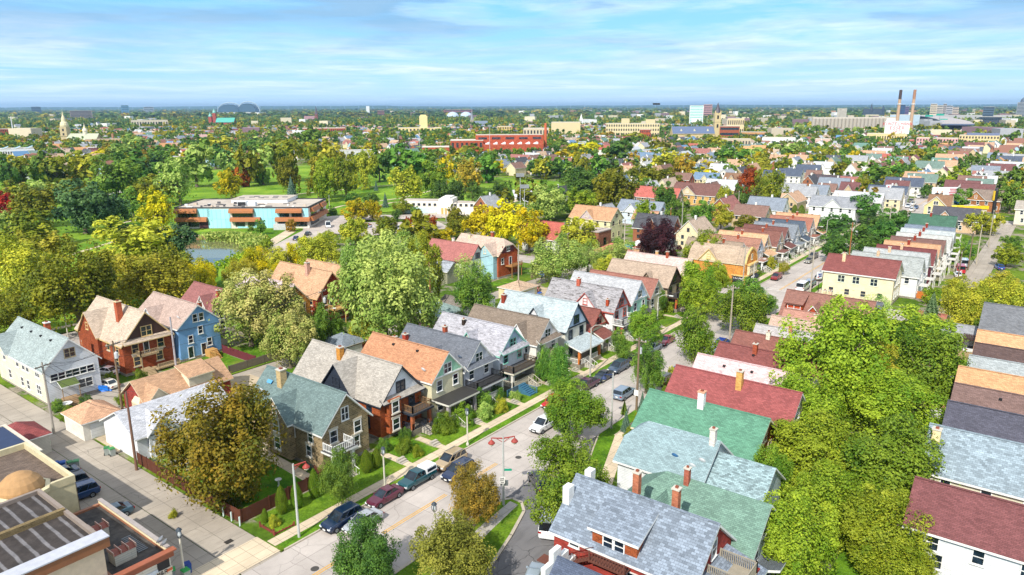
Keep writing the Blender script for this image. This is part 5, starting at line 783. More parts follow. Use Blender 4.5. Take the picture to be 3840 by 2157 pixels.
for sg in (-1, 1): rb.slab([(-9.7, sg*4., 5.05), (-9.7, 0, 8.05), (-16., 0, 8.05), (-16., sg*4., 5.05)], .2, 0, 1)
add('rear_roof', rb.mesh('rear_roof', [shingle('7a9ca4', var=.4), WHITE]), rr)
B4 = house('brick house with bright green roof, white chimney and wooden rear balcony', 40.6, -21.0, P90, 14.2, 4.3, 5.9, 9.1, brick('a05c38'), '3f8f6c', gable=None, faces=['K', 'L'], trim=CREAM, chim=[((-6.6, .5, 8.4, .75, 2.3), dict(c='e6e4e0', cap='d8a080'))], oe=.6); add('side_awning', MB().slab([(-6, 4.3, 4.2), (-9.6, 4.3, 4.2), (-9.6, 5.2, 3.6), (-6, 5.2, 3.6)], .12, 0, 1).mesh('side_awning', [shingle('3f8f6c'), CREAM]), B4)
b = MB().box((-15.2, -1.2, 3.2), (2., 3.2, .18)); railing(b, (-16.1, -2.7), (-16.1, .3), 3.3, .95); railing(b, (-14.3, .3), (-16.1, .3), 3.3, .95)
for yy in (-2.6, .2): b.box((-16, yy, 1.6), (.16, .16, 3.2))
add('rear_balcony', b.mesh('rear_balcony', [paint('c8a868')]), B4)
for (s, t, L, w_, rf, wl, hr_, lb, kw) in [
 (49.8, -20.2, 16, 4.4, 'a03a38', 'c8c0b0', 9.5, 'long house with bright red roof and tall tan chimney', dict(chim=[((-8.8, .9, 8.4, .75, 2.6), dict(c='c89a5a'))])),
 (58.6, -19.6, 16, 3.6, 'd8b0b2', 'd8d0c8', 8.6, 'long low house with faded pink roof behind the red roof', dict(vents=3)),
 (65.8, -20., 16, 3.9, '8a3a34', 'c8bca8', 8.6, 'house with dark red roof and short brick chimney', dict(chim=[((-5.4, .6, 8, .6, 1.6), {})], vents=2)),
 (73.2, -19.8, 16, 3.6, '8f4a3a', 'c8bca8', 8.6, 'house with brown-red roof and cream chimney', dict(chim=[((-5., .3, 8.2, .6, 1.2), dict(c='d8d0bc'))], vents=1)),
 (80, -20.8, 14, 3.1, 'aaa4a4', 'd8d4cc', 8.2, 'house with pale grey roof near the big yellow-green trees', dict(chim=[((-5.4, .3, 7.8, .5, 1.4), dict(c='b07058'))])),
 (86.2, -21.4, 14, 3.1, 'c09a80', 'd8d0c0', 8.4, 'house with tan roof and slim chimney near the big yellow-green trees', dict(chim=[((-7, .3, 7.8, .5, 2.0), dict(c='d0b090'))])),
 (92.6, -21.6, 14, 3.1, 'b8765c', 'd8c8b0', 8.2, 'house with salmon-brown roof just below the dormered brown house', dict())]:
    house(lb, s, t, P90, L, w_, 5.6 if hr_ > 9 else 5.0, hr_, siding(wl), rf, faces=['K', 'L'], **kw)
B12 = house('wide house with red-brown roof, square white dormer and brick cross gable', 101.6, -19.2, P90, 15., 4.8, 4.7, 9.6, brick('a0543c'), '965a46', faces=['K', 'L'], cg=[((-6., 3.0, 1), dict(zp=8.4, out=.2, wallm=brick('a8482c', .3, .25), glassw=(.8, 1.1), trim=WHITE))], chim=[((-6.2, -1.2, 8.8, .5, 1.4), dict(c='e0c8a8')), ((-7.2, -1.2, 8.8, .5, 1.4), dict(c='d8b898'))])
dm = add('dormer', MB().box((-2.2, 2.4, 7.0), (3., 2.6, 2.2)).mesh('dormer', [brick('a8482c', .3, .25)]), B12); add('dormer_roof', MB().slab([(-.5, 4.1, 8.1), (-3.9, 4.1, 8.1), (-3.9, .3, 9.5), (-.5, .3, 9.5)], .2, 0, 1).mesh('dormer_roof', [shingle('965a46'), paint('6a4034')]), dm); add('dormer_window', window_mesh(2.2, 1.3, WHITE, 'double')[0], dm, (-2.2, 3.72, 7.1), P90)
house('low house with dark blue-grey roof hidden below the cream building', 118, -18.6, P90, 14, 3.8, 3.4, 5.6, siding('c9c4b8'), '59606e', faces=['K', 'L'], chim=[((-9, 1, 4.6, .5, 1.2), {})], floors=1)
B14 = house('long cream apartment house with dark red roof on the far corner of the crossing', 143.2, -16.2, P90, 15., 4.6, 6.6, 9.7, siding('e9dcb8'), '8c3a34', faces=['K', 'L'], wins=None, chim=[((-3.5, 1.6, 8.2, .7, 2.3), dict(c='d8bc98'))])
for u in (-4, -7.2, -11): window(B14, 'L', 4.6, u, 5., 1.4, 1.5, paint('d8e0cc'), 'double')
for u in (-2, -5.5, -9, -12.5): window(B14, 'L', 4.6, u, 2., 1., 1.3, CREAM)
for u in (-2.3, 0, 2.3):
    for z in (2.2, 5.): window(B14, 'K', -15, u, z)
for (s, t, L, w_, rf, wl, hr_, lb) in [(152.4, -19.5, 15, 4., '98a09e', 'e8e8ea', 9.2, 'tall white house with grey roof behind the cream apartment house'), (160.6, -20.5, 14, 3.5, 'a3a9aa', 'dfe4ea', 9., 'house with pale grey roof, second behind the cream apartment house'), (168, -22, 13, 3.2, '7c2f30', '5a2a34', 8.8, 'house with deep maroon roof in the right-hand row'), (175.4, -22.4, 12.5, 3.2, 'c98c4e', 'd8c8a8', 8.9, 'house with orange-tan roof in the right-hand row'), (183, -22.6, 12.5, 3.3, '7a5046', 'd8cdb8', 9., 'house with brown roof in the right-hand row'), (191, -22.6, 13, 3.6, 'b0b2ae', 'dcdcd8', 9., 'house with pale silver roof in the right-hand row'), (200, -22.2, 13, 4., 'a9b4b6', 'd9dde0', 9., 'house with wide blue-silver roof in the right-hand row'), (209.6, -21.6, 12.6, 3.4, '6b7d94', 'ccd4da', 8.8, 'house with slate-blue roof below the green roof'), (230, -19.8, 12.5, 4.8, '2f6b50', '3a6a58', 9.6, 'big house with dark green roof near the billboards')]:
    h = house(lb, s, t, P90, L, w_, 5.6, hr_, siding(wl), rf, faces=['K', 'L'], chim=[((-5.5, .4, hr_-.6, .6, 1.4), dict(c='d0b090' if s < 175 else '8c3a2c'))])
    b = MB().box((-L-1.1, 0, 2.9), (2., 3., .15))
    for yy in (-1.4, 1.4): b.box((-L-2, yy, 1.5), (.14, .14, 3.0))
    railing(b, (-L-2.05, -1.4), (-L-2.05, 1.4), 3., .9); add('rear_porch', b.mesh('rear_porch', [paint('d5d3cc')]), h)
# ------------------------------------------------------------------ far right row beyond the right alley
for (s, t, L, w_, rf, wl, he_, hr_, lb, kw) in [
 (37.6, -51.5, 19, 4.0, '7e3a3c', 'e6e9ee', 5.3, 8.2, 'white clapboard house with maroon roof at the right edge', dict()),
 (49., -51., 19, 4.5, '7f97a6', 'd8d2bc', 6.2, 9.6, 'house with blue-grey dotted roof and cream rear porch windows at the right edge', dict(chim=[((-.5, 1.5, 7.6, .8, 2.2), dict(c='d8c89c'))], var=.5)),
 (58.8, -51.6, 19, 4.2, '4d4d60', 'c8c4bc', 5.6, 9.2, 'house with dark purple-grey roof at the right edge', dict()),
 (66.6, -51.4, 19, 3.8, '7c5a52', 'c8c0b4', 5.6, 9., 'house with brown roof and three small vents at the right edge', dict(vents=3, chim=[((-10, .4, 8.2, .6, 1.8), dict(c='8a6a50'))])),
 (74.2, -51., 19, 3.8, 'cf8f42', 'd2c8b0', 5.6, 9., 'house with bright orange roof and brick chimney at the right edge', dict(chim=[((-9.6, .6, 8, .6, 1.8), dict(c='c89880'))])),
 (81, -51.6, 19, 3.4, '97a3a8', 'b4d4d2', 5.6, 8.8, 'house with silver-grey roof and turquoise rear porch at the right edge', dict(chim=[((-8.6, .6, 8, .6, 1.6), dict(c='d8c8a0'))])),
 (88.2, -51.6, 18, 3.4, '5e4440', 'a8ccd0', 5.6, 8.8, 'house with dark brown roof and roof deck at the right edge', dict()),
 (96.2, -51.2, 18, 3.8, 'd8954a', 'd2c8b0', 5.2, 8.8, 'house with orange roof below the tall grey roof at the right edge', dict()),
 (112, -50.6, 18, 4.6, '6c7078', 'd8d4cc', 6., 9.8, 'tall house with plain dark grey roof at the right edge above the orange one', dict())]:
    var = kw.pop('var', None); h = house(lb, s, t, P90, L, w_, he_, hr_, siding(wl), rf, faces=['F', 'L'], rm=shingle(rf, .24, .42, .3) if var else None, **kw)
b = MB().box((0, 0, 3.), (2.6, 3.2, .15)); railing(b, (-1.2, -1.5), (-1.2, 1.5), 3.05, .95); railing(b, (-1.2, 1.5), (1.2, 1.5), 3.05, .95)
for xx in (-1.1, 1.1):
    for yy in (-1.4, 1.4): b.box((xx, yy, 1.5), (.14, .14, 3.0))
add('rear_deck', b.mesh('rear_deck', [paint('4a3430')]), h, (1.4, 0, 0))
garage('small white garage with grey roof by the dark asphalt yard, right of the spruce', 115.6, -44.2, P90, 7.5, 2.6, 2.6, 4.2, siding('e4e6ea'), '8f939b')
garage('shed with pale green metal roof behind the orange roofs on the right', 88.6, -46.6, P90, 4, 2.2, 2.2, 3., siding('b8ad98'), '9fb4ac', door=False, name='shed'); garage('small garage with orange-brown roof half under the yellow trees on the right', 77, -47, P90, 4, 2.8, 2.4, 3.8, siding('dcdcd8'), 'b57a3c', door=False)
garage('small outbuilding with teal green roof in the bottom right corner', 28.4, -56, P90, 6, 2., 2.6, 4.2, siding('7a9a94'), '2f7c6c', door=False, name='shed'); garage('white shed beneath the trees by the maroon roof', 60, -47, P90, 3.4, 1.8, 2.4, 3.4, siding('e6e6e6'), '8c5248', door=False, name='shed')
garage('small garage with rust-red roof beside the spruce', 122.5, -38.6, P90, 5, 2.4, 2.4, 3.9, siding('d8cdb8'), 'b0563a', door=False)
# ------------------------------------------------------------------ houses behind the alley on the left
D1 = house('white clapboard house with grey-green roof and long band of porch windows at the left edge', 3.9, 59.5, N90, 19, 3.9, 5.9, 9.8, siding('dfe3ea', .26), '8fa2a2', wins=None, vents=4, cg=[((-16.2, 3.0, -1), dict(zp=8.4, out=.5, wallm=siding('e2d8c2')))], chim=[((-12, 1.6, 7.6, .8, 2.2), dict(c='a8583c', cap='e8e8e8'))])
sb = MB()
sb.box((-9.5, -3.98, 3.1), (19, .12, 5.2)); add('side_wall', sb.mesh('side_wall', [siding('e2d8c0', .4)]), D1)
window(D1, 'F', 0, 0, 4.3, 6.2, 1.0, WHITE, 'band'); window(D1, 'F', 0, 0, 7.6, 1.4, 1.3, paint('b8a888'), 'double'); window(D1, 'F', 0, 1.6, 2.2, 2., 1.3, WHITE, 'double')
for u, z in ((-2.2, 5.0), (-2.4, 2.2), (-6, 5), (-7.6, 5), (-6.6, 2.), (-10, 5), (-9, 2.), (-15.5, 5), (-14, 2.2)): window(D1, 'R', -4.04, u, z, 1. if u < -3 else 1.5, 1.4, WHITE)
aw = add('awning', MB().slab([(.05, -2.4, 3.6), (.05, .2, 3.6), (1.6, .2, 2.9), (1.6, -2.4, 2.9)], .2, 0, 1).mesh('awning', [paint('5a6a34'), WHITE]), D1); b = MB().box((1.5, -2.3, 1.4), (.1, .1, 2.8)).box((1.5, .1, 1.4), (.1, .1, 2.8)).box((.9, -1.1, .4), (1.6, 2.2, .8))
for i in range(4): b.box((1.9+i*.3, -1.1, .35-i*.08), (.3, 1.3, .7-i*.16))
add('stoop', b.mesh('stoop', [paint('a08464', .9)]), aw)
D2 = house('large brown brick house with cream slate roof, tall chimney and rear balcony', 17.2, 62.6, N90, 17, 4.2, 5.8, 10.5, brick('8f4a30'), 'c3a98c', gable=siding('4a352e', .3), trim=paint('d9bd86'), wstyle='stone', worn=.1, chim=[((-5.4, -1.7, 7.6, .9, 4.2), dict(c='a8583c', cap='d8c8a0'))], cg=[((-11.2, 3.4, -1), dict(zp=9.6, out=.6, zb=.5, wallm=brick('8f4a30')))], pent='y', gwin=(1.7, 1.6))
b = MB().box((.8, -.6, 3.3), (1.6, 3., .14)); railing(b, (1.55, -2.1), (1.55, .9), 3.35, .9); railing(b, (.05, -2.1), (1.55, -2.1), 3.35, .9); b.box((1.5, -2., 1.7), (.12, .12, 3.3)); b.box((1., 2.2, .5), (2., 4., .16))
railing(b, (2., .4), (2., 4.1), .5, .9); b.box((1., -1., .4), (2., 1.4, .8)); [b.box((2.2+i*.3, -1., .35-i*.08), (.3, 1.3, .7-i*.16)) for i in range(4)]
add('rear_balcony', b.mesh('rear_balcony', [paint('b09a78')]), D2); window(D2, 'F', 0, -.3, 4.4, .8, 2., WHITE, 'fixed', 'door')
D3 = house('sky-blue clapboard house with tan-pink roof', 26.2, 61.8, N90, 15, 3.9, 6.6, 9.9, sblue, 'b39484', wins=None, cg=[((-9, 2.4, -1), dict(zp=8.8, out=.6, zb=.5, wallm=siding('a8c8e8')))], chim=[((-3, 2.2, 8, .6, 1.4), {})])
for u, z in ((-.6, 7.6), (.6, 7.6), (.2, 5.2), (-1.8, 3.9), (1.7, 2.6)): window(D3, 'F', 0, u, z, .75, 1.3, WHITE)
for u in (.5, -2.): window(D3, 'F', 0, u, 1.5, .85, 2., WHITE, 'fixed', 'door')
for u, z in ((-2, 5.4), (-4, 5.4), (-3, 2.4), (-12, 5), (-13, 2.4)): window(D3, 'R', -3.9, u, z); 
b = MB().box((1., 1.3, .7), (1.6, 1.6, 1.4)); [b.box((2.+i*.3, 1.3, .6-i*.1), (.3, 1.2, 1.2-i*.2)) for i in range(6)]; railing(b, (1.8, .6), (3.6, .6), .4, 1.); add('rear_steps', b.mesh('rear_steps', [paint('c89a5c')]), D3); dish(D3, -1.5, -2.9, 7.9)
house('house with dusty red roof behind the sky-blue house', 37.5, 70.5, N90, 12, 3.5, 5.6, 8.9, siding('e4d8d0'), '9c5450', cg=[((-3.5, 1.8, -1), dict(zp=8., out=.2))], chim=[((-1, -1.4, 7.6, .6, 1.5), {})])
D5 = house('yellow-brown brick house with pale pink roof', 46.6, 61.6, N90, 17, 3.7, 5.6, 9.6, brick('b8843e', .4, .2), 'd2b4b8', trim=paint('d8c8ac'), wstyle='stone', gwin=(.9, 1.4), chim=[((-10, .3, 8.8, .6, 1.5), dict(c='b8704c'))])
D6 = house('dark red brick house with steep orange-tan roof and tall brick chimney', 54.4, 59.4, N90, 17, 3.9, 6.6, 11.1, brick('8c3a2a'), 'c8925a', trim=paint('e0b888'), wstyle='stone', gwin=(.9, 1.7), chim=[((-6.4, -1., 8.8, .8, 3.6), dict(c='b89484'))], cg=[((-10.8, 2.4, -1), dict(zp=9.8, out=.3, wallm=siding('e8d8b8')))])
b = MB().box((1., .2, 3.4), (2., 3., .14)); railing(b, (1.95, -1.3), (1.95, 1.7), 3.45, .9); railing(b, (.1, -1.3), (1.95, -1.3), 3.45, .9); b.box((1.9, -1.2, 1.7), (.14, .14, 3.4)); b.box((1.9, 1.6, 1.7), (.14, .14, 3.4)); add('rear_balcony', b.mesh('rear_balcony', [paint('d8b070')]), D6); window(D6, 'F', 0, -.4, 4.5, .85, 2., WHITE, 'fixed', 'door')
house('tan-roofed house peeping out behind the steep orange-tan roof', 63.5, 66, N90, 13, 3.5, 5.6, 9.8, siding('d8c8a8'), 'c8925a')
D7 = house('pale house with long brick-red roof left of the barrel of tan roofs', 103.5, 61.2, N90, 16, 3.5, 5.2, 9.1, siding('e2ddd8'), 'b35a52', trim=paint('6a3430'), chim=[((-8.6, .2, 8.6, .6, 1.4), dict(c='d8d0c8'))]); garage('grey-roofed stone outbuilding left of the long brick-red roof', 96.5, 63.5, N90, 7, 2.4, 3.4, 5.4, siding('9a9a84'), '98a2b0', door=False, name='shed')
D8 = house('tan clipped-gable house with maroon gable, pale blue side gable and brick base', 110.6, 56.6, N90, 16, 4.2, 6.6, 10.1, brick('a85432'), 'c4a48c', gable=None, trim=paint('e4d8c0'), clipF=8.6, wins=None, chim=[((-6.4, 1.4, 9., .7, 2.2), {}), ((-12.5, -1, 8.8, .7, 1.5), dict(c='d8c8a8'))], cg=[((-3.2, 2.8, -1), dict(zp=9.2, out=1.6, zb=.2, wallm=siding('a8d0dc'), glassw=(.7, 1.3)))])
add('gable', MB().box((.03, 0, 7.6), (.1, 5., 1.9)).mesh('gable_panel', [siding('6e2a2e', .3)]), D8); window(D8, 'F', .06, 0, 7.7, 1.2, 1.3, WHITE, 'double'); window(D8, 'F', 0, -2.4, 4.6); window(D8, 'F', 0, 1, 4.2, 1., 2.1, WHITE, 'fixed', 'door'); b = MB().box((1.2, 1., 3.1), (2.4, 4.6, .2)); railing(b, (2.3, -1.2), (2.3, 3.2), 3.2, .9)
for yy in (-1.1, 3.1): b.box((2.2, yy, 1.5), (.16, .16, 3.))
add('rear_deck', b.mesh('rear_deck', [paint('a87848')]), D8)
house('white house with bright terracotta roof behind the yellow trees', 146, 62.4, N90, 13, 4., 4.9, 9.4, siding('e4e2dc'), 'c0482c'); house('tan house with pale roof left of the orange gabled house', 118.5, 66, N90, 12, 3.2, 5., 8., siding('ccbfa4'), 'c8b090')
D10 = house('cream gabled house with patchy orange-brown roof over a brick storefront', 174.8, 60., N90, 16, 4.2, 7.4, 11., siding('e8e4b4'), 'c58a4c', worn=.2, trim=CREAM, cg=[((-9., 2.6, -1), dict(zp=10.2, out=.3, wallm=siding('c4b4bc'), glassw=(1.3, 1.1)))], chim=[((-6, 1.6, 9.6, .7, 1.4), {}), ((-8, 1.6, 9.6, .7, 1.4), {})], wstyle='hung')
sf = root('brick_storefront', 'flat-roofed brown brick storefront attached below the orange gabled house', 'shop', (163, 62, 0)); add('wall', MB().box((0, 3.5, 2.6), (8, 16, 5.2)).mesh('wall', [brick('8f6048')]), sf); add('roof', MB().box((0, 3.5, 5.3), (8.4, 16.4, .35), 0).mesh('roof', [paint('b4a8a0', .9)]), sf)
for yy in (-3, 1, 5): window(sf, 'K', -4, yy, 3.2, .9, 1.4, DARK); window(sf, 'R', -4.5, 0, 2, 1.4, 2., DARK)
house('pale blue house with slate-grey roof and two front gables', 211, 60.5, N90, 17.5, 4.2, 5.4, 9.2, siding('d4e2f2'), '7f8ea2', chim=[((-7, .3, 8.8, .6, 1.6), dict(c='8a8478'))], cg=[((-11.2, 2.8, -1), dict(zp=8.3, out=.3, wallm=siding('e4eaf2'), glassw=(.8, .9)))]); house('small house with rust-tan roof beside the pale blue house', 203, 58.5, N90, 9, 3., 4., 6.8, siding('c8d4e0'), 'c08458')
house('tan brick house with brown roof and big front gable left of the dark red tree', 277.6, 65, N90, 21, 5.6, 5.4, 10., brick('c8a064', .4, .2), '7c4a40', cg=[((-13, 4., -1), dict(zp=9., out=.4, wallm=siding('d8c8a4'), glassw=(1.2, 1.1)))], chim=[((-11, .3, 9.4, .8, 1.8), dict(c='c8b490'))]); house('house with vivid coral-red roof half hidden by a dark tree', 262, 77, N90, 22, 4., 4.6, 8.8, siding('a08878'), 'c8503c')
# garages along the alley on the left
G_ = root('grey_garage_block', 'long white garage with pale grey roof and small front gable beside the alley', 'garage', (-.4, 35., 0), 0.0); rg = shingle('b3b6c0'); b = MB()
b.extr([(0, -4.6, 0), (0, 4.6, 0), (0, 4.6, 3.4), (0, 0, 5.7), (0, -4.6, 3.4)], (13.4, 0, 0)); add('wall', b.mesh('wall', [siding('e6e9ee')]), G_); b = MB()
for sg in (-1, 1): b.slab([(-.4, sg*5., 3.3), (-.4, 0, 5.85), (13.8, 0, 5.85), (13.8, sg*5., 3.3)], .16, 0, 1)
add('roof', b.mesh('roof', [rg, WHITE]), G_); b = MB().extr([(1.4, -5.0, 0), (5.0, -5.0, 0), (5.0, -5., 3.4), (3.2, -5., 5.3), (1.4, -5., 3.4)], (0, 3, 0)); cgo = add('cross_gable', b.mesh('cross_gable', [siding('e6e9ee')]), G_); b = MB()
for sg in (-1, 1): b.slab([(3.2+sg*2.1, -5.3, 3.25), (3.2, -5.3, 5.45), (3.2, -.8, 5.45), (3.2+sg*2.1, -4.6, 3.25)], .15, 0, 1)
add('gable_roof', b.mesh('gable_roof', [rg, WHITE]), cgo); add('garage_door', MB().box((3.2, -5.04, 1.3), (2.6, .08, 2.4)).mesh('garage_door', [siding('eceff4', .3)]), cgo); add('window', MB().box((3.2, -5.04, 3.7), (.6, .08, .6)).mesh('window', [DARK]), cgo)
FOOT += [(3, 35, 5), (9, 35, 5)]
O_ = root('orange_garage_block', 'long red brick garage with orange-brown roof, cream dormer and cross gable', 'garage', (6.4, 45.2, 0), 0.0); ro_ = shingle('c08a54'); b = MB()
b.extr([(0, -3.5, 0), (0, 3.5, 0), (0, 3.5, 2.8), (0, 0, 5.4), (0, -3.5, 2.8)], (13.2, 0, 0)); add('wall', b.mesh('wall', [brick('93403a')]), O_); b = MB()
for sg in (-1, 1): b.slab([(-.4, sg*3.9, 2.65), (-.4, 0, 5.55), (13.6, 0, 5.55), (13.6, sg*3.9, 2.65)], .16, 0, 1)
add('roof', b.mesh('roof', [ro_, CREAM]), O_); dm = add('dormer', MB().box((8.6, -2.2, 4.0), (3.8, 2.2, 1.6)).mesh('dormer', [siding('e6dcc4')]), O_); add('dormer_roof', MB().slab([(6.4, -3.6, 4.75), (10.8, -3.6, 4.75), (10.8, .2, 5.9), (6.4, .2, 5.9)], .15, 0, 1).mesh('dormer_roof', [ro_, CREAM]), dm)
b = MB().extr([(-.6, -4.2, 0), (3.6, -4.2, 0), (3.6, -4.2, 2.6), (1.5, -4.2, 4.9), (-.6, -4.2, 2.6)], (0, 4, 0)); cgo = add('cross_gable', b.mesh('cross_gable', [siding('e4d8ba')]), O_); b = MB()
for sg in (-1, 1): b.slab([(1.5+sg*2.5, -4.6, 2.35), (1.5, -4.6, 5.05), (1.5, 0, 5.05), (1.5+sg*2.5, -3, 2.35)], .15, 0, 1)
add('gable_roof', b.mesh('gable_roof', [ro_, CREAM]), cgo); FOOT += [(10, 45, 4), (16, 45, 4)]
garage('small white garage with orange roof, overgrown, at the alley mouth', .6, 42.4, N90, 6, 2.6, 2.7, 4.3, siding('e6e2d8'), 'cf925c', hip=True)
for a in [('maroon garage with blue-grey roof behind the slate roof', 43, 39.6, N90, 6, 2.8, 2.6, 4., siding('7c2f2c'), '78889a', True), ('weathered garage with patchy teal hipped roof', 68.6, 38.8, N90, 7, 3.6, 2.6, 4.4, siding('b8b8b0'), '7fa09c', True), ('dark shed with brown-grey roof behind the teal hipped garage', 74.6, 40, N90, 6, 2.6, 2.6, 4., siding('8a8478'), '7f7468', False), ('small garage with salmon pink roof behind the patched grey roof', 56, 31, N90, 6, 2.2, 2.6, 4., siding('d8d0c8'), 'cf8a88', False), ('little brown-roofed garage beside the orange fence', 59.2, 36.6, N90, 5, 2.2, 2.4, 3.6, siding('c8b48c'), '8a6a50', False), ('garage with terracotta hipped roof by the blue pool', 147, 41, N90, 9, 4., 2.6, 4.8, siding('c8b8a4'), 'c85c3c', True), ('cream open carport with tan hipped roof and bins beside it', 94.6, 38, N90, 6.4, 3.4, 2.8, 4.2, siding('e2d2a8'), 'c09a72', True), ('rust-roofed small garage in front of the purple tree', 158, 37.5, N90, 5.5, 2.6, 2.6, 4., siding('d0a884'), 'b8643c', True), ('flat teal-grey garage behind the row past the corner shop', 170, 36.5, N90, 6, 2.6, 2.4, 3.4, siding('c8d0d4'), '6f8fa4', False), ('white garage in the back yard left of the weathered grey roof', 82, 40, N90, 6, 2.4, 2.6, 3.8, siding('dfe4e8'), '8a8f94', False)]:
    garage(*a[:-1], hip=a[-1])
# ------------------------------------------------------------------ flat-roofed buildings
def flat(name, label, cat, cx, cy, dx, dy, h, wall, roofm, rz=0.0, par=.6, cop=None, z0=0.0, wins=(), wsz=(1.1, 1.5), fr=None, band=False):
    o = root(name, label, cat, (cx, cy, 0), rz); b = MB().box((0, 0, (h+z0)/2), (dx, dy, h-z0)); add('wall', b.mesh('wall', [wall]), o)
    add('roof', MB().box((0, 0, h+.06), (dx-.5, dy-.5, .12)).mesh('roof', [roofm]), o)
    if par:
        b = MB(); t = .35
        for s_ in (-1, 1): b.box((s_*(dx/2-t/2+.06), 0, h+par/2), (t, dy+.12, par)); b.box((0, s_*(dy/2-t/2+.06), h+par/2-.003), (dx-2*t+.12, t, par-.006))
        add('parapet', b.mesh('parapet', [cop or wall]), o)
    for f, n, zs in wins:
        half = dx/2 if f in 'FK' else dy/2; span = dy if f in 'FK' else dx; sg = 1 if f in 'FL' else -1
        for z in zs:
            if band:
                nx, ny, r_ = FACE[f]; c = (sg*half, 0) if nx else (0, sg*half); add('window_band', MB().box((0, 0, 0), (.1, span*.9, wsz[1])).mesh('window_band', [glass()]), o, (*c, z), r_)
            else:
                for i in range(n): window(o, f, sg*half, -span/2+span*(i+.5)/n, z, wsz[0], wsz[1], fr or WHITE)
    FOOT.append((cx, cy, max(dx, dy)*.55)); return o
TAR = NT('tar_roofing'); c_ = TAR.co(); TAR = TAR.fin(TAR.mix(TAR.ramp(TAR.noise(c_, .6, 6, .7), (.35, 0.), (.7, 1.)), srgb('2e2d2e'), srgb('5c5854')), .85, .3)
STR = NT('striped_tar_roofing'); c_ = STR.co(); w_ = STR.add('ShaderNodeTexWave', {'Vector': c_, 'Scale': .27, 'Distortion': .8, 'Detail': 3., 'Detail Scale': 2.}, bands_direction='X').outputs['Fac']
STR = STR.fin(STR.mix(1., STR.mix(STR.ramp(w_, (.8, 0.), (.93, 1.)), srgb('3b3634'), srgb('6c6a6c')), STR.ramp(STR.noise(c_, .9, 6, .75), (.3, .6), (.7, 1.5)), 'MULTIPLY'), .85, .25)
GRAV = cement('b5ab9f', 90., .1, .5)
lowb = flat('low_workshop', 'low white workshop with black roof, two roof boxes and brown cornice, bottom left', 'workshop', -13.4, 9.2, 5.2, 13.8, 4.0, siding('ddd9cc', .3), TAR, par=.35, cop=paint('9a6a50'))
for s_ in (1,): add('side_parapet', MB().box((2.5, 0, 4.35), (.3, 13.8, .7)).mesh('side_parapet', [paint('e2d6b4')]), lowb); add('parapet_coping', MB().box((2.5, 0, 4.74), (.42, 13.9, .08)).mesh('parapet_coping', [paint('a49c98')]), lowb)
cn = add('cornice', MB().box((0, -7.05, 4.15), (5.6, .5, .7)).box((0, -7.3, 4.55), (5.9, .7, .12)).mesh('cornice', [paint('9c5a40')]), lowb)
for y_ in (-4.6, .8):
    k = add('roof_box', MB().box((-.5, y_, 4.6), (1.9, 1.3, 1.1)).mesh('roof_box', [siding('cfc9b8', .22)]), lowb)
    b = MB().poly([(-1.5, y_-.7, 5.17), (.5, y_-.7, 5.17), (.5, y_, 5.5), (-1.5, y_, 5.5)]).poly([(-1.5, y_, 5.5), (.5, y_, 5.5), (.5, y_+.7, 5.17), (-1.5, y_+.7, 5.17)])
    for i in range(4): b.box((-1.5+i*.66, y_, 5.36), (.07, 1.4, .34), 1)
    add('rusty_skylight', b.mesh('rusty_skylight', [paint('8a4a3a', .4), paint('c8a898')]), k)
for x_ in (2.55,): dish(lowb, 2.5, -6.4, 4.9, .4); dish(lowb, 2.5, -5.7, 4.95, .4)
add('garage_door', MB().box((.3, -6.93, 1.6), (2.6, .1, 2.8)).mesh('garage_door', [paint('d3dde6')]), lowb); add('window', MB().box((1.9, -6.94, 3.2), (1.1, .1, .9)).mesh('window', [DARK]), lowb)
sg = add('shop_sign', MB().box((1.9, -6.97, 2.45), (1.5, .08, .5)).mesh('shop_sign', [paint('e8dcc8')]), lowb); lb = MB(); letters(lb, 'M&R', 1.2, -7.03, 2.66, .38, (1, 0), 0, .04); add('sign_letters', lb.mesh('sign_letters', [DARK]), sg); add('sign_stripe', MB().box((2.35, -7.03, 2.47), (.55, .04, .26)).mesh('sign_stripe', [paint('d06a3c')]), sg)
b = MB()
for i in range(12): b.box((1.2, -1.5-i*.3, 4.25), (.9, .08, .06))
add('ladder', b.mesh('ladder', [STEEL]), lowb)
mid = flat('tan_building', 'tan rendered building with striped tar roof and silver coping in the bottom left corner', 'building', -25.6, 9.2, 19., 13.2, 7.9, paint('dcc9b0'), STR, par=.5, cop=paint('8f8278'))
b = MB(); b.box((0, -6.9, 8.05), (19.6, .9, .9), 0); add('cornice', b.mesh('cornice', [paint('8a5a3c')]), mid); add('coping', MB().box((0, -6.7, 8.6), (19.6, 1.5, .12)).mesh('coping', [paint('b9bcc6', .5)]), mid); add('party_wall', MB().box((0, .6, 8.2), (18.8, .45, .7)).mesh('party_wall', [brick('7a6a4c')]), mid)
for x_ in (4.5, -1.5, -6): window(mid, 'R', -6.6, x_, 5.2, 1.0, 1.9, paint('8fc8c8'), 'stone')
for y_ in (-3, 3): window(mid, 'F', 9.5, y_, 5, .9, 1.5, paint('8fc8c8'))
dome = flat('domed_corner_building', 'cream corner building with rusty dome over its octagonal bay and crumbling side wall', 'building', -23, 24.4, 21.6, 12.6, 6.6, paint('d6cba6'), shingle('6b5646', .3, .6), par=.8, cop=paint('cfc4a0'))
add('side_wall', MB().box((10.84, 0, 3.2), (.16, 12.4, 6.3)).mesh('side_wall', [brick('8c8070', .5, .25, '5a5048')]), dome)
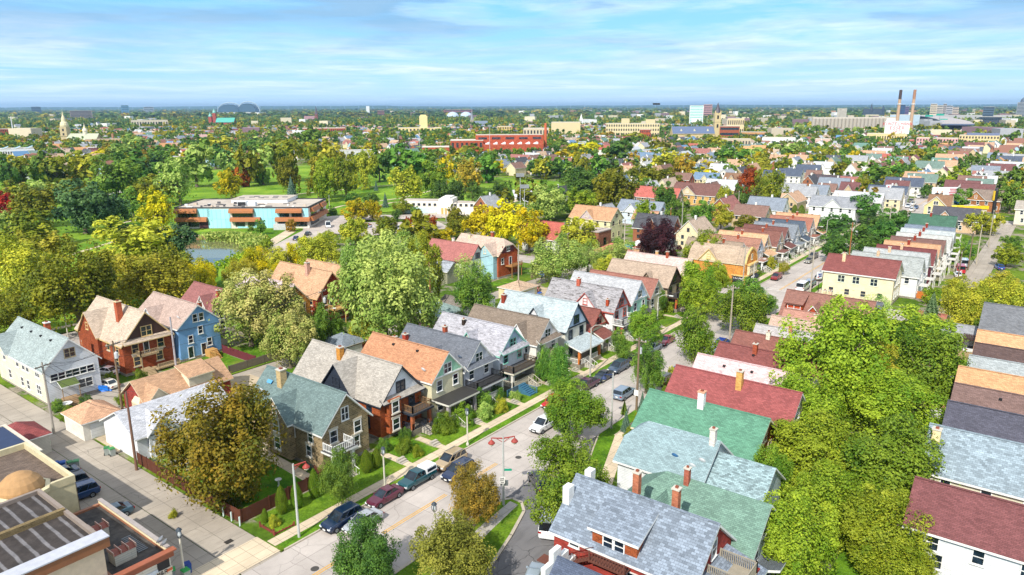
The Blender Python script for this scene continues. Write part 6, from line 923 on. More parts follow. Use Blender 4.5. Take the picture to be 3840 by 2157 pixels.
tw = add('octagonal_bay', MB().lathe((6.4, -5.2, 0), [(2.3, 0), (2.3, 6.9), (2.6, 7.0), (2.6, 7.4), (2.2, 7.5)], 8).mesh('octagonal_bay', [paint('d9cda6')]), dome); add('dome', MB().lathe((6.4, -5.2, 7.4), [(2.05, 0), (2.0, .4), (1.7, 1.0), (1.15, 1.5), (.5, 1.8), (0, 1.88)], 20).mesh('dome', [paint('b08a5e', .8)]), tw)
for x_ in (-9, -5): window(dome, 'R', -6.3, x_, 4.2, 1.2, 2., WHITE)
window(dome, 'F', 10.8, -4.6, 3.6, .7, 2.6, paint('5f7f88'))
flat('dark_roofed_building', 'low building with navy blue flat roof and cream edge beside the alley', 'building', -21.4, 36.8, 21.6, 11.6, 5.4, paint('cfc6ae'), paint('2c3c5c', .7), par=.25, cop=paint('cfc6b4'))
r_ = garage('little porch building with maroon hipped roof next to the navy flat roof', -8.6, 42.6, N90, 5.4, 2.6, 2.8, 4.4, siding('cfcabc'), '96302f', hip=True, door=False, name='porch_building')
# ------------------------------------------------------------------ park school
SCH = root('park_school', 'long two-storey school with pale blue panels, bronze canopies and flat roofs by the pond', 'school', (113.6, 185.2, 0), math.atan2(-39, 30)); wl_ = paint('d9d4cc'); bz = paint('a8693c', .6)
Ls = 50.
b = MB().box((0, 13, 3.9), (Ls, 26, 7.8)); add('wall', b.mesh('wall', [wl_]), SCH); add('roof', MB().box((0, 13, 7.88), (Ls-.8, 25.2, .16)).mesh('roof', [GRAV]), SCH); b = MB()
for x_, d_ in ((-Ls/2, 26), (Ls/2, 26)): b.box((x_, 13, 8.), (.4, d_+.4, .5))
b.box((0, 26, 8.), (Ls, .4, .5)); b.box((0, 0, 8.), (Ls, .4, .35)); add('roof_edge', b.mesh('roof_edge', [paint('33363c')]), SCH)
u = add('upper_block', MB().box((2, 21, 8.5), (22, 14, 1.6)).mesh('upper_block', [paint('e8eaee')]), SCH); add('upper_roof', MB().box((2, 21, 9.36), (22.4, 14.4, .14)).mesh('upper_roof', [GRAV]), u)
cp = NT('blue_panels'); bt = cp.add('ShaderNodeTexBrick', {'Vector': cp.co('UV'), 'Color1': srgb('a4dce6'), 'Color2': srgb('93d0e0'), 'Mortar': srgb('6a98a8'), 'Scale': 1., 'Mortar Size': .05, 'Brick Width': 1.6, 'Row Height': 3.7}, offset=0.0); cp = cp.fin(bt.outputs[0], .35, .5)
for x0, x1, z0, z1 in ((-16.5, -12, 4.6, 7.6), (-13, -4.5, .3, 7.4), (4.5, 12.2, .3, 7.6), (12.2, 16.6, 2.6, 7.6), (-2., 4.4, .3, .9), (22.8, 24.9, 4, 7.6)): add('panel', MB().box(((x0+x1)/2, -.06, (z0+z1)/2), (x1-x0, .14, z1-z0)).mesh('panel', [cp]), SCH)
def canopy(x0, x1, z, y=0.0, hh=1.5, dp=1.7, par=SCH):
    b = MB(); pr_ = [(y, z+hh), (y-dp*.55, z+hh*.95), (y-dp*.9, z+hh*.6), (y-dp, z), (y, z)]
    b.extr([(x0, a, c) for a, c in pr_], (x1-x0, 0, 0)); return add('canopy', b.mesh('canopy', [bz]), par)
for x0, x1, z in ((-25, -16.5, 6.1), (-25, -13, 2.9), (-4.5, 4.6, 6.1), (-4.3, 7, 2.9), (13, 22.8, 6.1), (12.6, 25.6, 2.9)): canopy(x0, x1, z)
for x0, x1, z in ((-24, -17, 5.2), (-24.5, -21, 1.7), (-20.5, -16.5, 1.7), (-3.6, 4., 5.2), (-2.8, .8, 1.7), (2., 6, 1.7), (14, 17.6, 5.2), (18.6, 22.4, 5.2), (13.5, 17., 1.7), (18.4, 24.2, 1.7)):
    add('window_band', MB().box(((x0+x1)/2, -.05, z), (x1-x0, .16, 1.7)).mesh('window_band', [glass('1c2a30')]), SCH)
add('door', MB().box((-14.6, -.08, 1.4), (3.4, .2, 2.8)).mesh('door', [paint('4a2c30')]), SCH)
for y0, y1, z in ((2, 12, 6.1), (15, 22, 6.1)):
    pr_ = [(Ls/2, z+1.5), (Ls/2+1., z+1.4), (Ls/2+1.7, z), (Ls/2, z)]; add('canopy', MB().extr([(a, y0, c) for a, c in pr_], (0, y1-y0, 0)).mesh('canopy', [bz]), SCH); add('window_band', MB().box((Ls/2+.04, (y0+y1)/2, 5.2), (.16, y1-y0-2, 1.6)).mesh('window_band', [glass()]), SCH)
add('canopy', MB().extr([(a, 0, c) for a, c in [(Ls/2, 4.4), (Ls/2+1.2, 4.3), (Ls/2+1.9, 2.9), (Ls/2, 2.9)]], (0, 23, 0)).mesh('canopy', [bz]), SCH); add('window_band', MB().box((Ls/2+.04, 8, 1.7), (.16, 12, 1.7)).mesh('window_band', [glass()]), SCH)
rr_ = random.Random(4)
for i in range(34):
    x_, y_ = rr_.uniform(-23, 23), rr_.uniform(1.5, 13); s_ = rr_.choice([(.9, .9, .3), (2.4, .9, .25), (1.1, .6, .8), (.6, .6, .6)]); add('roof_unit', MB().box((x_, y_, 7.96+s_[2]/2), s_).mesh('roof_unit', [paint(rr_.choice(['4a4a50', 'e2e2e0', '5a5a5e', 'c8b8a8']))]), SCH)
for i in range(8): add('roof_unit', MB().box((-6+i*2.2+(i % 2), 17.5+(i % 3)*2.4, 9.5), (2., .7, .3)).mesh('roof_unit', [paint('55585e')]), SCH)
b = MB().box((-1.2, 5, 8.9), (3.4, 2.2, 1.8)).box((2.4, 5, 8.8), (3., 2.2, 1.5)); ac = add('air_handler', b.mesh('air_handler', [paint('dde2e8')]), SCH); add('fan_grille', MB().box((-1.2, 3.86, 8.9), (3., .08, 1.3)).mesh('fan_grille', [DARK]), ac)
add('generator', MB().box((15, -3.2, 1.1), (4.6, 1.6, 2.2)).mesh('generator', [paint('c4c6c8')]), SCH)
FOOT += [(100, 195, 16), (113, 188, 18), (126, 178, 16), (125, 195, 18)]
# bathhouse
BH = root('white_bathhouse', 'long low white art-deco bathhouse with arched windows and taller entrance', 'building', (187, 149, 0), math.atan2(-34, 6)+.32)
b = MB().box((-11.5, 4, 2.7), (17, 8, 5.4)).box((11.5, 4, 2.4), (17, 8, 4.8)); add('wall', b.mesh('wall', [paint('efeadf')]), BH); add('roof', MB().box((-11.5, 4, 5.46), (16.4, 7.4, .12)).box((11.5, 4, 4.86), (16.4, 7.4, .12)).mesh('roof', [GRAV]), BH)
e_ = add('entrance', MB().box((0, 3.6, 3.3), (6, 9, 6.6)).box((0, 3.6, 6.9), (3.6, 8, .8)).mesh('entrance', [paint('f2eee4')]), BH); add('panel', MB().box((-11.5, -.04, 1.5), (15, .12, 2.4)).mesh('panel', [paint('c4dcdc')]), BH)
for i in range(3): add('door', MB().box((-1.5+i*1.5, -.96, 1.5), (1., .12, 2.6)).mesh('door', [paint('c8a860')]), e_)
for i in range(7):
    for x0 in (-19, 4): window(BH, 'R', 0, x0+i*2.35, 4., 1.1, 1.0, paint('b8b0a0'), 'fixed')
b = MB()
for i in range(2): railing(b, (-9+i*16, -8), (-4+i*10, -1), 0, .9)
add('ramp_railing', b.mesh('ramp_railing', [CREAM]), BH); FOOT += [(187, 160, 8), (185, 150, 9), (192, 143, 9)]
# ------------------------------------------------------------------ distant landmarks: placed on rays from the map survey, real size
def pol(px, dist):   # world point at forward distance, by bearing
    a = (px-512)/FPX; r = a*(dist*math.cos(PITCH)+10); return (CAM[0]+math.cos(HEAD)*dist+math.sin(HEAD)*r, CAM[1]+math.sin(HEAD)*dist-math.cos(HEAD)*r)
def hz(py, dist):    # height that reaches picture row py (1024 wide) at this distance
    return CAM[2]+(107.5-py)/FPX*dist*1.06
FR = HEAD-math.pi/2
VIEW = FR     # local -Y ('R' face) looks back towards the near town
VIS = []
def lmk(name, label, cat, x0, x1, top, dist, depth, wall, roofc='a8a49c', rows=0, cols=0, rz=0.0, band=True, par=.5, wm_=None, cop=None):
    VIS.append(((x0+x1)/2, top, (x1-x0)/2, dist))
    c = pol((x0+x1)/2, dist+depth/2); w = (x1-x0)/FPX*dist*.985*math.cos(math.atan((x0+x1-1024)/2/FPX)); h = hz(top, dist); o = flat(name, label, cat, c[0], c[1], w, depth, h, wall, paint(roofc, .9), VIEW+rz-math.atan((x0+x1-1024)/2/FPX), par, cop or paint('c8c2b4'))
    for i in range(rows):
        z = h*(i+.55)/rows
        if band: add('window_band', MB().box((0, -depth/2-.05, z), (w*.92, .2, h/rows*.42)).mesh('window_band', [wm_ or glass('2a3440')]), o)
        else:
            ww = w/cols*.5
            for j in range(cols): add('window', MB().box((-w/2+w*(j+.5)/cols, -depth/2-.05, z), (ww, .2, h/rows*.5)).mesh('window', [wm_ or glass('3a3c40')]), o)
    return o
k1 = 1/2.6792*1024/3840
def X(ox, x): return (ox*1024/3840+x*k1)
def Yc(y): return (340*1024/3840+y*k1)
cb, rbk, tn, lt, wh_, bl_ = paint('d8cba0'), brick('a8543c'), paint('c2a888'), paint('d5d0c4'), paint('e6e8ea'), paint('7a95b4')
# domed church on the left
c = pol(X(0, 678), 900); ch = root('domed_church', 'cream church with tall domed clock tower and smaller cupola, far left beyond the park', 'church', (*c, 0), VIEW); w = 8; H1 = hz(Yc(330), 900)
b = MB().box((0, 0, H1/2), (w, w, H1)).box((0, 0, H1*.55), (w*1.15, w*1.15, .8)); tw = add('tower', b.mesh('tower', [paint('bfae88')]), ch); T1 = hz(Yc(185), 900)
add('clock_dome', MB().lathe((0, 0, H1), [(w*.55, 0), (w*.6, 2), (w*.5, 5), (w*.34, 6.5), (w*.3, 9), (w*.2, 12), (w*.09, (T1-H1)*.75), (.05, T1-H1)], 12).mesh('clock_dome', [paint('dccfa8')]), tw)
for z in (.3, .62, .85): add('belfry_opening', MB().box((0, -w/2-.04, H1*z), (2., .2, 3.)).mesh('belfry_opening', [DARK]), tw)
wn_ = (X(0, 990)-X(0, 700))/FPX*900; b = MB(); he_, hr_ = 7.5, hz(Yc(385), 915); b.extr([(w/2, -8, 0), (w/2, 8, 0), (w/2, 8, he_), (w/2, 0, hr_-1), (w/2, -8, he_)], (wn_, 0, 0)); nv = add('nave', b.mesh('nave', [paint('cdbb90')]), ch); b = MB()
for sg in (-1, 1): b.slab([(w/2, sg*8.6, he_), (w/2, 0, hr_), (w/2+wn_+1, 0, hr_), (w/2+wn_+1, sg*8.6, he_)], .4)
add('roof', b.mesh('roof', [paint('b4b9a0'), CREAM]), nv); xc = (X(0, 872)-X(0, 678))/FPX*900; add('cupola', MB().lathe((xc, 0, hr_-2), [(2.6, 0), (2.6, 5), (3.1, 5.2), (2.4, 7), (1.2, 8.5), (.9, 10), (.3, 12.5), (.05, 15)], 10).mesh('cupola', [paint('e4dcc4')]), ch); FOOT.append((*c, 30))
lmk('parish_school', 'parish school with orange tiled roof in front of the domed church', 'school', X(0, 870), X(0, 1240), Yc(445), 830, 14, paint('d8b27c'), 'c07a4c', 2, 10, band=False); lmk('flat_brick_hall', 'flat orange brick hall with white roof in front of the parish school', 'hall', X(0, 850), X(0, 1070), Yc(522), 700, 16, brick('b8704c'), 'dcdad4', 1, 8, band=False)
lmk('brick_flats', 'dark red brick block at the far left edge', 'block of flats', X(0, -30), X(0, 232), Yc(348), 1050, 24, rbk, '9a8a80', 4, 14, band=False)
o = lmk('white_sawtooth_school', 'long white school with sloping rooflights at the left edge', 'school', X(0, -40), X(0, 360), Yc(530), 640, 20, wh_, 'cfd4d8', 1, 16, band=False)
for i in range(4): add('rooflight', MB().slab([(-18+i*9, -8, hz(Yc(530), 640)+.2), (-13+i*9, -8, hz(Yc(530), 640)+2.2), (-13+i*9, 6, hz(Yc(530), 640)+2.2), (-18+i*9, 6, hz(Yc(530), 640)+.2)], .3).mesh('rooflight', [paint('8fb4c4'), WHITE]), o)
c = pol(X(0, 695), 655); w = (X(0, 860)-X(0, 530))/FPX*655; o = root('white_tent_hall', 'white barrel-vaulted tent hall behind the row of gables on the left', 'hall', (*c, 0), VIEW); b = MB(); n = 8
for i in range(n):
    a0, a1 = math.pi*i/n, math.pi*(i+1)/n; b.slab([(-w/2, -7*math.cos(a0), 1+4.6*math.sin(a0)), (w/2, -7*math.cos(a0), 1+4.6*math.sin(a0)), (w/2, -7*math.cos(a1), 1+4.6*math.sin(a1)), (-w/2, -7*math.cos(a1), 1+4.6*math.sin(a1))], .2, 0, 0)
for i in range(13): b.tube((-w/2+w*i/12, -7.1, 1), (-w/2+w*i/12, -5, 4.4), .14, .14, 4)
add('vault', b.mesh('vault', [paint('f0f0f2')]), o); add('wall', MB().box((0, 0, .6), (w, 14, 1.2)).mesh('wall', [wh_]), o); FOOT.append((*c, 22))
def mast(px, top, dist, label, heads=True, r=.25, col='b8bcc0'):
    c = pol(px, dist); o = root('floodlight_mast' if heads else 'tall_mast', label, 'mast', (*c, 0), VIEW); h = hz(top, dist); add('pole', MB().tube((0, 0, 0), (0, 0, h), r, r*.6, 6).mesh('pole', [paint(col)], uv=False), o)
    if heads: add('floodlights', MB().box((0, 0, h-.6), (3., .5, 1.2)).mesh('floodlights', [paint('8a8f94')]), o)
mast(X(0, 150), Yc(235), 1050, 'white leaning mast standing over the red brick block at the far left', False, .9, 'e0e4e8')
for px, tp, d_, lb in ((X(960, 870), Yc(388), 560, 'sports floodlight mast left of the long white grandstand'), (X(960, 1441), Yc(380), 560, 'sports floodlight mast among the roofs right of the grandstand'), (X(960, 1651), Yc(322), 620, 'pinkish floodlight mast in front of the art-deco tower'), (X(960, 2355), Yc(325), 560, 'floodlight mast in front of the red brick school'), (X(1920, 85), Yc(770), 262, 'tall light pole beside the lawn by the courts, left one'), (X(1920, 127), Yc(875), 236, 'shorter light pole standing on the pale sports court')): mast(px, tp, d_, lb, True, .22 if d_ > 300 else .13)
# horizon blocks on the left
for nm, lb, x0, x1, tp, d_, dp, wl, rows in [('apartment_slab', 'long brown-grey apartment slab on the horizon left of the blue tower', X(0, 715), X(0, 940), Yc(185), 3000, 60, paint('8a7f7c'), 7), ('office_tower', 'blue glass office tower on the left horizon', X(0, 1232), X(0, 1308), Yc(137), 5200, 60, paint('5f92b4'), 6), ('office_tower', 'pale grey office block with flat top on the left horizon', X(0, 1455), X(0, 1560), Yc(152), 5200, 60, paint('9aa7b4'), 5), ('office_block', 'low dark office block on the far left horizon', X(0, 330), X(0, 425), Yc(148), 6000, 60, paint('3f5566'), 3), ('round_tower', 'squat brown round tower block on the horizon', X(960, 1230), X(960, 1296), Yc(192), 3200, 30, paint('8a6058'), 5), ('water_tower', 'white square water tower on the horizon', X(960, 1115), X(960, 1148), Yc(152), 5500, 30, wh_, 0)]: lmk(nm, lb, 'tower' if 'tower' in nm else 'building', x0, x1, tp, d_, dp, wl, rows=rows)
# green-roofed church
c = pol(X(0, 2170), 1900); o = root('green_roofed_church', 'red church with green domed twin towers and green roof in front of the stadium', 'church', (*c, 0), VIEW); H1 = hz(Yc(210), 1900)
for x_, k_ in ((0, 1), (-11, .72)): t_ = add('tower', MB().box((x_, 0, H1*k_/2), (8, 8, H1*k_)).mesh('tower', [brick('9c5048')]), o); add('dome', MB().lathe((x_, 0, H1*k_), [(4.2, 0), (4.6, 2), (3.4, 5), (1.4, 7), (1.2, 9), (.1, 12)], 10).mesh('dome', [paint('7fb8b0')]), t_)
b = MB().extr([(5, -9, 0), (5, 9, 0), (5, 9, 10), (5, 0, 20), (5, -9, 10)], (45, 0, 0)); nv = add('nave', b.mesh('nave', [brick('9c5048')]), o); b = MB()
for sg in (-1, 1): b.slab([(5, sg*10, 10), (5, 0, 21), (52, 0, 21), (52, sg*10, 10)], .5)
add('roof', b.mesh('roof', [paint('4faa9c')]), nv)
# mansion, stadium
lmk('institution', 'long cream institution with dark slate roofs and gables right of the domed church', 'building', X(0, 1330), X(0, 1700), Yc(272), 1700, 30, paint('cfc4b0'), '5a4a58', 1, 14, band=False); c = pol(X(0, 1460), 1712)
c = pol(X(0, 2405), 4300); STD = root('domed_stadium', 'large stadium with twin arched blue-grey roof panels on the horizon', 'stadium', (*c, 0), VIEW); sc_ = 4300/FPX*k1
add('bowl', MB().box((0, 60, (hz(Yc(205), 4300))/2), (sc_*410, 120, hz(Yc(205), 4300))).mesh('bowl', [paint('dfe3e6')]), STD)
for x_, w_, hh in ((-95, 105, 90), (85, 90, 100)):
    for j, (dy, k_, m_) in enumerate(((0, 1., paint('42607a')), (30, 1.22, paint('9fb4c4')))):
        b = MB(); n = 14; z0 = hz(Yc(200), 4300); P = [(sc_*(x_-w_*k_*math.cos(math.pi*i/n)), z0+sc_*hh*.8*k_*math.sin(math.pi*i/n)) for i in range(n+1)]
        for (a, z_), (a2, z2) in zip(P, P[1:]):
            if j == 0: b.slab([(a, dy, z_), (a2, dy, z2), (a2, dy+60, z2), (a, dy+60, z_)], 3., 0, 0); b.poly([(a, dy, z0), (a2, dy, z0), (a2, dy, z2), (a, dy, z_)])
            else: b.tube((a, dy, z_), (a2, dy, z2), 3., 3., 5); b.tube((a, dy, z_), (a*.96, dy, z_-10), 1.2, 1.2, 4)
        add('roof_panel' if j == 0 else 'roof_truss', b.mesh('roof_panel', [m_], uv=False), STD)
def spire(px, top, shoulder, dist, w, label, wall, roof, cat='church', nave=None, name='spired_church'):
    c = pol(px, dist); o = root(name, label, cat, (*c, 0), VIEW); hs, ht = hz(shoulder, dist), hz(top, dist); t = add('tower', MB().box((0, 0, hs/2), (w, w, hs)).box((0, 0, hs*.7), (w*1.12, w*1.12, 1.)).mesh('tower', [wall]), o)
    add('spire', MB().lathe((0, 0, hs), [(w*.6, 0), (w*.32, (ht-hs)*.45), (.06, ht-hs)], 8).mesh('spire', [roof]), t)
    for sg in (-1, 1): add('pinnacle', MB().lathe((sg*w*.45, -w*.45, hs), [(w*.12, -3), (w*.12, 1), (.03, (ht-hs)*.25)], 4).mesh('pinnacle', [wall]), t)
    for z in (.55, .85): add('belfry_opening', MB().box((0, -w/2-.04, hs*z), (w*.3, .2, hs*.12)).mesh('belfry_opening', [DARK]), t)
    if nave:
        x0, x1, he_, hr_, nc, rc = nave; b = MB().extr([(x0, -8, 0), (x0, 8, 0), (x0, 8, he_), (x0, 0, hr_), (x0, -8, he_)], (x1-x0, 0, 0)); nv = add('nave', b.mesh('nave', [nc]), o); b = MB()
        for sg in (-1, 1): b.slab([(x0, sg*8.8, he_-.2), (x0, 0, hr_+.6), (x1, 0, hr_+.6), (x1, sg*8.8, he_-.2)], .4)
        add('roof', b.mesh('roof', [rc, wall]), nv)
    FOOT.append((*c, 14)); return o
spire(X(960, 617), Yc(145), Yc(225), 2300, 8, 'slim dark spire with pink church right of the stadium', brick('8a5a50'), paint('5a5460'), nave=(-38, -5, 10, 20, brick('b08078'), paint('8a6a70'))); spire(X(960, 2177), Yc(185), Yc(280), 1700, 7, 'thin grey spire behind the red brick school', paint('b0a890'), paint('8a9098'), nave=(5, 36, 8, 14, paint('c8bca0'), paint('6f7c8c'))); spire(X(1920, 700), Yc(225), Yc(285), 1700, 7, 'small white steeple right of the cream blocks', wh_, wh_, name='white_steeple')
CS = spire(X(1920, 2053), Yc(130), Yc(222), 950, 7.5, 'tall cream gothic church with dark pointed spire and slate nave', paint('ccb98c'), paint('4a4450'), nave=(-58, -4, 11, 19, paint('cdb88a'), paint('5f6e8c')))
for i in range(3): add('roof_dormer', MB().extr([(-48+i*17, -5.6, 13.6), (-45+i*17, -5.6, 13.6), (-46.5+i*17, -5.6, 16.6)], (0, 4, 0)).mesh('roof_dormer', [CREAM]), CS)
at = lmk('art_deco_tower_building', 'cream art-deco building with a square tower beyond the park', 'building', X(960, 1435), X(960, 1870), Yc(350), 1150, 26, paint('e4cf94'), 'd8ccb0', 2, 12, band=False); add('tower', MB().box((6, -4, hz(Yc(242), 1150)/2), (12.5, 12, hz(Yc(242), 1150))).box((6, -4, hz(Yc(232), 1150)/2), (9, 9, hz(Yc(232), 1150))).mesh('tower', [paint('ead69c')]), at)
c = pol(X(960, 2055), 3000); o = root('glass_domes', 'pair of pale conservatory domes on the horizon', 'domes', (*c, 0), VIEW)
for x_ in (-29, 25): add('dome', MB().lathe((x_, 0, 0), [(25, 8), (24, 14), (20, 20), (13, 25), (6, 27.5), (0, 28)], 16).mesh('dome', [paint('b8c8d8', .3)]), o)
lmk('hospital', 'purple-red brick hospital with chimney on the horizon', 'hospital', X(960, 1895), X(960, 2180), Yc(188), 3600, 60, brick('8a5c64'), '8a7a7c', 4); lmk('brick_factory', 'long low red brick factory beyond the park trees', 'factory', X(960, 475), X(960, 905), Yc(352), 1150, 40, rbk, 'c0a898', 2, 20, band=False)
lmk('grandstand', 'long white and grey sports grandstand building behind the park trees', 'building', X(960, 830), X(960, 1205), Yc(556), 590, 12, siding('cfd2d2', .8), 'aebccc', 0); lmk('dark_scoreboard', 'dark scoreboard at the left end of the grandstand', 'scoreboard', X(960, 785), X(960, 830), Yc(515), 590, 1.2, paint('4a5a60'), '4a5a60')
# red brick school complex
RS = lmk('red_brick_school', 'large red brick school complex with sawtooth rooflights and tall windows', 'school', X(960, 1960), X(960, 2290), Yc(468), 640, 26, rbk, 'cfc8c0', 2, 7, band=False); hA = hz(Yc(418), 655); cA = 0
w0 = (X(960, 2890)-X(960, 2215))/FPX*650; xo = (X(960, 2552)-X(960, 2125))/FPX*650; up = add('upper_block', MB().box((xo, 12, hA/2), (w0, 24, hA)).mesh('upper_block', [rbk]), RS); add('upper_roof', MB().box((xo, 12, hA+.1), (w0-1, 23, .2)).mesh('upper_roof', [GRAV]), up)
for i in range(5): add('window_group', MB().box((xo-w0/2+w0*(i+.5)/5, -.1, hA-2.6), (w0/8, .3, 1.8)).mesh('window_group', [glass('3a3a44')]), up)
lw = add('lower_block', MB().box((xo+2, -9, hz(Yc(505), 630)/2), (w0*.86, 18, hz(Yc(505), 630))).mesh('lower_block', [rbk]), RS)
for i in range(7): x_ = xo+2-w0*.4+i*w0*.82/7; zz = hz(Yc(505), 630); add('rooflight', MB().extr([(x_, -17, zz), (x_+3.4, -17, zz), (x_+3.4, -17, zz+1.6)], (0, 14, 0)).mesh('rooflight', [wh_]), lw)
for i in range(6): x_ = xo+4-w0*.38+i*w0*.8/6; add('window', MB().box((x_, -18.1, 4.6), (3, .3, 3.4)).mesh('window', [paint('c8dce0', .2)]), lw)
lmk('low_brick_wing', 'low red brick wing with grey roof left of the red brick school', 'school wing', X(960, 1675), X(960, 1950), Yc(528), 600, 18, rbk, 'cfcac4', 0)
def stack(px, top, dist, r, label, col, band=None):
    c = pol(px, dist); o = root('chimney_stack', label, 'chimney', (*c, 0)); h = hz(top, dist); add('shaft', MB().tube((0, 0, 0), (0, 0, h), r, r*.72, 14).mesh('shaft', [col], uv=False), o)
    if band: add('dark_top', MB().tube((0, 0, h*.8), (0, 0, h+.3), r*.8, r*.78, 14).mesh('dark_top', [band], uv=False), o)
    return o
stack(X(1920, 340), Yc(310), 680, 1.5, 'round red brick chimney beside the red brick school', brick('a8583c')); stack(X(0, 1150), Yc(390), 850, 1.6, 'short brown square chimney right of the parish school', brick('8a6a54'))
lmk('cream_block', 'plain cream windowless block left of the white steeple', 'building', X(1920, 400), X(1920, 690), Yc(305), 1050, 30, paint('d8c79c'), 'e4dcc8'); lmk('pale_factory', 'pale factory blocks behind the red brick chimney', 'factory', X(1920, 120), X(1920, 375), Yc(360), 900, 26, paint('cfc0a4'), 'd8ccbc', 2, 8, band=False); lmk('orange_block', 'small ochre block in front of the pale factory', 'building', X(960, 2430), X(960, 2572), Yc(340), 1150, 22, paint('d4b878'), 'cfc0a4', 3, 6, band=False)
cs = lmk('cream_school', 'big cream four-storey school with rows of dark windows', 'school', X(1920, 945), X(1920, 1480), Yc(318), 1000, 26, paint('d8c99e'), 'a8b0a4', 4, 22, band=False); add('stair_block', MB().box((-10, 6, hz(Yc(272), 1005)/2), (11, 9, hz(Yc(272), 1005))).box((24, 6, hz(Yc(280), 1005)/2), (13, 9, hz(Yc(280), 1005))).mesh('stair_block', [paint('cdbb92')]), cs)
lmk('brick_annex', 'orange brick annex at the right end of the cream school', 'building', X(1920, 1285), X(1920, 1395), Yc(372), 960, 14, rbk, 'a89888', 3, 6, band=False); lmk('brick_warehouse', 'red brick warehouse with wide windows right of the gothic church', 'warehouse', X(1920, 2085), X(1920, 2285), Yc(345), 940, 22, brick('94543c'), 'cfc4a8', 3); lmk('grey_shop_row', 'long grey flat shop row below the brick warehouse', 'shop', X(1920, 2110), X(1920, 2400), Yc(462), 800, 12, paint('c4b49c'), 'b8b0a4', 1, 10, band=False); lmk('low_brick_offices', 'low tan brick offices with grey roof right of the brick warehouse', 'building', X(1920, 2300), X(1920, 2550), Yc(400), 980, 16, brick('b88a5c'), '8f959c', 1)
tt = lmk('teal_office_tower', 'white and teal glass office tower rising above the town', 'tower', X(1920, 1785), X(1920, 1922), Yc(158), 1900, 34, wh_, 'e8ecee', 12, wm_=paint('58b8b0', .2)); lmk('pink_apartment_block', 'pinkish apartment block just right of the teal office tower', 'block of flats', X(1920, 1926), X(1920, 2012), Yc(148), 3200, 40, paint('b88a88'), 'a89090', 7)
lmk('gabled_school', 'cream school with dark red roof behind the gothic church', 'school', X(1920, 2165), X(1920, 2330), Yc(275), 1150, 18, paint('d8c49a'), '9c4a3c', 2, 8, band=False)
# right-hand skyline
lmk('concrete_tower', 'bare concrete tower left of the twin chimney stacks', 'tower', X(2880, 685), X(2880, 780), Yc(190), 1500, 20, cement('a8a49c', 4., .1, .6), '9a968e', 0)
SL = root('grain_silos', 'long row of grey concrete grain silos in front of the skyline', 'silos', (*pol(X(2880, 900), 1300), 0), VIEW); hs_ = hz(Yc(278), 1300)
for i in range(22):
    x_ = -78+i*6.6; add('silo', MB().tube((x_, 0, 0), (x_, 0, hs_), 3.3, 3.3, 12).mesh('silo', [paint('b0a89c')], uv=False), SL)
add('silo_gallery', MB().box((-6, 3, hs_+1.2), (146, 5, 2.4)).mesh('silo_gallery', [paint('c4bcb0')]), SL)
o = spire(X(2880, 1036), Yc(140), Yc(208), 2900, 12, 'dark twin-spired church on the right skyline', paint('3c4a5a'), paint('2e3a4c'), nave=(-30, 40, 18, 34, paint('4a5664'), paint('33404e'))); c = (40, 0); h2 = hz(Yc(160), 2900); add('tower', MB().lathe((46, 0, 0), [(7, 0), (7, h2*.72), (3, h2*.88), (.1, h2)], 6).mesh('tower', [paint('3c4a5a')]), o)
for px, lb, top, bd in ((X(2880, 1288), 'left of two tall tan chimney stacks, dark brown towards its top', Yc(26), paint('4a3a38')), (X(2880, 1428), 'right of two tall tan chimney stacks, paler with a white ring', Yc(24), paint('a87c60'))):
    o = stack(px, top, 1150, 2.7, lb, paint('c0a084'), bd); hh = hz(Yc(150), 1150); add('gallery_ring', MB().tube((0, 0, hh-.6), (0, 0, hh+.6), 3., 3., 14).mesh('gallery_ring', [wh_], uv=False), o); add('stack_base', MB().box((0, 0, 8), (8, 8, 16)).mesh('stack_base', [paint('a89078')]), o)
LB = lmk('loft_building', 'white-walled loft building painted with large red lettering', 'building', X(2880, 1165), X(2880, 1412), Yc(308), 930, 22, brick('8c4a3c'), 'b8b0a8', 5, 9, band=False, cop=paint('e8ecee'))
wL = (X(2880, 1412)-X(2880, 1165))/FPX*930*.985*math.cos(math.atan((896-512)/FPX)); hL = hz(Yc(308), 930); add('painted_wall', MB().box((0, -11.3, hL*.53), (wL+.2, .5, hL*.94+1.2)).mesh('painted_wall', [paint('eef2f4')]), LB); lb = MB(); RDP = paint('c02430')
for tx, z, h_ in (('KUNZELMANN', hL-.9, 3.7), ('ESSER', hL-5.9, 3.7), ('LOFTS', hL-10.9, 3.0)):
    wd = len(tx)*(h_/7)*6.3-1.3*h_/7; letters(lb, tx, -wd/2, -11.62, z, h_, (1, 0), 0, .2)
add('painted_letters', lb.mesh('painted_letters', [RDP]), LB); add('roof_house', MB().box((-8, 0, hL+2), (10, 8, 3.6)).mesh('roof_house', [paint('dfe6ea')]), LB)
lmk('blue_grey_warehouse', 'large pale blue-grey warehouse behind the lettered loft building', 'warehouse', X(2880, 1215), X(2880, 1515), Yc(248), 1300, 30, siding('a8bccc', 1.2), 'b8c4cc'); lmk('wide_cream_store', 'long cream store building at the foot of the lettered loft building', 'building', X(2880, 990), X(2880, 1392), Yc(420), 870, 20, paint('dcc894'), 'd4c8a8', 1, 16, band=False)
lmk('navy_office_tower', 'dark navy office tower between the chimney stacks', 'tower', X(2880, 1297), X(2880, 1374), Yc(156), 2900, 40, paint('2c4a78'), '3a4a64', 8); lmk('mauve_office_tower', 'mauve office tower just left of the right chimney stack', 'tower', X(2880, 1374), X(2880, 1414), Yc(172), 2900, 40, paint('6a5a86'), '5a5470', 6)
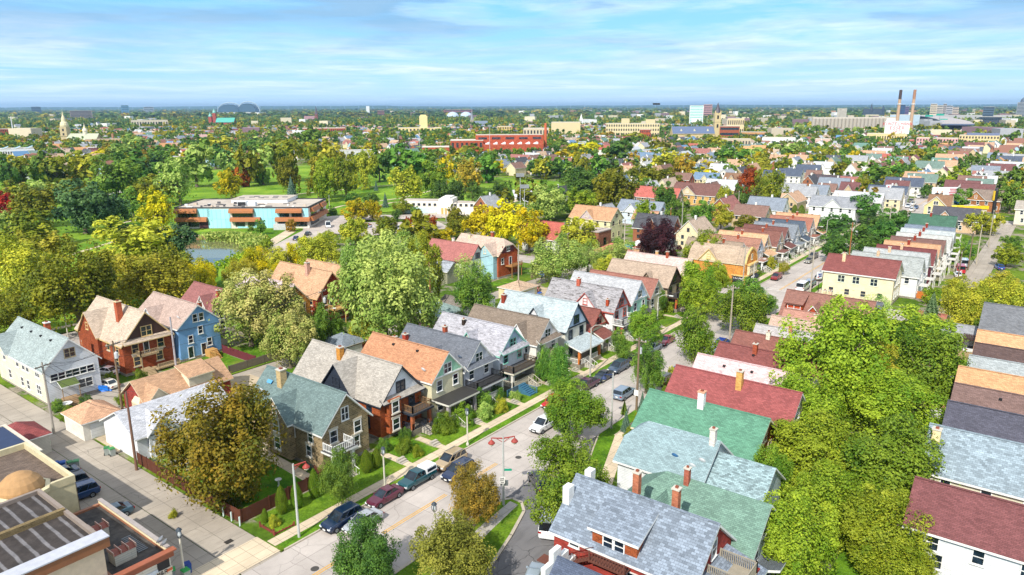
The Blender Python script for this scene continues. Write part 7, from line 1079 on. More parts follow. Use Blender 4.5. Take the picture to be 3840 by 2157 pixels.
for x0, x1, tp, col, lb in ((1625, 1690, 150, 'd8c8b0', 'cream left tower of the hospital cluster'), (1690, 1752, 165, 'c4bcb4', 'banded grey tower of the hospital cluster'), (1752, 1785, 150, 'a8a09c', 'slim dark grey tower in the middle of the hospital cluster'), (1785, 1850, 168, 'b4b4ba', 'wide pale grey tower of the hospital cluster'), (1850, 1912, 180, 'c8b8a8', 'stepped tan tower at the right of the hospital cluster')): lmk('hospital_tower', lb, 'tower', X(2880, x0), X(2880, x1), Yc(tp), 2700, 40, paint(col), 'b0aca8', 7)
lmk('dark_glass_building', 'dark glass office building by the freeway on the right', 'building', X(2880, 2150), X(2880, 2260), Yc(178), 1900, 40, paint('4a6076'), '4a5a6a', 7); lmk('dark_low_block', 'long dark low block by the freeway on the right', 'building', X(2880, 2120), X(2880, 2345), Yc(268), 1600, 30, paint('3c4654'), '6a7078', 2); tR = lmk('grey_clock_tower_building', 'broad grey tower with rounded cap at the right edge of the skyline', 'tower', X(2880, 2490), X(2880, 2590), Yc(140), 2500, 50, paint('8f959e'), '80868e', 12); add('cap', MB().lathe((6, 0, hz(Yc(140), 2500)), [(14, 0), (12, 10), (6, 16), (2, 20), (1, 26)], 12).mesh('cap', [paint('5f6a7a')]), tR)
lmk('pink_school', 'pink and brick school with arched roof on the right', 'school', X(2880, 1485), X(2880, 1905), Yc(462), 760, 18, paint('dca8a4'), 'c8b4a8', 3, 14, band=False); ca_ = lmk('cream_apartments', 'cream apartment block with solar panels on its roof on the right', 'block of flats', X(2880, 1912), X(2880, 2320), Yc(438), 790, 16, paint('dcc792'), 'b0a08c', 3, 13, band=False)
add('solar_panels', MB().slab([(-12, -6, hz(Yc(438), 790)+.6), (18, -6, hz(Yc(438), 790)+.6), (18, 6, hz(Yc(438), 790)+2.6), (-12, 6, hz(Yc(438), 790)+2.6)], .2).mesh('solar_panels', [glass('1c2c5c')]), ca_); lmk('long_white_shed', 'long white flat building with pink end at the right of the gothic church', 'warehouse', X(2880, -60), X(2880, 275), Yc(452), 800, 16, wh_, 'e0dcd4'); lmk('pink_block', 'small plain pink block among trees left of the cream store', 'building', X(2880, 475), X(2880, 625), Yc(465), 800, 12, paint('d8b0a4'), 'd8ccc4')
# freeway viaduct
b = MB(); P = [pol(X(2880, x), d_) for x, d_ in ((1530, 2300), (1700, 1900), (1800, 1600), (1880, 1350), (1900, 1150))]
for p, q in zip(P, P[1:]):
    a = math.atan2(q[1]-p[1], q[0]-p[0]); nx, ny = -math.sin(a)*22, math.cos(a)*22; b.slab([(p[0]+nx, p[1]+ny, 17), (q[0]+nx, q[1]+ny, 17), (q[0]-nx, q[1]-ny, 17), (p[0]-nx, p[1]-ny, 17)], 2.2, 0, 1)
    for t in (.2, .7): b.box((p[0]+(q[0]-p[0])*t, p[1]+(q[1]-p[1])*t, 7.4), (4, 30, 14.8), 1, a)
tag(add('freeway_viaduct', b.mesh('freeway_viaduct', [paint('b0aaa8', .9), paint('5a6884')])), 'broad grey elevated freeway crossing towards the skyline on the right', 'viaduct')
lmk('freeway_viaduct_ramp', 'low grey freeway ramp running across in front of the hospital towers', 'viaduct', X(2880, 1560), X(2880, 2440), Yc(252), 2300, 20, paint('a8a8ac'), 'b8b4b0')
for i, (x, tp) in enumerate(((1610, 250), (1720, 240), (1790, 300), (1850, 352), (1760, 285))):
    c = pol(X(2880, x), 1500); h_ = hz(Yc(tp), 1500); o = root('freeway_sign', 'green overhead freeway sign, number %s from the left along the viaduct' % ['one', 'two', 'four', 'five', 'three'][i], 'sign', (*c, 0), VIEW); add('board', MB().box((0, 0, h_-1.4), (16, .4, 3.4)).mesh('board', [paint('1fa08c')]), o); add('gantry', MB().box((0, .5, h_/2), (.6, .5, h_)).mesh('gantry', [STEEL]), o)
# billboards, pole signs and the yellow store
def billboard(label, x, y, z0, z1, w, cols, legs=True):
    o = root('billboard', label, 'billboard', (x, y, 0), VIEW); add('board', MB().box((0, 0, (z0+z1)/2), (w, .4, z1-z0)).mesh('board', [paint(cols[0])]), o); return o
z0, z1 = 6.6, 11.0; o = billboard('white billboard picturing two men in dark suits beside red text', 313, -19, z0, z1, 11.4, ['e4ecf2'])
for x_ in (-3.6, -1.6): f_ = add('printed_man', MB().lathe((x_, -.24, z0+.9), [(1.0, 0), (.9, .9), (.35, 1.2)], 8).mesh('printed_man', [paint('22222a')]), o); f_.scale = (1, .1, 1); f_.location.y = -.2; g_ = add('printed_face', MB().lathe((x_, -.24, z0+2.1), [(.05, 0), (.34, .25), (.34, .55), (.05, .9)], 8).mesh('printed_face', [paint('d8a88c')]), o); g_.scale = (1, .1, 1); g_.location.y = -.2
b = MB()
for i, (a_, w_) in enumerate(((3.0, 3.2), (3.0, 2.6), (3., 3.6), (3., 2.8))): b.box((a_, -.23, z1-.8-i*.75), (w_, .06, .4))
add('printed_text', b.mesh('printed_text', [paint('c04858')]), o); b = MB()
for x_ in (-4, 0, 4): b.tube((x_, .4, 0), (x_, .4, z1-.4), .22, .22, 6)
add('posts', b.mesh('posts', [DARK]), o)
o = billboard('bright blue billboard with a row of small figures, mounted below the white one', 312.2, -19.6, 2.6, 6.2, 11.2, ['2f86d0'])
for i, x_ in enumerate((-4, -2, -.6, 1.4, 3.6)): add('printed_figure', MB().box((x_, -.24, 3.5+(i % 2)*.2), (.9, .08, 1.3)).mesh('printed_figure', [paint(['1c3a6a', 'dce4ea'][i % 2])]), o)
add('printed_headline', MB().box((1.5, -.24, 5.6), (6, .08, .5)).mesh('printed_headline', [paint('a8d4f0')]), o)
o = root('yellow_store', 'flat yellow-fronted store beside the billboards', 'shop', (306, -30, 0), VIEW); add('wall', MB().box((0, 5, 2.), (12, 10, 4.)).mesh('wall', [paint('d8cdb8')]), o); add('fascia', MB().box((0, -.2, 4.1), (12.6, .6, 1.3)).box((0, -.3, 1.4), (6, .6, 2.)).mesh('fascia', [paint('f0c41c')]), o); add('shop_window', MB().box((-1, -.5, 2.9), (8, .3, .7)).mesh('shop_window', [DARK]), o); FOOT.append((306, -30, 8))
o = root('yellow_canopy_sign', 'small yellow sign panel on two dark posts below the blue billboard', 'sign', (305, -24.4, 0), VIEW); add('panel', MB().box((0, 0, 4.2), (6, .5, .9)).mesh('panel', [paint('e8d848')]), o); add('posts', MB().box((-1.8, 0, 1.9), (.4, .4, 3.8)).box((1.8, 0, 1.9), (.4, .4, 3.8)).mesh('posts', [DARK]), o)
o = root('tall_store_sign', 'tall black and yellow pointed store sign on the right', 'sign', (325, -36, 0), VIEW); add('mast', MB().lathe((0, 0, 0), [(.7, 0), (.8, 9.5), (.3, 10.6), (0, 11)], 8).mesh('mast', [DARK]), o); add('yellow_edge', MB().box((-.8, 0, 7.5), (.5, .8, 4.)).mesh('yellow_edge', [paint('e8c030')]), o)
o = root('petrol_station_sign', 'tall white filling station sign with red triangle and price panels', 'sign', (318, 3.7, 0), VIEW); add('posts', MB().box((-.9, 0, 4), (.25, .25, 8)).box((.9, 0, 4), (.25, .25, 8)).mesh('posts', [STEEL]), o); add('panel', MB().box((0, 0, 8.4), (2.2, .4, 3.6)).mesh('panel', [paint('e4ecf4')]), o); add('red_triangle', MB().extr([(-.7, -.26, 8.6), (.7, -.26, 8.6), (0, -.26, 10)], (0, .05, 0)).mesh('red_triangle', [paint('c83040')]), o); add('price_panel', MB().box((0, -.24, 7.4), (1.8, .06, .7)).mesh('price_panel', [paint('a03048')]), o); add('price_panel', MB().box((0, -.24, 5.4), (2, .4, 1.4)).mesh('price_panel', [paint('2a7a68')]), o)
o = root('hanging_tavern_sign', 'small white square sign with blue and red marks on the cream apartment house', 'sign', (141.7, -14.6, 0), P90-.5); add('panel', MB().box((0, 0, 4.4), (.2, 1.7, 1.7)).mesh('panel', [paint('e8eef4')]), o); add('blue_mark', MB().box((-.13, 0, 4.7), (.06, 1.1, .28)).box((-.13, -.1, 4.2), (.06, .9, .3)).mesh('blue_mark', [paint('24489a')]), o); add('red_mark', MB().box((-.13, .5, 4.0), (.06, .4, .2)).mesh('red_mark', [paint('c83040')]), o); add('bracket', MB().box((0, -1, 4.8), (.08, .9, .08)).box((0, 0, 1.8), (.1, .1, 3.6)).mesh('bracket', [DARK]), o)
house('cream gabled house with patchy tan-brown roof below the white billboard', 297, -18, math.pi, 12, 4., 4.8, 8.6, siding('e4cf96'), 'b07c44', gwin=(1.6, 1.3)); house('dark charcoal-roofed house with peach gable beside the dark green roof', 262, -22, P90, 14, 4., 5., 8.8, siding('d8b898'), '50505a', faces=['K', 'L'], cg=[((-4, 2.4, 1), dict(zp=7.8, out=.3, wallm=brick('c89878')))]); house('brown-roofed brick house with wide gable right of the billboards', 330, -22, P90, 16, 5., 5.4, 9.2, brick('9c6844'), '8a7464', cg=[((-7, 3.6, 1), dict(zp=8.8, out=.4, wallm=brick('a07048')))]); house('cream two-storey shop house at the right edge beyond the gas yard', 296.5, -45, P90, 14, 5.2, 6.4, 9., siding('e2d9c6'), 'a89c8c', faces=['F', 'L'])
# ------------------------------------------------------------------ vehicles in the near streets
UP, DN = 0.0, math.pi
for (x, y, hd, k, c, lb, kw) in [
 (6.0, -1.5, DN, 'suv', '122a4a', 'dark navy sports utility car with black roof parked at the kerb near the fenced corner', dict(rails=True)),
 (7.2, -3.6, DN, 'sedan', 'a8adb2', 'silver sedan driving beside the navy car, half hidden by the dark green tree', {}),
 (12.2, -1.6, DN, 'sedan', '5a1630', 'burgundy sedan parked at the kerb by the lamp post', {}),
 (17.4, -1.7, DN, 'pickup', '0f4a54', 'teal pickup truck with white canopy over its bed', dict(cap=True)),
 (23.1, -1.9, DN, 'suv', 'b09a78', 'beige sports utility car parked in front of the burgundy sedan row', dict(rails=True)),
 (21.6, -4.6, DN, 'suv', '18284a', 'dark blue sports utility car double-parked beside the teal pickup and the tan tree', dict(rails=True)),
 (38.9, -5.2, DN, 'suv', 'e8ebee', 'white sports utility car driving down the street', {}),
 (46.7, -1.9, DN, 'pickup', 'c01a22', 'bright red car parked below the big dark green tree', {}),
 (55.4, -2.1, DN, 'pickup', '4a1a34', 'dark plum pickup truck parked nose towards the red car', {}),
 (60.4, -2.2, DN, 'sedan', '15262e', 'black sedan parked between the plum pickup and the grey crossover', {}),
 (65.6, -2.2, DN, 'suv', '43546a', 'grey-blue crossover parked below the brick-pier porch', {}),
 (70.8, -2.2, DN, 'sedan', '4a1a2a', 'dark maroon car half hidden by a street tree beyond the crossover', {}),
 (56., -8.6, UP, 'suv', '7c8ea2', 'light blue-grey crossover driving up the street near the utility pole', {}),
 (65.4, -11.2, UP, 'suv', '6a6a5a', 'olive and silver estate car parked on the right beside the shrubs', dict(rails=True)),
 (70.6, -11.2, UP, 'sedan', '3a5a8a', 'blue car mostly hidden behind the bright red roof', {}),
 (84., -11.3, UP, 'sedan', 'dfe6ec', 'white sedan parked on the right in the shade of the tall oval tree', {}),
 (89.4, -11.3, UP, 'hatch', '1c3c9a', 'vivid blue hatchback parked on the right kerb', {}),
 (84.2, -2.2, DN, 'sedan', '8a1a32', 'crimson sedan parked on the left beyond the round maple', {}),
 (78.6, -2.2, DN, 'sedan', '6f7f90', 'grey sedan in the shade under the round maple', {}),
 (25.6, -14.0, math.atan2(4, 10)+.55, 'suv', '1c2126', 'black crossover with red tail lights entering the side street', {}),
 (19.2, -20.2, .40, 'van', 'eef0f2', 'small white people carrier parked in the side street under the big tree', {}),
 (10.6, -24.0, .40, 'sedan', '9aa8b4', 'silver-grey sedan at the bottom edge of the side street', {}),
 (-8.6, 33.9, math.pi-.1, 'sedan', '1a3350', 'dark blue sedan parked nearest the recycling bins behind the domed building', {}),
 (-9., 30.4, math.pi-.1, 'suv', '141c2a', 'black sports utility car parked second from the bins', dict(rails=True)),
 (-9.2, 27.2, math.pi-.1, 'suv', '1a4070', 'bright navy sports utility car parked third from the bins', dict(rails=True)),
 (-8.8, 19.8, math.pi-.1, 'sedan', '3f5a6a', 'blue-grey car peeping out behind the parapet of the low workshop', {}),
 (11.6, 66.6, 1.9, 'sedan', 'e9edf0', 'white sedan parked between the clapboard and brick houses', {}),
 (9., 60.4, 1.7, 'sedan', 'e0ddd2', 'cream-white car parked beside a blue tarpaulin behind the orange-roofed garage', {}),
 (177, -2.6, DN, 'sedan', '8a8474', 'taupe sedan parked on the left past the corner shop', {}), (161.5, -10.6, UP, 'sedan', '2a3648', 'dark sedan driving past the cream apartment house', {}),
 (142.4, -10.8, UP, 'van', 'eef2f2', 'white van with green stripe parked by the crossing', {}), (148.2, -11, UP, 'suv', '8a9aac', 'silver-blue car parked in front of the white van', {}),
 (204.5, 42, 0.3, 'sedan', '4a5a70', 'grey-blue car in the alley behind the purple tree', {}),
 (110.7, 149, .8, 'sedan', '24406a', 'dark blue car parked by the school driveway, nearer one', {}), (119, 153.4, .7, 'sedan', '2a2a30', 'black sedan parked on the school driveway', {}), (134.6, 161.7, -2.2, 'van', 'eef0f2', 'white van with blue door standing in front of the school corner', {}),
 (142, 148.2, .2, 'sedan', 'c8d2dc', 'silver sedan in the park car lot among round trees', {}), (147.2, 135.8, .2, 'pickup', 'eceef0', 'white pickup truck in the park car lot', {}), (144.4, 151, .2, 'sedan', 'a82030', 'red car half hidden behind a tree in the park car lot', {}),
 (188, -39.2, .2, 'van', 'c01c2c', 'red van parked by the right alley', {}), (181.6, -39.4, .2, 'sedan', 'e4e8ec', 'white car parked beside the red van, nearer side', {}), (197.6, -39, .2, 'van', 'd8dce0', 'white van parked beyond the red van', {}), (199, -47.4, .3, 'sedan', '2450a0', 'bright blue car across the right alley from the red van', {}), (190, -48.4, .3, 'sedan', '22262c', 'black car across the right alley from the red van', {}),
 (114, -49.4, 0, 'pickup', 'e6eaee', 'white pickup truck on the concrete pad right of the big yellow-green trees', {}),
 (94.8, 37.9, .3, 'sedan', '2a4a8a', 'blue car inside the tan hipped carport', {}), (101.5, 41, .5, 'suv', 'a02038', 'crimson estate car on the pad behind the tan hipped carport', {}), (121, 49, 1.2, 'sedan', '202830', 'black car on the pad right of the brick house with deck', {}), (116, 50, 1., 'sedan', '5a80a8', 'blue-grey car beside the fence right of the brick house with deck', {}),
 (152.4, 35.2, .6, 'sedan', '3a5878', 'steel-blue car beside the terracotta hipped garage', {}), (160, 47.5, .6, 'sedan', '7a2030', 'maroon car next to the covered boat in the alley', {}),
 (319, 43, .4, 'pickup', 'b82028', 'red pickup truck in the far alley among garages', {}),
 (324.6, -4., DN, 'suv', 'dfe6ee', 'white car waiting at the far crossing, left lane', {}), (335.2, -4.4, DN, 'suv', 'f0f2f4', 'white van-like car second in the queue at the far crossing', {}), (322.6, -7.4, DN, 'sedan', '3a5c8c', 'blue sedan beside the white car at the far crossing', {}), (313, -7.6, UP, 'suv', 'e8eaec', 'white crossover nearest the camera at the far crossing', {}), (386.9, -6.2, UP, 'sedan', '283c78', 'navy car far up the main street', {}), (285.8, -11.3, UP, 'sedan', '2c4874', 'blue car under the dark street trees before the far crossing', {}),
]: car(x, y, hd, k, c, lb, None, 'car', math.hypot(x-CAM[0], y-CAM[1]) < 260, **kw)
rr_ = random.Random(12); cols_ = [('c8ccd0', 'silver'), ('e4e6e8', 'white'), ('30363e', 'charcoal'), ('8a2a2a', 'dark red'), ('3c4a6a', 'slate blue'), ('7a7468', 'tan')]
for i, s in enumerate((150, 156, 184, 206, 240, 248, 345, 352, 366, 400, 410, 425, 440, 470, 490, 510)):
    cc = rr_.choice(cols_); left = i % 2 == 0; k_ = rr_.choice(['sedan', 'suv', 'hatch']); car(s, -1.9 if left else -11.1, DN if left else UP, k_, cc[0], '%s %s parked on the %s kerb %s' % (cc[1], k_, 'left' if left else 'right', 'between shop and far crossing' if s < 300 else 'just past the far crossing' if s < 380 else 'well past the far crossing' if s < 450 else 'at the far end of the street'), 'cars parked far up the main street', 'car', False)
o = root('covered_boat', 'boat under a white cover beside the terracotta garage', 'boat', (166.5, 47, 0), .5); add('hull', MB().box((0, 0, .9), (5, 1.9, 1.2), top=(1.1, 1.1)).mesh('hull', [WHITE]), o); add('cover', MB().lathe((0, 0, 1.5), [(1.3, 0), (1.1, .9), (.3, 1.3)], 8).mesh('cover', [paint('e4e4e2')]), o)
o = root('swimming_pool', 'round teal above-ground pool beside the covered boat', 'pool', (163.5, 50, 0)); add('pool_wall', MB().tube((0, 0, 0), (0, 0, 1.2), 2.2, 2.2, 20).mesh('pool_wall', [paint('2a9aa0')]), o)
# ------------------------------------------------------------------ lamps
arm_lamp(1.6, 0.1, 'tall pole lamp with single red bracket at the fenced alley corner', 8.6, 1, -.4); arm_lamp(19.6, -13.2, 'tall pole lamp with two red brackets and street signs at the tip of the median', 8.6, 2, -.75); arm_lamp(44.6, -12.9, 'tall pole lamp with dark blue bracket among the trees on the right kerb', 8.4, 1, 2.4, '2c3c66')
SG = root('street_name_signs', 'two green street name plates and a white one-way sign fixed on the median lamp', 'sign', (19.6, -13.2, 3.6), -.9); add('name_plate', MB().box((.5, 0, .9), (.9, .04, .26)).mesh('name_plate', [paint('12a080')]), SG); add('name_plate', MB().box((0, .5, 1.25), (.04, .9, .26)).mesh('name_plate', [paint('12a080')]), SG); b = MB()
ow = add('one_way_sign', MB().box((-.12, -.16, -.3), (.62, .05, .8)).mesh('one_way_sign', [WHITE]), SG); letters(b, 'ONE', -.36, -.2, .02, .18, (1, 0), 0, .02); letters(b, 'WAY', -.36, -.2, -.22, .18, (1, 0), 0, .02); b.box((-.12, -.2, -.55), (.36, .02, .07)); add('sign_marks', b.mesh('sign_marks', [DARK]), ow)
add('sign_back', MB().box((.1, .12, -.8), (.9, .04, .7)).mesh('sign_back', [STEEL]), SG)
for x, y, lb in ((14.1, .45, 'harp-shaped post lamp on the verge behind the burgundy sedan'), (8.8, -12.8, 'harp-shaped post lamp between the two dark trees at the bottom'), (28.5, -.1, 'harp-shaped post lamp on the verge below the small round garden trees'), (-9.2, 3.4, 'harp-shaped post lamp beside the bins and low workshop')): harp_lamp(x, y, lb)
for x, y, lb, az in ((60.3, .2, 'tall pale lamp pole on the left verge by the brick-pier porch', -1.6), (84.7, .1, 'tall pale lamp pole on the left verge beyond the round maple', -1.6), (185, -.4, 'cobra-head street lamp past the corner shop', -1.2), (205, .2, 'cobra-head street lamp in front of the dark maroon timber house', -1.2), (127, -3.6, 'cobra-head lamp at the corner shop crossing', -.6), (232, -1, 'cobra-head lamp with a short arm above the dark street trees', -1.2), (300, 3, 'curved cobra-head lamp by the filling station sign', -1.2), (151, 116, 'small curved lamp by the tan roofs near the park road', -2.)): cobra_lamp(x, y, lb, 8.6, az)
for x, y, lb in ((16, 93, 'short white lamp post on the grass strip behind the clapboard house'), (153.6, 131, 'slim lamp in the car lot near the silver sedan'), (128, 170, 'slim lamp before the school entrance'), (185, 141, 'slim lamp in front of the bathhouse steps'), (170, 205, 'globe lamp on the lawn by the curved path'), (90, 222, 'white lamp on the lawn behind the school')): harp_lamp(x, y, lb, 5)
# ------------------------------------------------------------------ utility poles and wires
for k, x, y, lb, h_, kw in [('a', 52.4, -12.7, 'leaning brown utility pole with transformer and small white sign on the right kerb', 11.5, dict(trans=True, az=1.57)), ('b', 91.6, -11.8, 'pale utility pole on the right kerb beyond the tall oval tree', 11.5, dict(az=1.57, col='a89c8c')), ('c', -3.5, 48.6, 'utility pole at the alley crossing beside the maroon-roofed porch', 10.5, dict(az=.3, col='a09a90')), ('d', -1.6, 28.7, 'brown utility pole leaning against the white garage by the bins', 10.5, dict(arm=False, col='7a5c4c')), ('e', 6.0, 48.9, 'utility pole with crossarm and transformer behind the orange garage', 11, dict(az=.2, trans=True)), ('f', 15., 49.2, 'tall grey utility pole rising from the orange garage roof', 12.5, dict(arm=False, col='a8a4a8')), ('g', 44.4, 49.6, 'wooden pole with white transformer in front of the dark red brick house', 11, dict(az=.3, trans=True, lamp=-1.)), ('h', 67.2, 43.6, 'tall reddish pole beside the teal hipped garage', 13, dict(az=.3, arm=False, col='8f5c3c')), ('i', 98.1, 43.7, 'grey pole by the tan hipped carport', 12, dict(arm=False, col='a8a298')), ('j', 139.4, -13.4, 'tall pale pole at the right corner of the crossing', 12.5, dict(az=1.57, col='b0a898')), ('k', 127., -1.2, 'tall pale pole at the corner-shop side of the crossing', 12.5, dict(az=1.57, col='b0a898')), ('l', 179, -12.8, 'orange-brown pole crowded with crossarms on the right kerb', 12.5, dict(az=1.57, col='a0683c', trans=True)), ('m', 232.8, -12.9, 'pale pole with crossarm among dark street trees', 11.5, dict(az=1.57, col='b8b0a0')), ('n', 158.3, -41.6, 'leaning tan pole in the back yards by the white apartment rear', 11, dict(az=.1)), ('o', 192.4, -40.6, 'pole with crossarm beside the red van', 11, dict(az=.1)), ('p', 202.5, -41.6, 'pale pole with wide crossarm in the right alley', 11.5, dict(az=.1, col='b4ab98')), ('q', 235, -41.8, 'far pole with transformer in the right alley', 12, dict(az=.1, trans=True, col='a8a08c')), ('r', 155.4, 46.2, 'pole with crossarm rising behind the olive-yellow tree', 11, dict(az=.3, col='c0b8a8')), ('s', 187.3, 46.2, 'orange-brown pole right of the purple tree', 11, dict(az=.3, col='b0743c')), ('t', 197.1, 46.4, 'slim grey pole right of the purple tree, second one', 12, dict(arm=False, col='a8a49c')), ('u', 153.6, 100.6, 'grey pole with bracket lamp beside the yellow trees', 11, dict(az=.3, col='a8acb0')), ('v', 125, 47, 'pole in the left alley behind the grey roofs', 11, dict(az=.3)), ('w', 330, 44, 'pole in the far alley left of the dark roofs', 11, dict(az=.3, col='b0a898')), ('x', 290, 46, 'pole by the far alley garages', 11, dict(az=.3, col='b0a898')), ('y', 250, 46, 'pole in the alley above the blue house', 11, dict(az=.3, col='b0a898')), ('z', 285, -11.9, 'pole beside the queueing cars', 11, dict(az=1.57, col='b0a898'))]: pole(k, x, y, lb, h_, **kw)
o = root('pole_sign', 'small white parking sign nailed to the leaning brown pole', 'sign', (52.1, -12.75, 2.7), math.pi); add('sign_board', MB().box((.1, 0, .3), (.04, .7, .9)).mesh('sign_board', [WHITE]), o)
for a, b_, lb in [('a', 'b', 'overhead wires along the right kerb between the brown pole and the pale pole'), ('b', 'k', 'overhead wires from the pale pole to the crossing'), ('k', 'l', 'overhead wires past the crossing towards the crowded pole'), ('j', 'l', 'overhead wires along the right kerb past the cream house'), ('l', 'm', 'overhead wires above the dark street trees'), ('m', 'z', 'overhead wires towards the far crossing'), ('c', 'e', 'overhead wires from the alley crossing to the transformer pole'), ('e', 'g', 'overhead wires along the alley behind the lawns'), ('g', 'h', 'overhead wires from the white transformer to the reddish pole'), ('h', 'i', 'overhead wires from the reddish pole to the carport'), ('i', 'v', 'overhead wires along the alley behind the grey roofs'), ('v', 'r', 'overhead wires behind the pink roof'), ('r', 's', 'overhead wires past the purple tree'), ('c', 'd', 'overhead wires crossing the lot by the white garage'), ('n', 'o', 'overhead wires in the right alley, nearer span'), ('p', 'q', 'overhead wires in the right alley, farther span'), ('s', 'y', 'overhead wires along the second alley'), ('y', 'x', 'overhead wires by the far garages')]: wires(a, b_, lb, low=a in 'abcegh')
for a, pt, lb in (('a', (41, -6.5 if False else -21, 8), 'service wire from the brown pole to the green-roofed house'), ('a', (49, -22, 8), 'service wire from the brown pole to the red-roofed house'), ('e', (17, 61, 6), 'service wire to the brown brick house'), ('g', (47, 62, 6.5), 'service wire to the yellow-brown brick house'), ('h', (82, 22, 7), 'service wire to the weathered grey roof'), ('h', (58, 23, 7), 'service wire to the patched roof'), ('b', (96, 7.4, 7), 'service wire across the street to the teal-fronted house'), ('l', (181, 5, 7), 'service wire to the dark maroon timber house')): wires(a, pt, lb, (0,), .6, low=False)
# ------------------------------------------------------------------ yards
fence('dark brown board fence round the corner yard below the chestnut tree', [(-.75, 30), (-.75, 13), (-.6, 7.3), (3, 7.3), (10.6, 7.3), (10.6, 9)], 1.7, '5e3322'); fence('grey weathered picket fence between the back lawns', [(24.2, 49.9), (31, 49.9), (44, 49.6)], 1.5, '7c7464'); fence('plum-red board fence beside the sky-blue house lawn', [(29.8, 61), (29.8, 50.4)], 1.6, '6a2a34')
fence('pale board fence around the white pickup pad', [(107, -46), (107, -58)], 1.7, 'a8926c'); fence('grey board fence beside the turquoise porch', [(92, -46), (94, -50.5)], 1.6, '8a8478'); fence('orange board fence by the white apartment rear', [(150, -38), (150, -33)], 1.8, 'c8742c'); fence('white picket fence between yards above the spruce', [(128, -40), (140, -40)], 1.2, 'dcdcd8', open_=True); fence('tan board fence behind the brick house with deck', [(112, 50), (124, 50)], 1.7, 'a89878'); fence('cream board fence beside the brick school storefront yard', [(140, 50), (150, 50), (150, 58)], 1.7, 'c8b48c'); fence('black wire fence along the park court', [(222, 150), (240, 162), (262, 186)], 1.8, '2c3030', open_=True); fence('low rail fence by the median lamp garden bed', [(.2, 2.5), (.2, 5), ], .7, '7c3a30', open_=True); fence('red edging rail around the corner flower bed', [(.2, 2.4), (2.6, 2.3)], .5, '8a3a34', open_=True); fence('wooden fence beside the reddish pole', [(62, 37.5), (64.5, 41)], 1.8, 'c88c48'); fence('dark board fence behind the carport lawn', [(99, 44.4), (106, 50)], 1.6, '5c4c3c')
for x, y, c, lb in ((-6., 43.7, '3a8a4a', 'grey wheeled bin with green lid under the navy flat roof edge'), (-1.6, 35.2, '3a8a4a', 'wheeled bin with green lid, nearer the pole, at the white garage corner'), (-1.9, 36., '2f7a44', 'wheeled bin with green lid right against the white garage corner'), (-7.6, 36.8, '2456a4', 'bright blue recycling bin, leftmost in the row by the parked cars'), (-7.1, 36.3, '2a5cae', 'bright blue recycling bin, second in the row by the parked cars'), (-6.5, 35.6, '4a8a5a', 'grey bin with green lid, third in the row by the parked cars'), (-5.9, 35.3, '5a9a6a', 'grey bin with green lid, last in the row by the parked cars'), (-8.6, 3.9, '1c3c8c', 'deep blue bin standing alone by the workshop lamp'), (-9.2, 3.1, '2f9a4a', 'grey bin with bright green lid between lamp and blue bin'), (-10., 4.2, '2f9a4a', 'green lidded bin against the workshop wall'), (97.8, 37.4, '2456b4', 'blue recycling bin beside the carport, first'), (98.6, 37.6, '2456b4', 'blue recycling bin beside the carport, second'), (50, 41.5, '2f8a4a', 'green lidded bin by the white garage in the left alley'), (51, 41.9, '2f8a4a', 'second green lidded bin by the white garage in the left alley'), (119, -40.6, '2a6ac0', 'blue bin by the small rust-red garage'), (185, -46.8, '4a8a7a', 'green bin in the right alley opposite the red van'), (182, -47.3, '2a5cb0', 'blue bin in the right alley opposite the red van')): bin_(x, y, c, lb, random.random()*.6+2.6, body='2456a4' if c in ('2456a4', '2a5cae', '1c3c8c') else None)
for i, y in enumerate((10.2, 8.6, 7.0)): tag(add('bollard', MB().tube((0, 0, 0), (0, 0, 1.1), .09, .09, 8).mesh('bollard', [paint('c8dcd8')]), None, (-.95, y, .05)), 'pale steel bollard in front of the brown fence, %s from the street' % ['third', 'second', 'first'][i], 'bollard', 'bollards by the brown fence')
o = root('bird_bath', 'white pedestal bird bath in the shaded corner garden', 'bird bath', (6.7, 10.9, .1)); add('pedestal', MB().lathe((0, 0, 0), [(.22, 0), (.08, .12), (.1, .75)], 10).mesh('pedestal', [WHITE]), o); add('bowl', MB().lathe((0, 0, .75), [(.08, 0), (.38, .08), (.4, .14), (.3, .1)], 14).mesh('bowl', [WHITE]), o)
for i, (x, y) in enumerate(((11.3, 11.9), (11., 10.9))):
    o = root('garden_chair', 'dark green plastic garden chair against the stone house, %s one' % ('left', 'right')[i], 'chair', (x, y, .1), 2.8, 'green garden chairs'); g_ = paint('14594a', .35); add('seat', MB().box((0, 0, .42), (.5, .5, .05)).mesh('seat', [g_]), o); add('backrest', MB().box((-.24, 0, .7), (.05, .5, .55)).mesh('backrest', [g_]), o)
    for a in (-.22, .22):
        add('armrest', MB().box((0, a, .62), (.48, .06, .04)).mesh('armrest', [g_]), o)
        for c in (-.22, .22): add('leg', MB().box((c, a, .2), (.05, .05, .42)).mesh('leg', [g_]), o)
o = root('garden_table', 'round white picnic table beside the clapboard house steps', 'table', (1.4, 56.6, .1)); add('table_top', MB().tube((0, 0, .7), (0, 0, .76), .8, .8, 14).mesh('table_top', [WHITE]), o); add('pedestal', MB().tube((0, 0, 0), (0, 0, .7), .07, .07, 8).mesh('pedestal', [STEEL]), o)
tag(add('tarpaulin', MB().box((0, 0, .55), (3.6, .25, .9), 0, .1, top=(.9, .2)).box((1.2, .5, .3), (1.6, 1., .5), 0, .4, top=(.5, .5)).mesh('tarpaulin', [paint('1c70d0', .4)]), None, (7.2, 59.6, .1), -1.1), 'bright blue tarpaulin draped over things beside the cream-white car', 'tarpaulin')
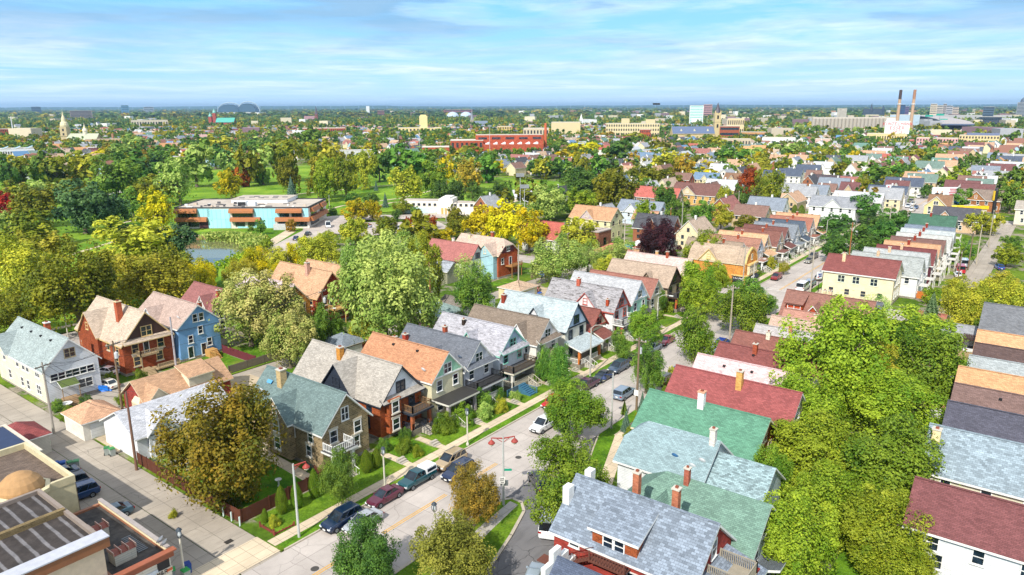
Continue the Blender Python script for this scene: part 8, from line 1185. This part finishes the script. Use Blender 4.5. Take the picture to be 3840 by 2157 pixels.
# bird
o = add('bird', MB().poly([(0, 0, 0), (.5, .35, .1), (.1, .1, 0)]).poly([(0, 0, 0), (-.5, .35, .1), (-.1, .1, 0)]).box((0, 0, 0), (.16, .5, .12)).mesh('bird', [DARK], uv=False)); c = pol(X(1920, 1243), 60); o.location = (*c, hz(Yc(142), 60)); o.rotation_euler = (0, 0, .6); o.scale = (1.1, 1.1, 1.1); tag(o, 'small dark bird flying above the horizon', 'bird')
for x, y, r, k, lb in ((22, 5.4, 1.2, 'm', 'low leafy shrub in the flower bed beside the brick house steps'), (20.8, 7.6, 1.0, 'g', 'dark shrub against the brick house bay'), (24.6, 7.9, .95, 'd', 'clipped round shrub beside the brick house steps'), (22.4, 3.1, .8, 'l', 'sprawling flower shrub at the lawn edge above the teal pickup'), (29.5, 5.0, 1.6, 'm', 'small round garden tree, nearest to the post lamp'), (33.4, 4.9, 1.7, 'm', 'small round garden tree, second from the post lamp'), (38.5, 5.5, 1.9, 'g', 'wide shrub before the lavender gabled house'), (36.5, 3.6, 1.3, 'p', 'white-flowering garden shrub on the slope'), (39.8, 3.3, 1.2, 'y', 'tall wild flower shrub on the slope'), (43, 6.4, 1.2, 'd', 'dark shrub under the long dark balcony'), (44.6, 4.1, .9, 'p', 'pale grassy shrub beside the garden steps'), (52.6, 6.4, .9, 'm', 'shrub next to the blue steps'), (69, 4.6, 1.1, 'd', 'dense round shrub by the brick-pier porch steps'), (75.6, 8.2, 1.5, 'l', 'tall climbing shrub between the cottage and the white balcony house'), (54.6, -15.8, 1.4, 'd', 'dark shrub beside the leaning brown pole'), (47.8, -15.8, 1.2, 'o', 'wild brown-green shrub near the blue spruce'), (43, -16.8, 1.1, 'm', 'wild shrub in front of the green roof'), (58.6, -14.6, 1.3, 'm', 'shrub beside the olive and silver car'), (62.4, -13.6, 1.2, 'o', 'shrub at the rear of the olive and silver car'), (.4, 47., 1.5, 'm', 'vine-covered shrub on the small orange-roofed garage'), (2.2, 41.2, 1.4, 'g', 'dark shrub between the two garages at the alley'), (-.2, 52., 1.1, 'm', 'weedy shrub along the alley below the clapboard house'), (.1, 56.4, 1.0, 'g', 'weedy shrub beside the picnic table'), (3.6, 55.4, .9, 'd', 'low shrub by the brick patio'), (10.4, 62.6, .9, 'l', 'low bush between the two white cars'), (13.4, 58.4, 1.2, 'm', 'shrub under the brick house balcony'), (7.4, 50.6, 1.4, 'l', 'vine-clad post beside the orange garage'), (-4.4, 14.6, .5, 'y', 'tuft of weeds in the cracked lot'), (1.4, 4., .7, 'y', 'small shrub in the red-edged flower bed'), (60.6, 8.6, .9, 'g', 'shrub beside the white gable porch'), (98.2, 6., 1.1, 'm', 'leafy shrub by the dark timber veranda'), (104.2, 7, 1.4, 'l', 'climbing shrub on the brick-pier veranda'), (152, 4.2, 1.5, 'g', 'rounded bush beside the white two-storey porch'), (163.8, 3.6, 1.5, 'y', 'yellow-green bush on the far front lawn'), (178.6, 4.4, 1.3, 'd', 'dark clipped hedge bush before the maroon timber house'), (100, 150.6, 1.6, 'o', 'shrub by the school driveway edge'), (156, 186, 2.2, 'd', 'dark shrubs at the school corner'), (112, 178, 1.2, 'm', 'low shrub by the school generator'), (139, -44.2, 1.4, 'y', 'yellow shrub by the white picket fence'), (146, -37.6, 2.2, 'l', 'leafy hedge along the orange fence'), (205, -36, 2.6, 'm', 'garden shrub in the yards above the red van'), (215, -37, 2.8, 'g', 'green shrub in the far yards above the red van'), (108.6, -46.4, 1.2, 'm', 'shrub at the foot of the white pickup pad'), (134, 5, 1.3, 'l', 'young bush beside the corner shop wall')): shrub(x, y, r, k, lb)
# ------------------------------------------------------------------ trees and mid-distance houses from the survey tables
KW = {'g': 'green', 'q': 'olive-green', 'd': 'dark green', 'D': 'blue-green', 'E': 'dark rounded', 'm': 'fresh green', 'l': 'lime green', 'y': 'yellow-green', 'o': 'olive', 'Z': 'yellow-tinged', 'Y': 'bright yellow', 'p': 'pale silvery green', 'P': 'pale orange-tipped', 'T': 'tan-brown', 'B': 'russet brown', 'A': 'amber', 'R': 'rust brown', 'r': 'scarlet', 'u': 'dark purple', 'k': 'narrow green', 's': 'blue-grey', 'S': 'grey-green'}
MARK = [(41, 372, 'the white clapboard house with porch windows'), (125, 338, 'the brown brick house'), (185, 330, 'the sky-blue house'), (320, 300, 'the dark red brick house'), (298, 430, 'the stone corner house'), (395, 400, 'the brick house with white gable'), (430, 375, 'the orange-roofed mint house'), (480, 365, 'the lavender gabled house'), (525, 345, 'the mint-trimmed house'), (588, 325, 'the black-trimmed blue house'), (640, 305, 'the weathered grey house'), (735, 275, 'the corner shop'), (840, 275, 'the cream apartment house'), (810, 315, 'the dormered brown house'), (700, 400, 'the bright red roof'), (700, 425, 'the bright green roof'), (670, 530, 'the big brick corner house'), (960, 560, 'the maroon roof at the right edge'), (975, 430, 'the orange roof at the right edge'), (70, 500, 'the low workshop'), (255, 210, 'the park school'), (445, 208, 'the white bathhouse'), (225, 245, 'the pond'), (560, 195, 'the sports court'), (600, 222, 'the cream gabled storefront house'), (645, 210, 'the pale blue house'), (720, 195, 'the brown-roofed brick house with big gable'), (535, 160, 'the red-roofed cream house'), (470, 138, 'the red brick school'), (425, 124, 'the art-deco tower'), (360, 147, 'the long grandstand'), (640, 128, 'the cream four-storey school'), (718, 130, 'the gothic church'), (800, 135, 'the long white shed'), (895, 128, 'the lettered loft building'), (945, 140, 'the pink school'), (1000, 138, 'the cream apartments'), (955, 200, 'the billboards'), (800, 210, 'the big white house'), (920, 222, 'the dark green roof'), (925, 270, 'the red van'), (740, 180, 'the navy-roofed white houses'), (880, 165, 'the alley of garages'), (70, 128, 'the domed church'), (60, 145, 'the white tent hall'), (30, 147, 'the white sawtooth school'), (120, 140, 'the little gables left of the park'), (215, 120, 'the green-roofed church'), (150, 118, 'the long institution'), (50, 175, 'the park avenue at the left'), (165, 190, 'the scarlet and yellow trees'), (120, 180, 'the middle of the park'), (300, 170, 'the open park lawn'), (380, 180, 'the little blue spruce'), (20, 205, 'the left park edge'), (505, 225, 'the bright yellow trees'), (560, 255, 'the tan hipped carport'), (470, 260, 'the clipped-gable house'), (90, 250, 'the tree belt behind the brick house'), (690, 240, 'the purple tree'), (860, 400, 'the crowd of yellow trees'), (860, 520, 'the thicket at the lower right'), (560, 480, 'the side street'), (480, 470, 'the street median'), (940, 300, 'the spruce'), (800, 240, 'the row past the shop'), (1000, 210, 'the right-edge greenery')]
AUTO = []
def autolabel():
    used = {}; seen = set()
    for o, adj, kind in AUTO:
        x, y, z = o.location; px, py, _ = proj(x, y, 4); m = min(MARK, key=lambda q: (q[0]-px)**2+2.5*(q[1]-py)**2); dx, dy = px-m[0], py-m[1]
        far = math.hypot(dx, dy*1.6); near = 'right beside' if far < 12 else 'near' if far < 30 else 'off'
        side = ('on its left' if dx < 0 else 'on its right') if abs(dx) > 1.6*abs(dy) else ('in front' if dy > 0 else 'behind'); side += ' and ' + (('lower' if dy > 0 else 'higher') if abs(dx) > 1.6*abs(dy) else ('to the left' if dx < 0 else 'to the right'))
        used.setdefault('%s %s %s %s, %s' % (adj, kind, near, m[2], side), []).append((px, py, o))
    ordn = ['first', 'second', 'third', 'fourth', 'fifth', 'sixth', 'seventh', 'eighth', 'ninth', 'tenth', 'eleventh', 'twelfth', 'thirteenth', 'fourteenth', 'fifteenth']
    for k, l in used.items():
        if len(k.split()) > (16 if len(l) == 1 else 12): k = k.split(' and ')[0] if k.count(' and ') else k.split(',')[0]
        l.sort(key=lambda t: t[0])
        for i, (_, _, o) in enumerate(l):
            o['label'] = k if len(l) == 1 else '%s, %s from the left' % (k, ordn[min(i, 14)])
            if o['label'] in seen: o['label'] = o['label'].replace(' off ', ' some way off ')
            seen.add(o['label'])
for (x, y, rx, rz, zc, key, sh) in TREES:
    size = 'big' if rx > 5.5 else 'small' if rx < 2.4 else 'medium'
    o = tree(x, y, rx, rz, zc, key, sh, 'x', 'tree'); kd = {'c': 'conifer', 'k': 'columnar evergreen', 'b': 'sparse half-bare tree', 'o': 'oval tree'}.get(sh, 'tree'); AUTO.append((o, '%s %s' % (size, KW[key]), kd))
RC = {'navy': '4a5a74', 'brown': '8a6050', 'plum': '54464e', 'grey': '9a9ea6', 'slate': '7c8a9c', 'maroon': '7c4444', 'red': 'a85c50', 'silver': 'b8bcc2', 'orange': 'c89464', 'tan': 'bc9e80', 'green': '64867a', 'umber': '8f6238', 'charcoal': '4c4e58', 'pink': 'cf9a90', 'blue': '5f86ac'}
WC = {'white': 'ece9e6', 'cream': 'e0d4b0', 'tan': 'cbb490', 'peach': 'd8b090', 'brick': '9c6448', 'pink': 'd8b4a8', 'blue': 'b0d0e0', 'red': 'a04c3c'}
SMALL = {}
def smallhouse(x, y, head, L, w, he, hr, rf, wl, label, gab=False):
    o = root('house', label, 'house', (x, y, 0), head, 'houses of the town beyond the near blocks'); k = (round(L), round(w*2)/2, he, hr, rf, wl, gab); L, w = k[0], k[1]
    if k not in SMALL:
        a = MB(); profile_wall(a, L, w, he, hr, 0)
        if gab: a.extr([(-L/2-2, -w-.3, 0), (-L/2+2, -w-.3, 0), (-L/2+2, -w-.3, he), (-L/2, -w-.3, hr-1), (-L/2-2, -w-.3, he)], (0, 2.6, 0))
        b = MB(); gable_roof(b, L, w, he, hr, .4, .4, .2)
        if gab:
            for s_ in (-1, 1): b.slab([(-L/2+s_*2.4, -w-.7, he-.3), (-L/2, -w-.7, hr-.8), (-L/2, 0, hr-.8), (-L/2+s_*2.4, -w+.6, he-.3)], .2, 0, 1)
        b.box((-L*.4, .2, hr+.5), (.6, .6, 1.3), 1)
        c = None; wl_ = []
        for z in (1.9, he-1.1):
            wl_ += [(.03, u, z, 0) for u in (-w*.45, w*.45)]+[(-L*(i+.6)/4.2, -w-.02 if not gab or i in (0, 3) else -w-.32, z, 1) for i in range(4)]
        wl_.append((.03, 0, he+(hr-he)*.3, 0)); SMALL[k] = (a.mesh('wall', [siding(WC[wl], .5)]), b.mesh('roof', [shingle(RC[rf]), WHITE]), wl_)
    if 'w' not in SMALL: SMALL['w'] = [MB().box((0, 0, 0), d_).mesh('window', [glass('2a323a')], uv=False) for d_ in ((.1, .9, 1.2), (.9, .1, 1.2))]
    add('wall', SMALL[k][0], o); add('roof', SMALL[k][1], o); [add('window', SMALL['w'][q[3]], o, q[:3]) for q in SMALL[k][2] if math.hypot(x-CAM[0], y-CAM[1]) < 480]; FOOT.append((x-math.cos(head)*L/2, y-math.sin(head)*L/2, w+2)); return o
nh = 0; rh = random.Random(5)
for (x, y, w, ori, rf, wl) in HOUSES:
    if ori == 't': L = max(8, min(26, w/.86)); hd = N90; fx, fy = x, y-L/2; hw = 3.7
    else: hw = max(3., min(5.2, w*.52)); L = 12; hd = math.pi; fx, fy = x-L/2, y
    o = smallhouse(fx, fy, hd, L, hw, 5. if hw < 4.4 else 5.5, rh.choice([8.4, 8.8, 9.2]), rf, wl, 'x', rh.random() < .35); AUTO.append((o, '%s-roofed %s' % (rf, wl), 'house')); nh += 1
VIS += [(534, 195, 22, 262), (540, 178, 30, 300), (300, 185, 60, 300), (380, 190, 20, 250), (72, 118, 20, 900), (218, 116, 14, 1900), (425, 118, 30, 1150), (718, 118, 16, 930), (690, 126, 26, 940), (230, 205, 20, 170), (500, 145, 30, 640), (975, 215, 30, 230)]
for (x, y, w, ori, rf, wl) in HOUSES:
    px, py, fw = proj(x, y, 6); VIS.append((px, py, w*.45*FPX/fw, fw))
VA = np.array(VIS)
def blocks(x, y, r, zc):
    px, py, fw = proj(x, y, zc); k = r*FPX/fw; return bool(np.any((VA[:, 3] > fw) & (abs(VA[:, 0]-px) < VA[:, 2]*.8+k*.5) & (VA[:, 1] < py+k) & (VA[:, 1]+3 > py-k)))
def clear(x, y, r): return all((x-a)**2+(y-b)**2 > (r+c)**2 for a, b, c in FOOT)
def inview(x, y, m=60):
    px, py, fw = proj(x, y, 3); return fw > 5 and -m < px < 1024+m
PARKP = lambda x, y: (-140 < x < 335 and 96 < y < 470) and not (x > 190 and y < 130)
cand = []
for bx in list(range(140, 1500, 10)):
    for ty in range(-9, 26):
        base = -6+ty*94
        for off in (13, 40, -13, -40) if True else ():
            x, y = bx+rh.uniform(-1, 1), base+off
            if (bx % 165) < 14: continue
            if inview(x, y) and not PARKP(x, y) and math.hypot(x-CAM[0], y-CAM[1]) > 215 and not (x < 330 and -60 < y < 30): cand.append((math.hypot(x-CAM[0], y-CAM[1]), x, y, off))
cand.sort(); far_h = []
for d, x, y, off in cand:
    if rh.random() < (.42 if d < 600 else .66) or not clear(x, y, 5.5): continue
    rf = rh.choice(['orange', 'tan', 'grey', 'slate', 'brown', 'maroon', 'silver', 'charcoal', 'red', 'green', 'tan', 'brown', 'blue']); wl = rh.choice(['white', 'white', 'white', 'cream', 'tan', 'blue', 'brick', 'cream'])
    ori = rh.random() < (.45 if y < 100 else .2)
    hd = N90 if ori else math.pi
    if nh < 232: o = smallhouse(x if ori else x-6, y-7 if ori else y, hd, rh.choice([12, 14]), rh.choice([3.5, 4]), 5, rh.choice([8.4, 9.2]), rf, wl, 'x', rh.random() < .3); AUTO.append((o, '%s-roofed %s' % (rf, wl), 'house')); nh += 1
    elif d < 1700: far_h.append((x, y, hd, RC[rf], WC[wl], rh.choice([12, 14]), rh.choice([3.5, 4.2, 5])))
autolabel()
# the far houses, too many to single out
b = MB(); pal = sorted({h[3] for h in far_h})+sorted({h[4] for h in far_h}); pi = {c: i for i, c in enumerate(pal)}
for (x, y, hd, rc, wc, L, w) in far_h:
    c, s = math.cos(hd), math.sin(hd)
    def P(a, q, z): return (x+a*c-q*s, y+a*s+q*c, z)
    he_, hr_ = 5.2, 8.8
    for sg in (-1, 1): b.poly([P(0, sg*w, 0), P(-L, sg*w, 0), P(-L, sg*w, he_), P(0, sg*w, he_)], pi[wc]); b.poly([P(.3, sg*(w+.4), he_-.3), P(-L-.3, sg*(w+.4), he_-.3), P(-L-.3, 0, hr_+.1), P(.3, 0, hr_+.1)], pi[rc])
    for a in (0, -L): b.poly([P(a, -w, 0), P(a, w, 0), P(a, w, he_), P(a, 0, hr_), P(a, -w, he_)], pi[wc])
if b.f: tag(add('distant_houses', b.mesh('distant_houses', [paint(c) for c in pal], uv=False)), 'mass of small far-off gabled houses stretching towards the horizon', 'houses', kind='stuff')
# far flat-roofed blocks, cream, brick and grey
b = MB(); fb = ['d8ccb0', 'b08468', 'a8aab0', 'e4e4e2', '8a7078', 'c4b8a4']
for i in range(520):
    d = 900+rh.random()**.8*5500; px = rh.uniform(-10, 1034); c = pol(px, d)
    dens = .25 if px < 560 else 1.
    if rh.random() > dens or not clear(c[0], c[1], 14): continue
    w_ = rh.uniform(14, 46); b.box((c[0], c[1], 5), (w_, rh.uniform(14, 30), rh.choice([9, 10, 13, 17, 24, 34 if d > 3000 else 15])+10-5), rh.randrange(len(fb)), HEAD+rh.choice([0, .3, -.3]))
tag(add('distant_buildings', b.mesh('distant_buildings', [paint(c) for c in fb])), 'scattered far-off flat-roofed blocks of the city up to the horizon', 'buildings', kind='stuff')
# ------------------------------------------------------------------ woodland: trees nobody could count
def wood(name, label, items, nq, leaf):
    n = len(items); it = np.array(items, dtype=float); Vs, Ts, Ms = [], [], []; keys = sorted({int(k) for k in it[:, 5]})
    tm = []
    for v in range(5):
        P, N, T = crown_pts(nq, 'r', max(8, nq//25), 900+v); tm.append((leafquads(P, N, leaf*(.7+.6*rng.random(nq))).astype(np.float32), T.astype(np.float32)))
    for i in range(n):
        x, y, r, rz, zc, k = it[i]; V, T = tm[i % 5]; a = rng.random()*6.28; c, s = math.cos(a), math.sin(a); W_ = V*[r, r, rz]; W_ = np.c_[W_[:, 0]*c-W_[:, 1]*s+x, W_[:, 0]*s+W_[:, 1]*c+y, W_[:, 2]+zc]; Vs.append(W_.astype(np.float32)); Ts.append(np.clip(T*.7+rng.random()*.3, 0, 1)); Ms.append(np.full(nq, k, dtype=np.int32))
    o = add(name, quads_mesh(name, np.concatenate(Vs), np.concatenate(Ts), [LEAF[q] for q in WK], np.concatenate(Ms))); return tag(o, label, 'trees', kind='stuff')
WK = ['g', 'd', 'o', 'y', 'Z', 'm', 'D', 'p', 'A']; WP = np.array([.22, .22, .19, .11, .06, .08, .06, .06, .012])
def samp(n, d0, d1, pw, kp=None):
    out = []; kp = WP/WP.sum() if kp is None else kp
    while len(out) < n:
        d = d0+(d1-d0)*rng.random()**pw; px = rng.uniform(-30, 1054); c = pol(px, d)
        if d > 4800: pass
        out.append((c[0], c[1], d, px, rng.choice(len(WK), p=kp)))
    return out
it = []
for x, y, d, px, k in samp(5200, 215, 1100, .8):
    if PARKP(x, y) or abs(y+6) < 13 or (x < 300 and y < 95): continue
    r = rng.uniform(3.2, 5.6) if px > 560 else rng.uniform(4.2, 6.8)
    if px > 650 and d < 480 and rng.random() < .55: continue
    if not clear(x, y, r*.2) or (blocks(x, y, r, r) and rng.random() < .9): continue
    it.append((x, y, r, r*.9, r*1.1, k)); FOOT.append((x, y, r*.3))
wood('town_trees', 'countless green and yellowing garden trees between the houses out to a kilometre', it, 420, .17)
it = []
for x, y, d, px, k in samp(8200, 1000, 3400, 1.):
    if px > 560 and rng.random() < .25: continue
    r = rng.uniform(4, 7)
    if blocks(x, y, r, r*.6) and rng.random() < .8: continue
    it.append((x, y, r, r*.9, r*1.05, k))
wood('distant_trees', 'far belt of green and yellowing trees mingled with the city', it, 80, .38)
it = []; kp = np.array([.25, .3, .2, .05, .04, .04, .1, .02, 0]); kp /= kp.sum()
for x, y, d, px, k in samp(5200, 3200, 15000, 1.25, kp):
    if px > 560 and d < 6000 and rng.random() < .4: continue
    r = rng.uniform(9, 16)*(1+d/12000); it.append((x, y, r*1.6, r*.62, r*.5, k))
wood('horizon_woodland', 'dark wooded band running along the whole horizon', it, 40, .5)
# low hills at the edge of the world
b = MB(); n = 90; hh_ = random.Random(3)
for ring, (d, hgt) in enumerate(((15500, 62), (19500, 88))):
    P = []
    for i in range(n+1):
        px = -120+i*1270/n; c = pol(px, d); k_ = math.sin(i*.21+ring*2)+.5*math.sin(i*.53+1)+.3*math.sin(i*1.3); z = hgt+9*k_+(14 if px < 400 else 0); P.append((c[0], c[1], z))
    for p, q in zip(P, P[1:]):
        u = Vector((p[0]-CAM[0], p[1]-CAM[1])).normalized()*900; b.poly([(p[0], p[1], -5), (q[0], q[1], -5), (q[0]+u.x, q[1]+u.y, q[2]), (p[0]+u.x, p[1]+u.y, p[2])]); b.poly([(p[0]+u.x, p[1]+u.y, p[2]), (q[0]+u.x, q[1]+u.y, q[2]), (q[0]+3*u.x, q[1]+3*u.y, -5), (p[0]+3*u.x, p[1]+3*u.y, -5)])
tag(add('hills', b.mesh('hills', [grass('2f4a2c', '44603a', .002)])), kind='structure')
# ------------------------------------------------------------------ the air
hz_m = bpy.data.materials.new('haze'); hz_m.use_nodes = True; hn = hz_m.node_tree; hn.nodes.remove(hn.nodes['Principled BSDF']); pvn = hn.nodes.new('ShaderNodeVolumePrincipled'); pvn.inputs['Color'].default_value = (.38, .62, .92, 1); pvn.inputs['Density'].default_value = HAZE; pvn.inputs['Anisotropy'].default_value = .2; hn.links.new(pvn.outputs[0], hn.nodes['Material Output'].inputs['Volume'])
tag(add('haze', MB().box((9800, 7000, 79), (26000, 30000, 160)).mesh('haze', [hz_m], uv=False)), kind='stuff')
bpy.data.objects['haze'].display_type = 'WIRE'
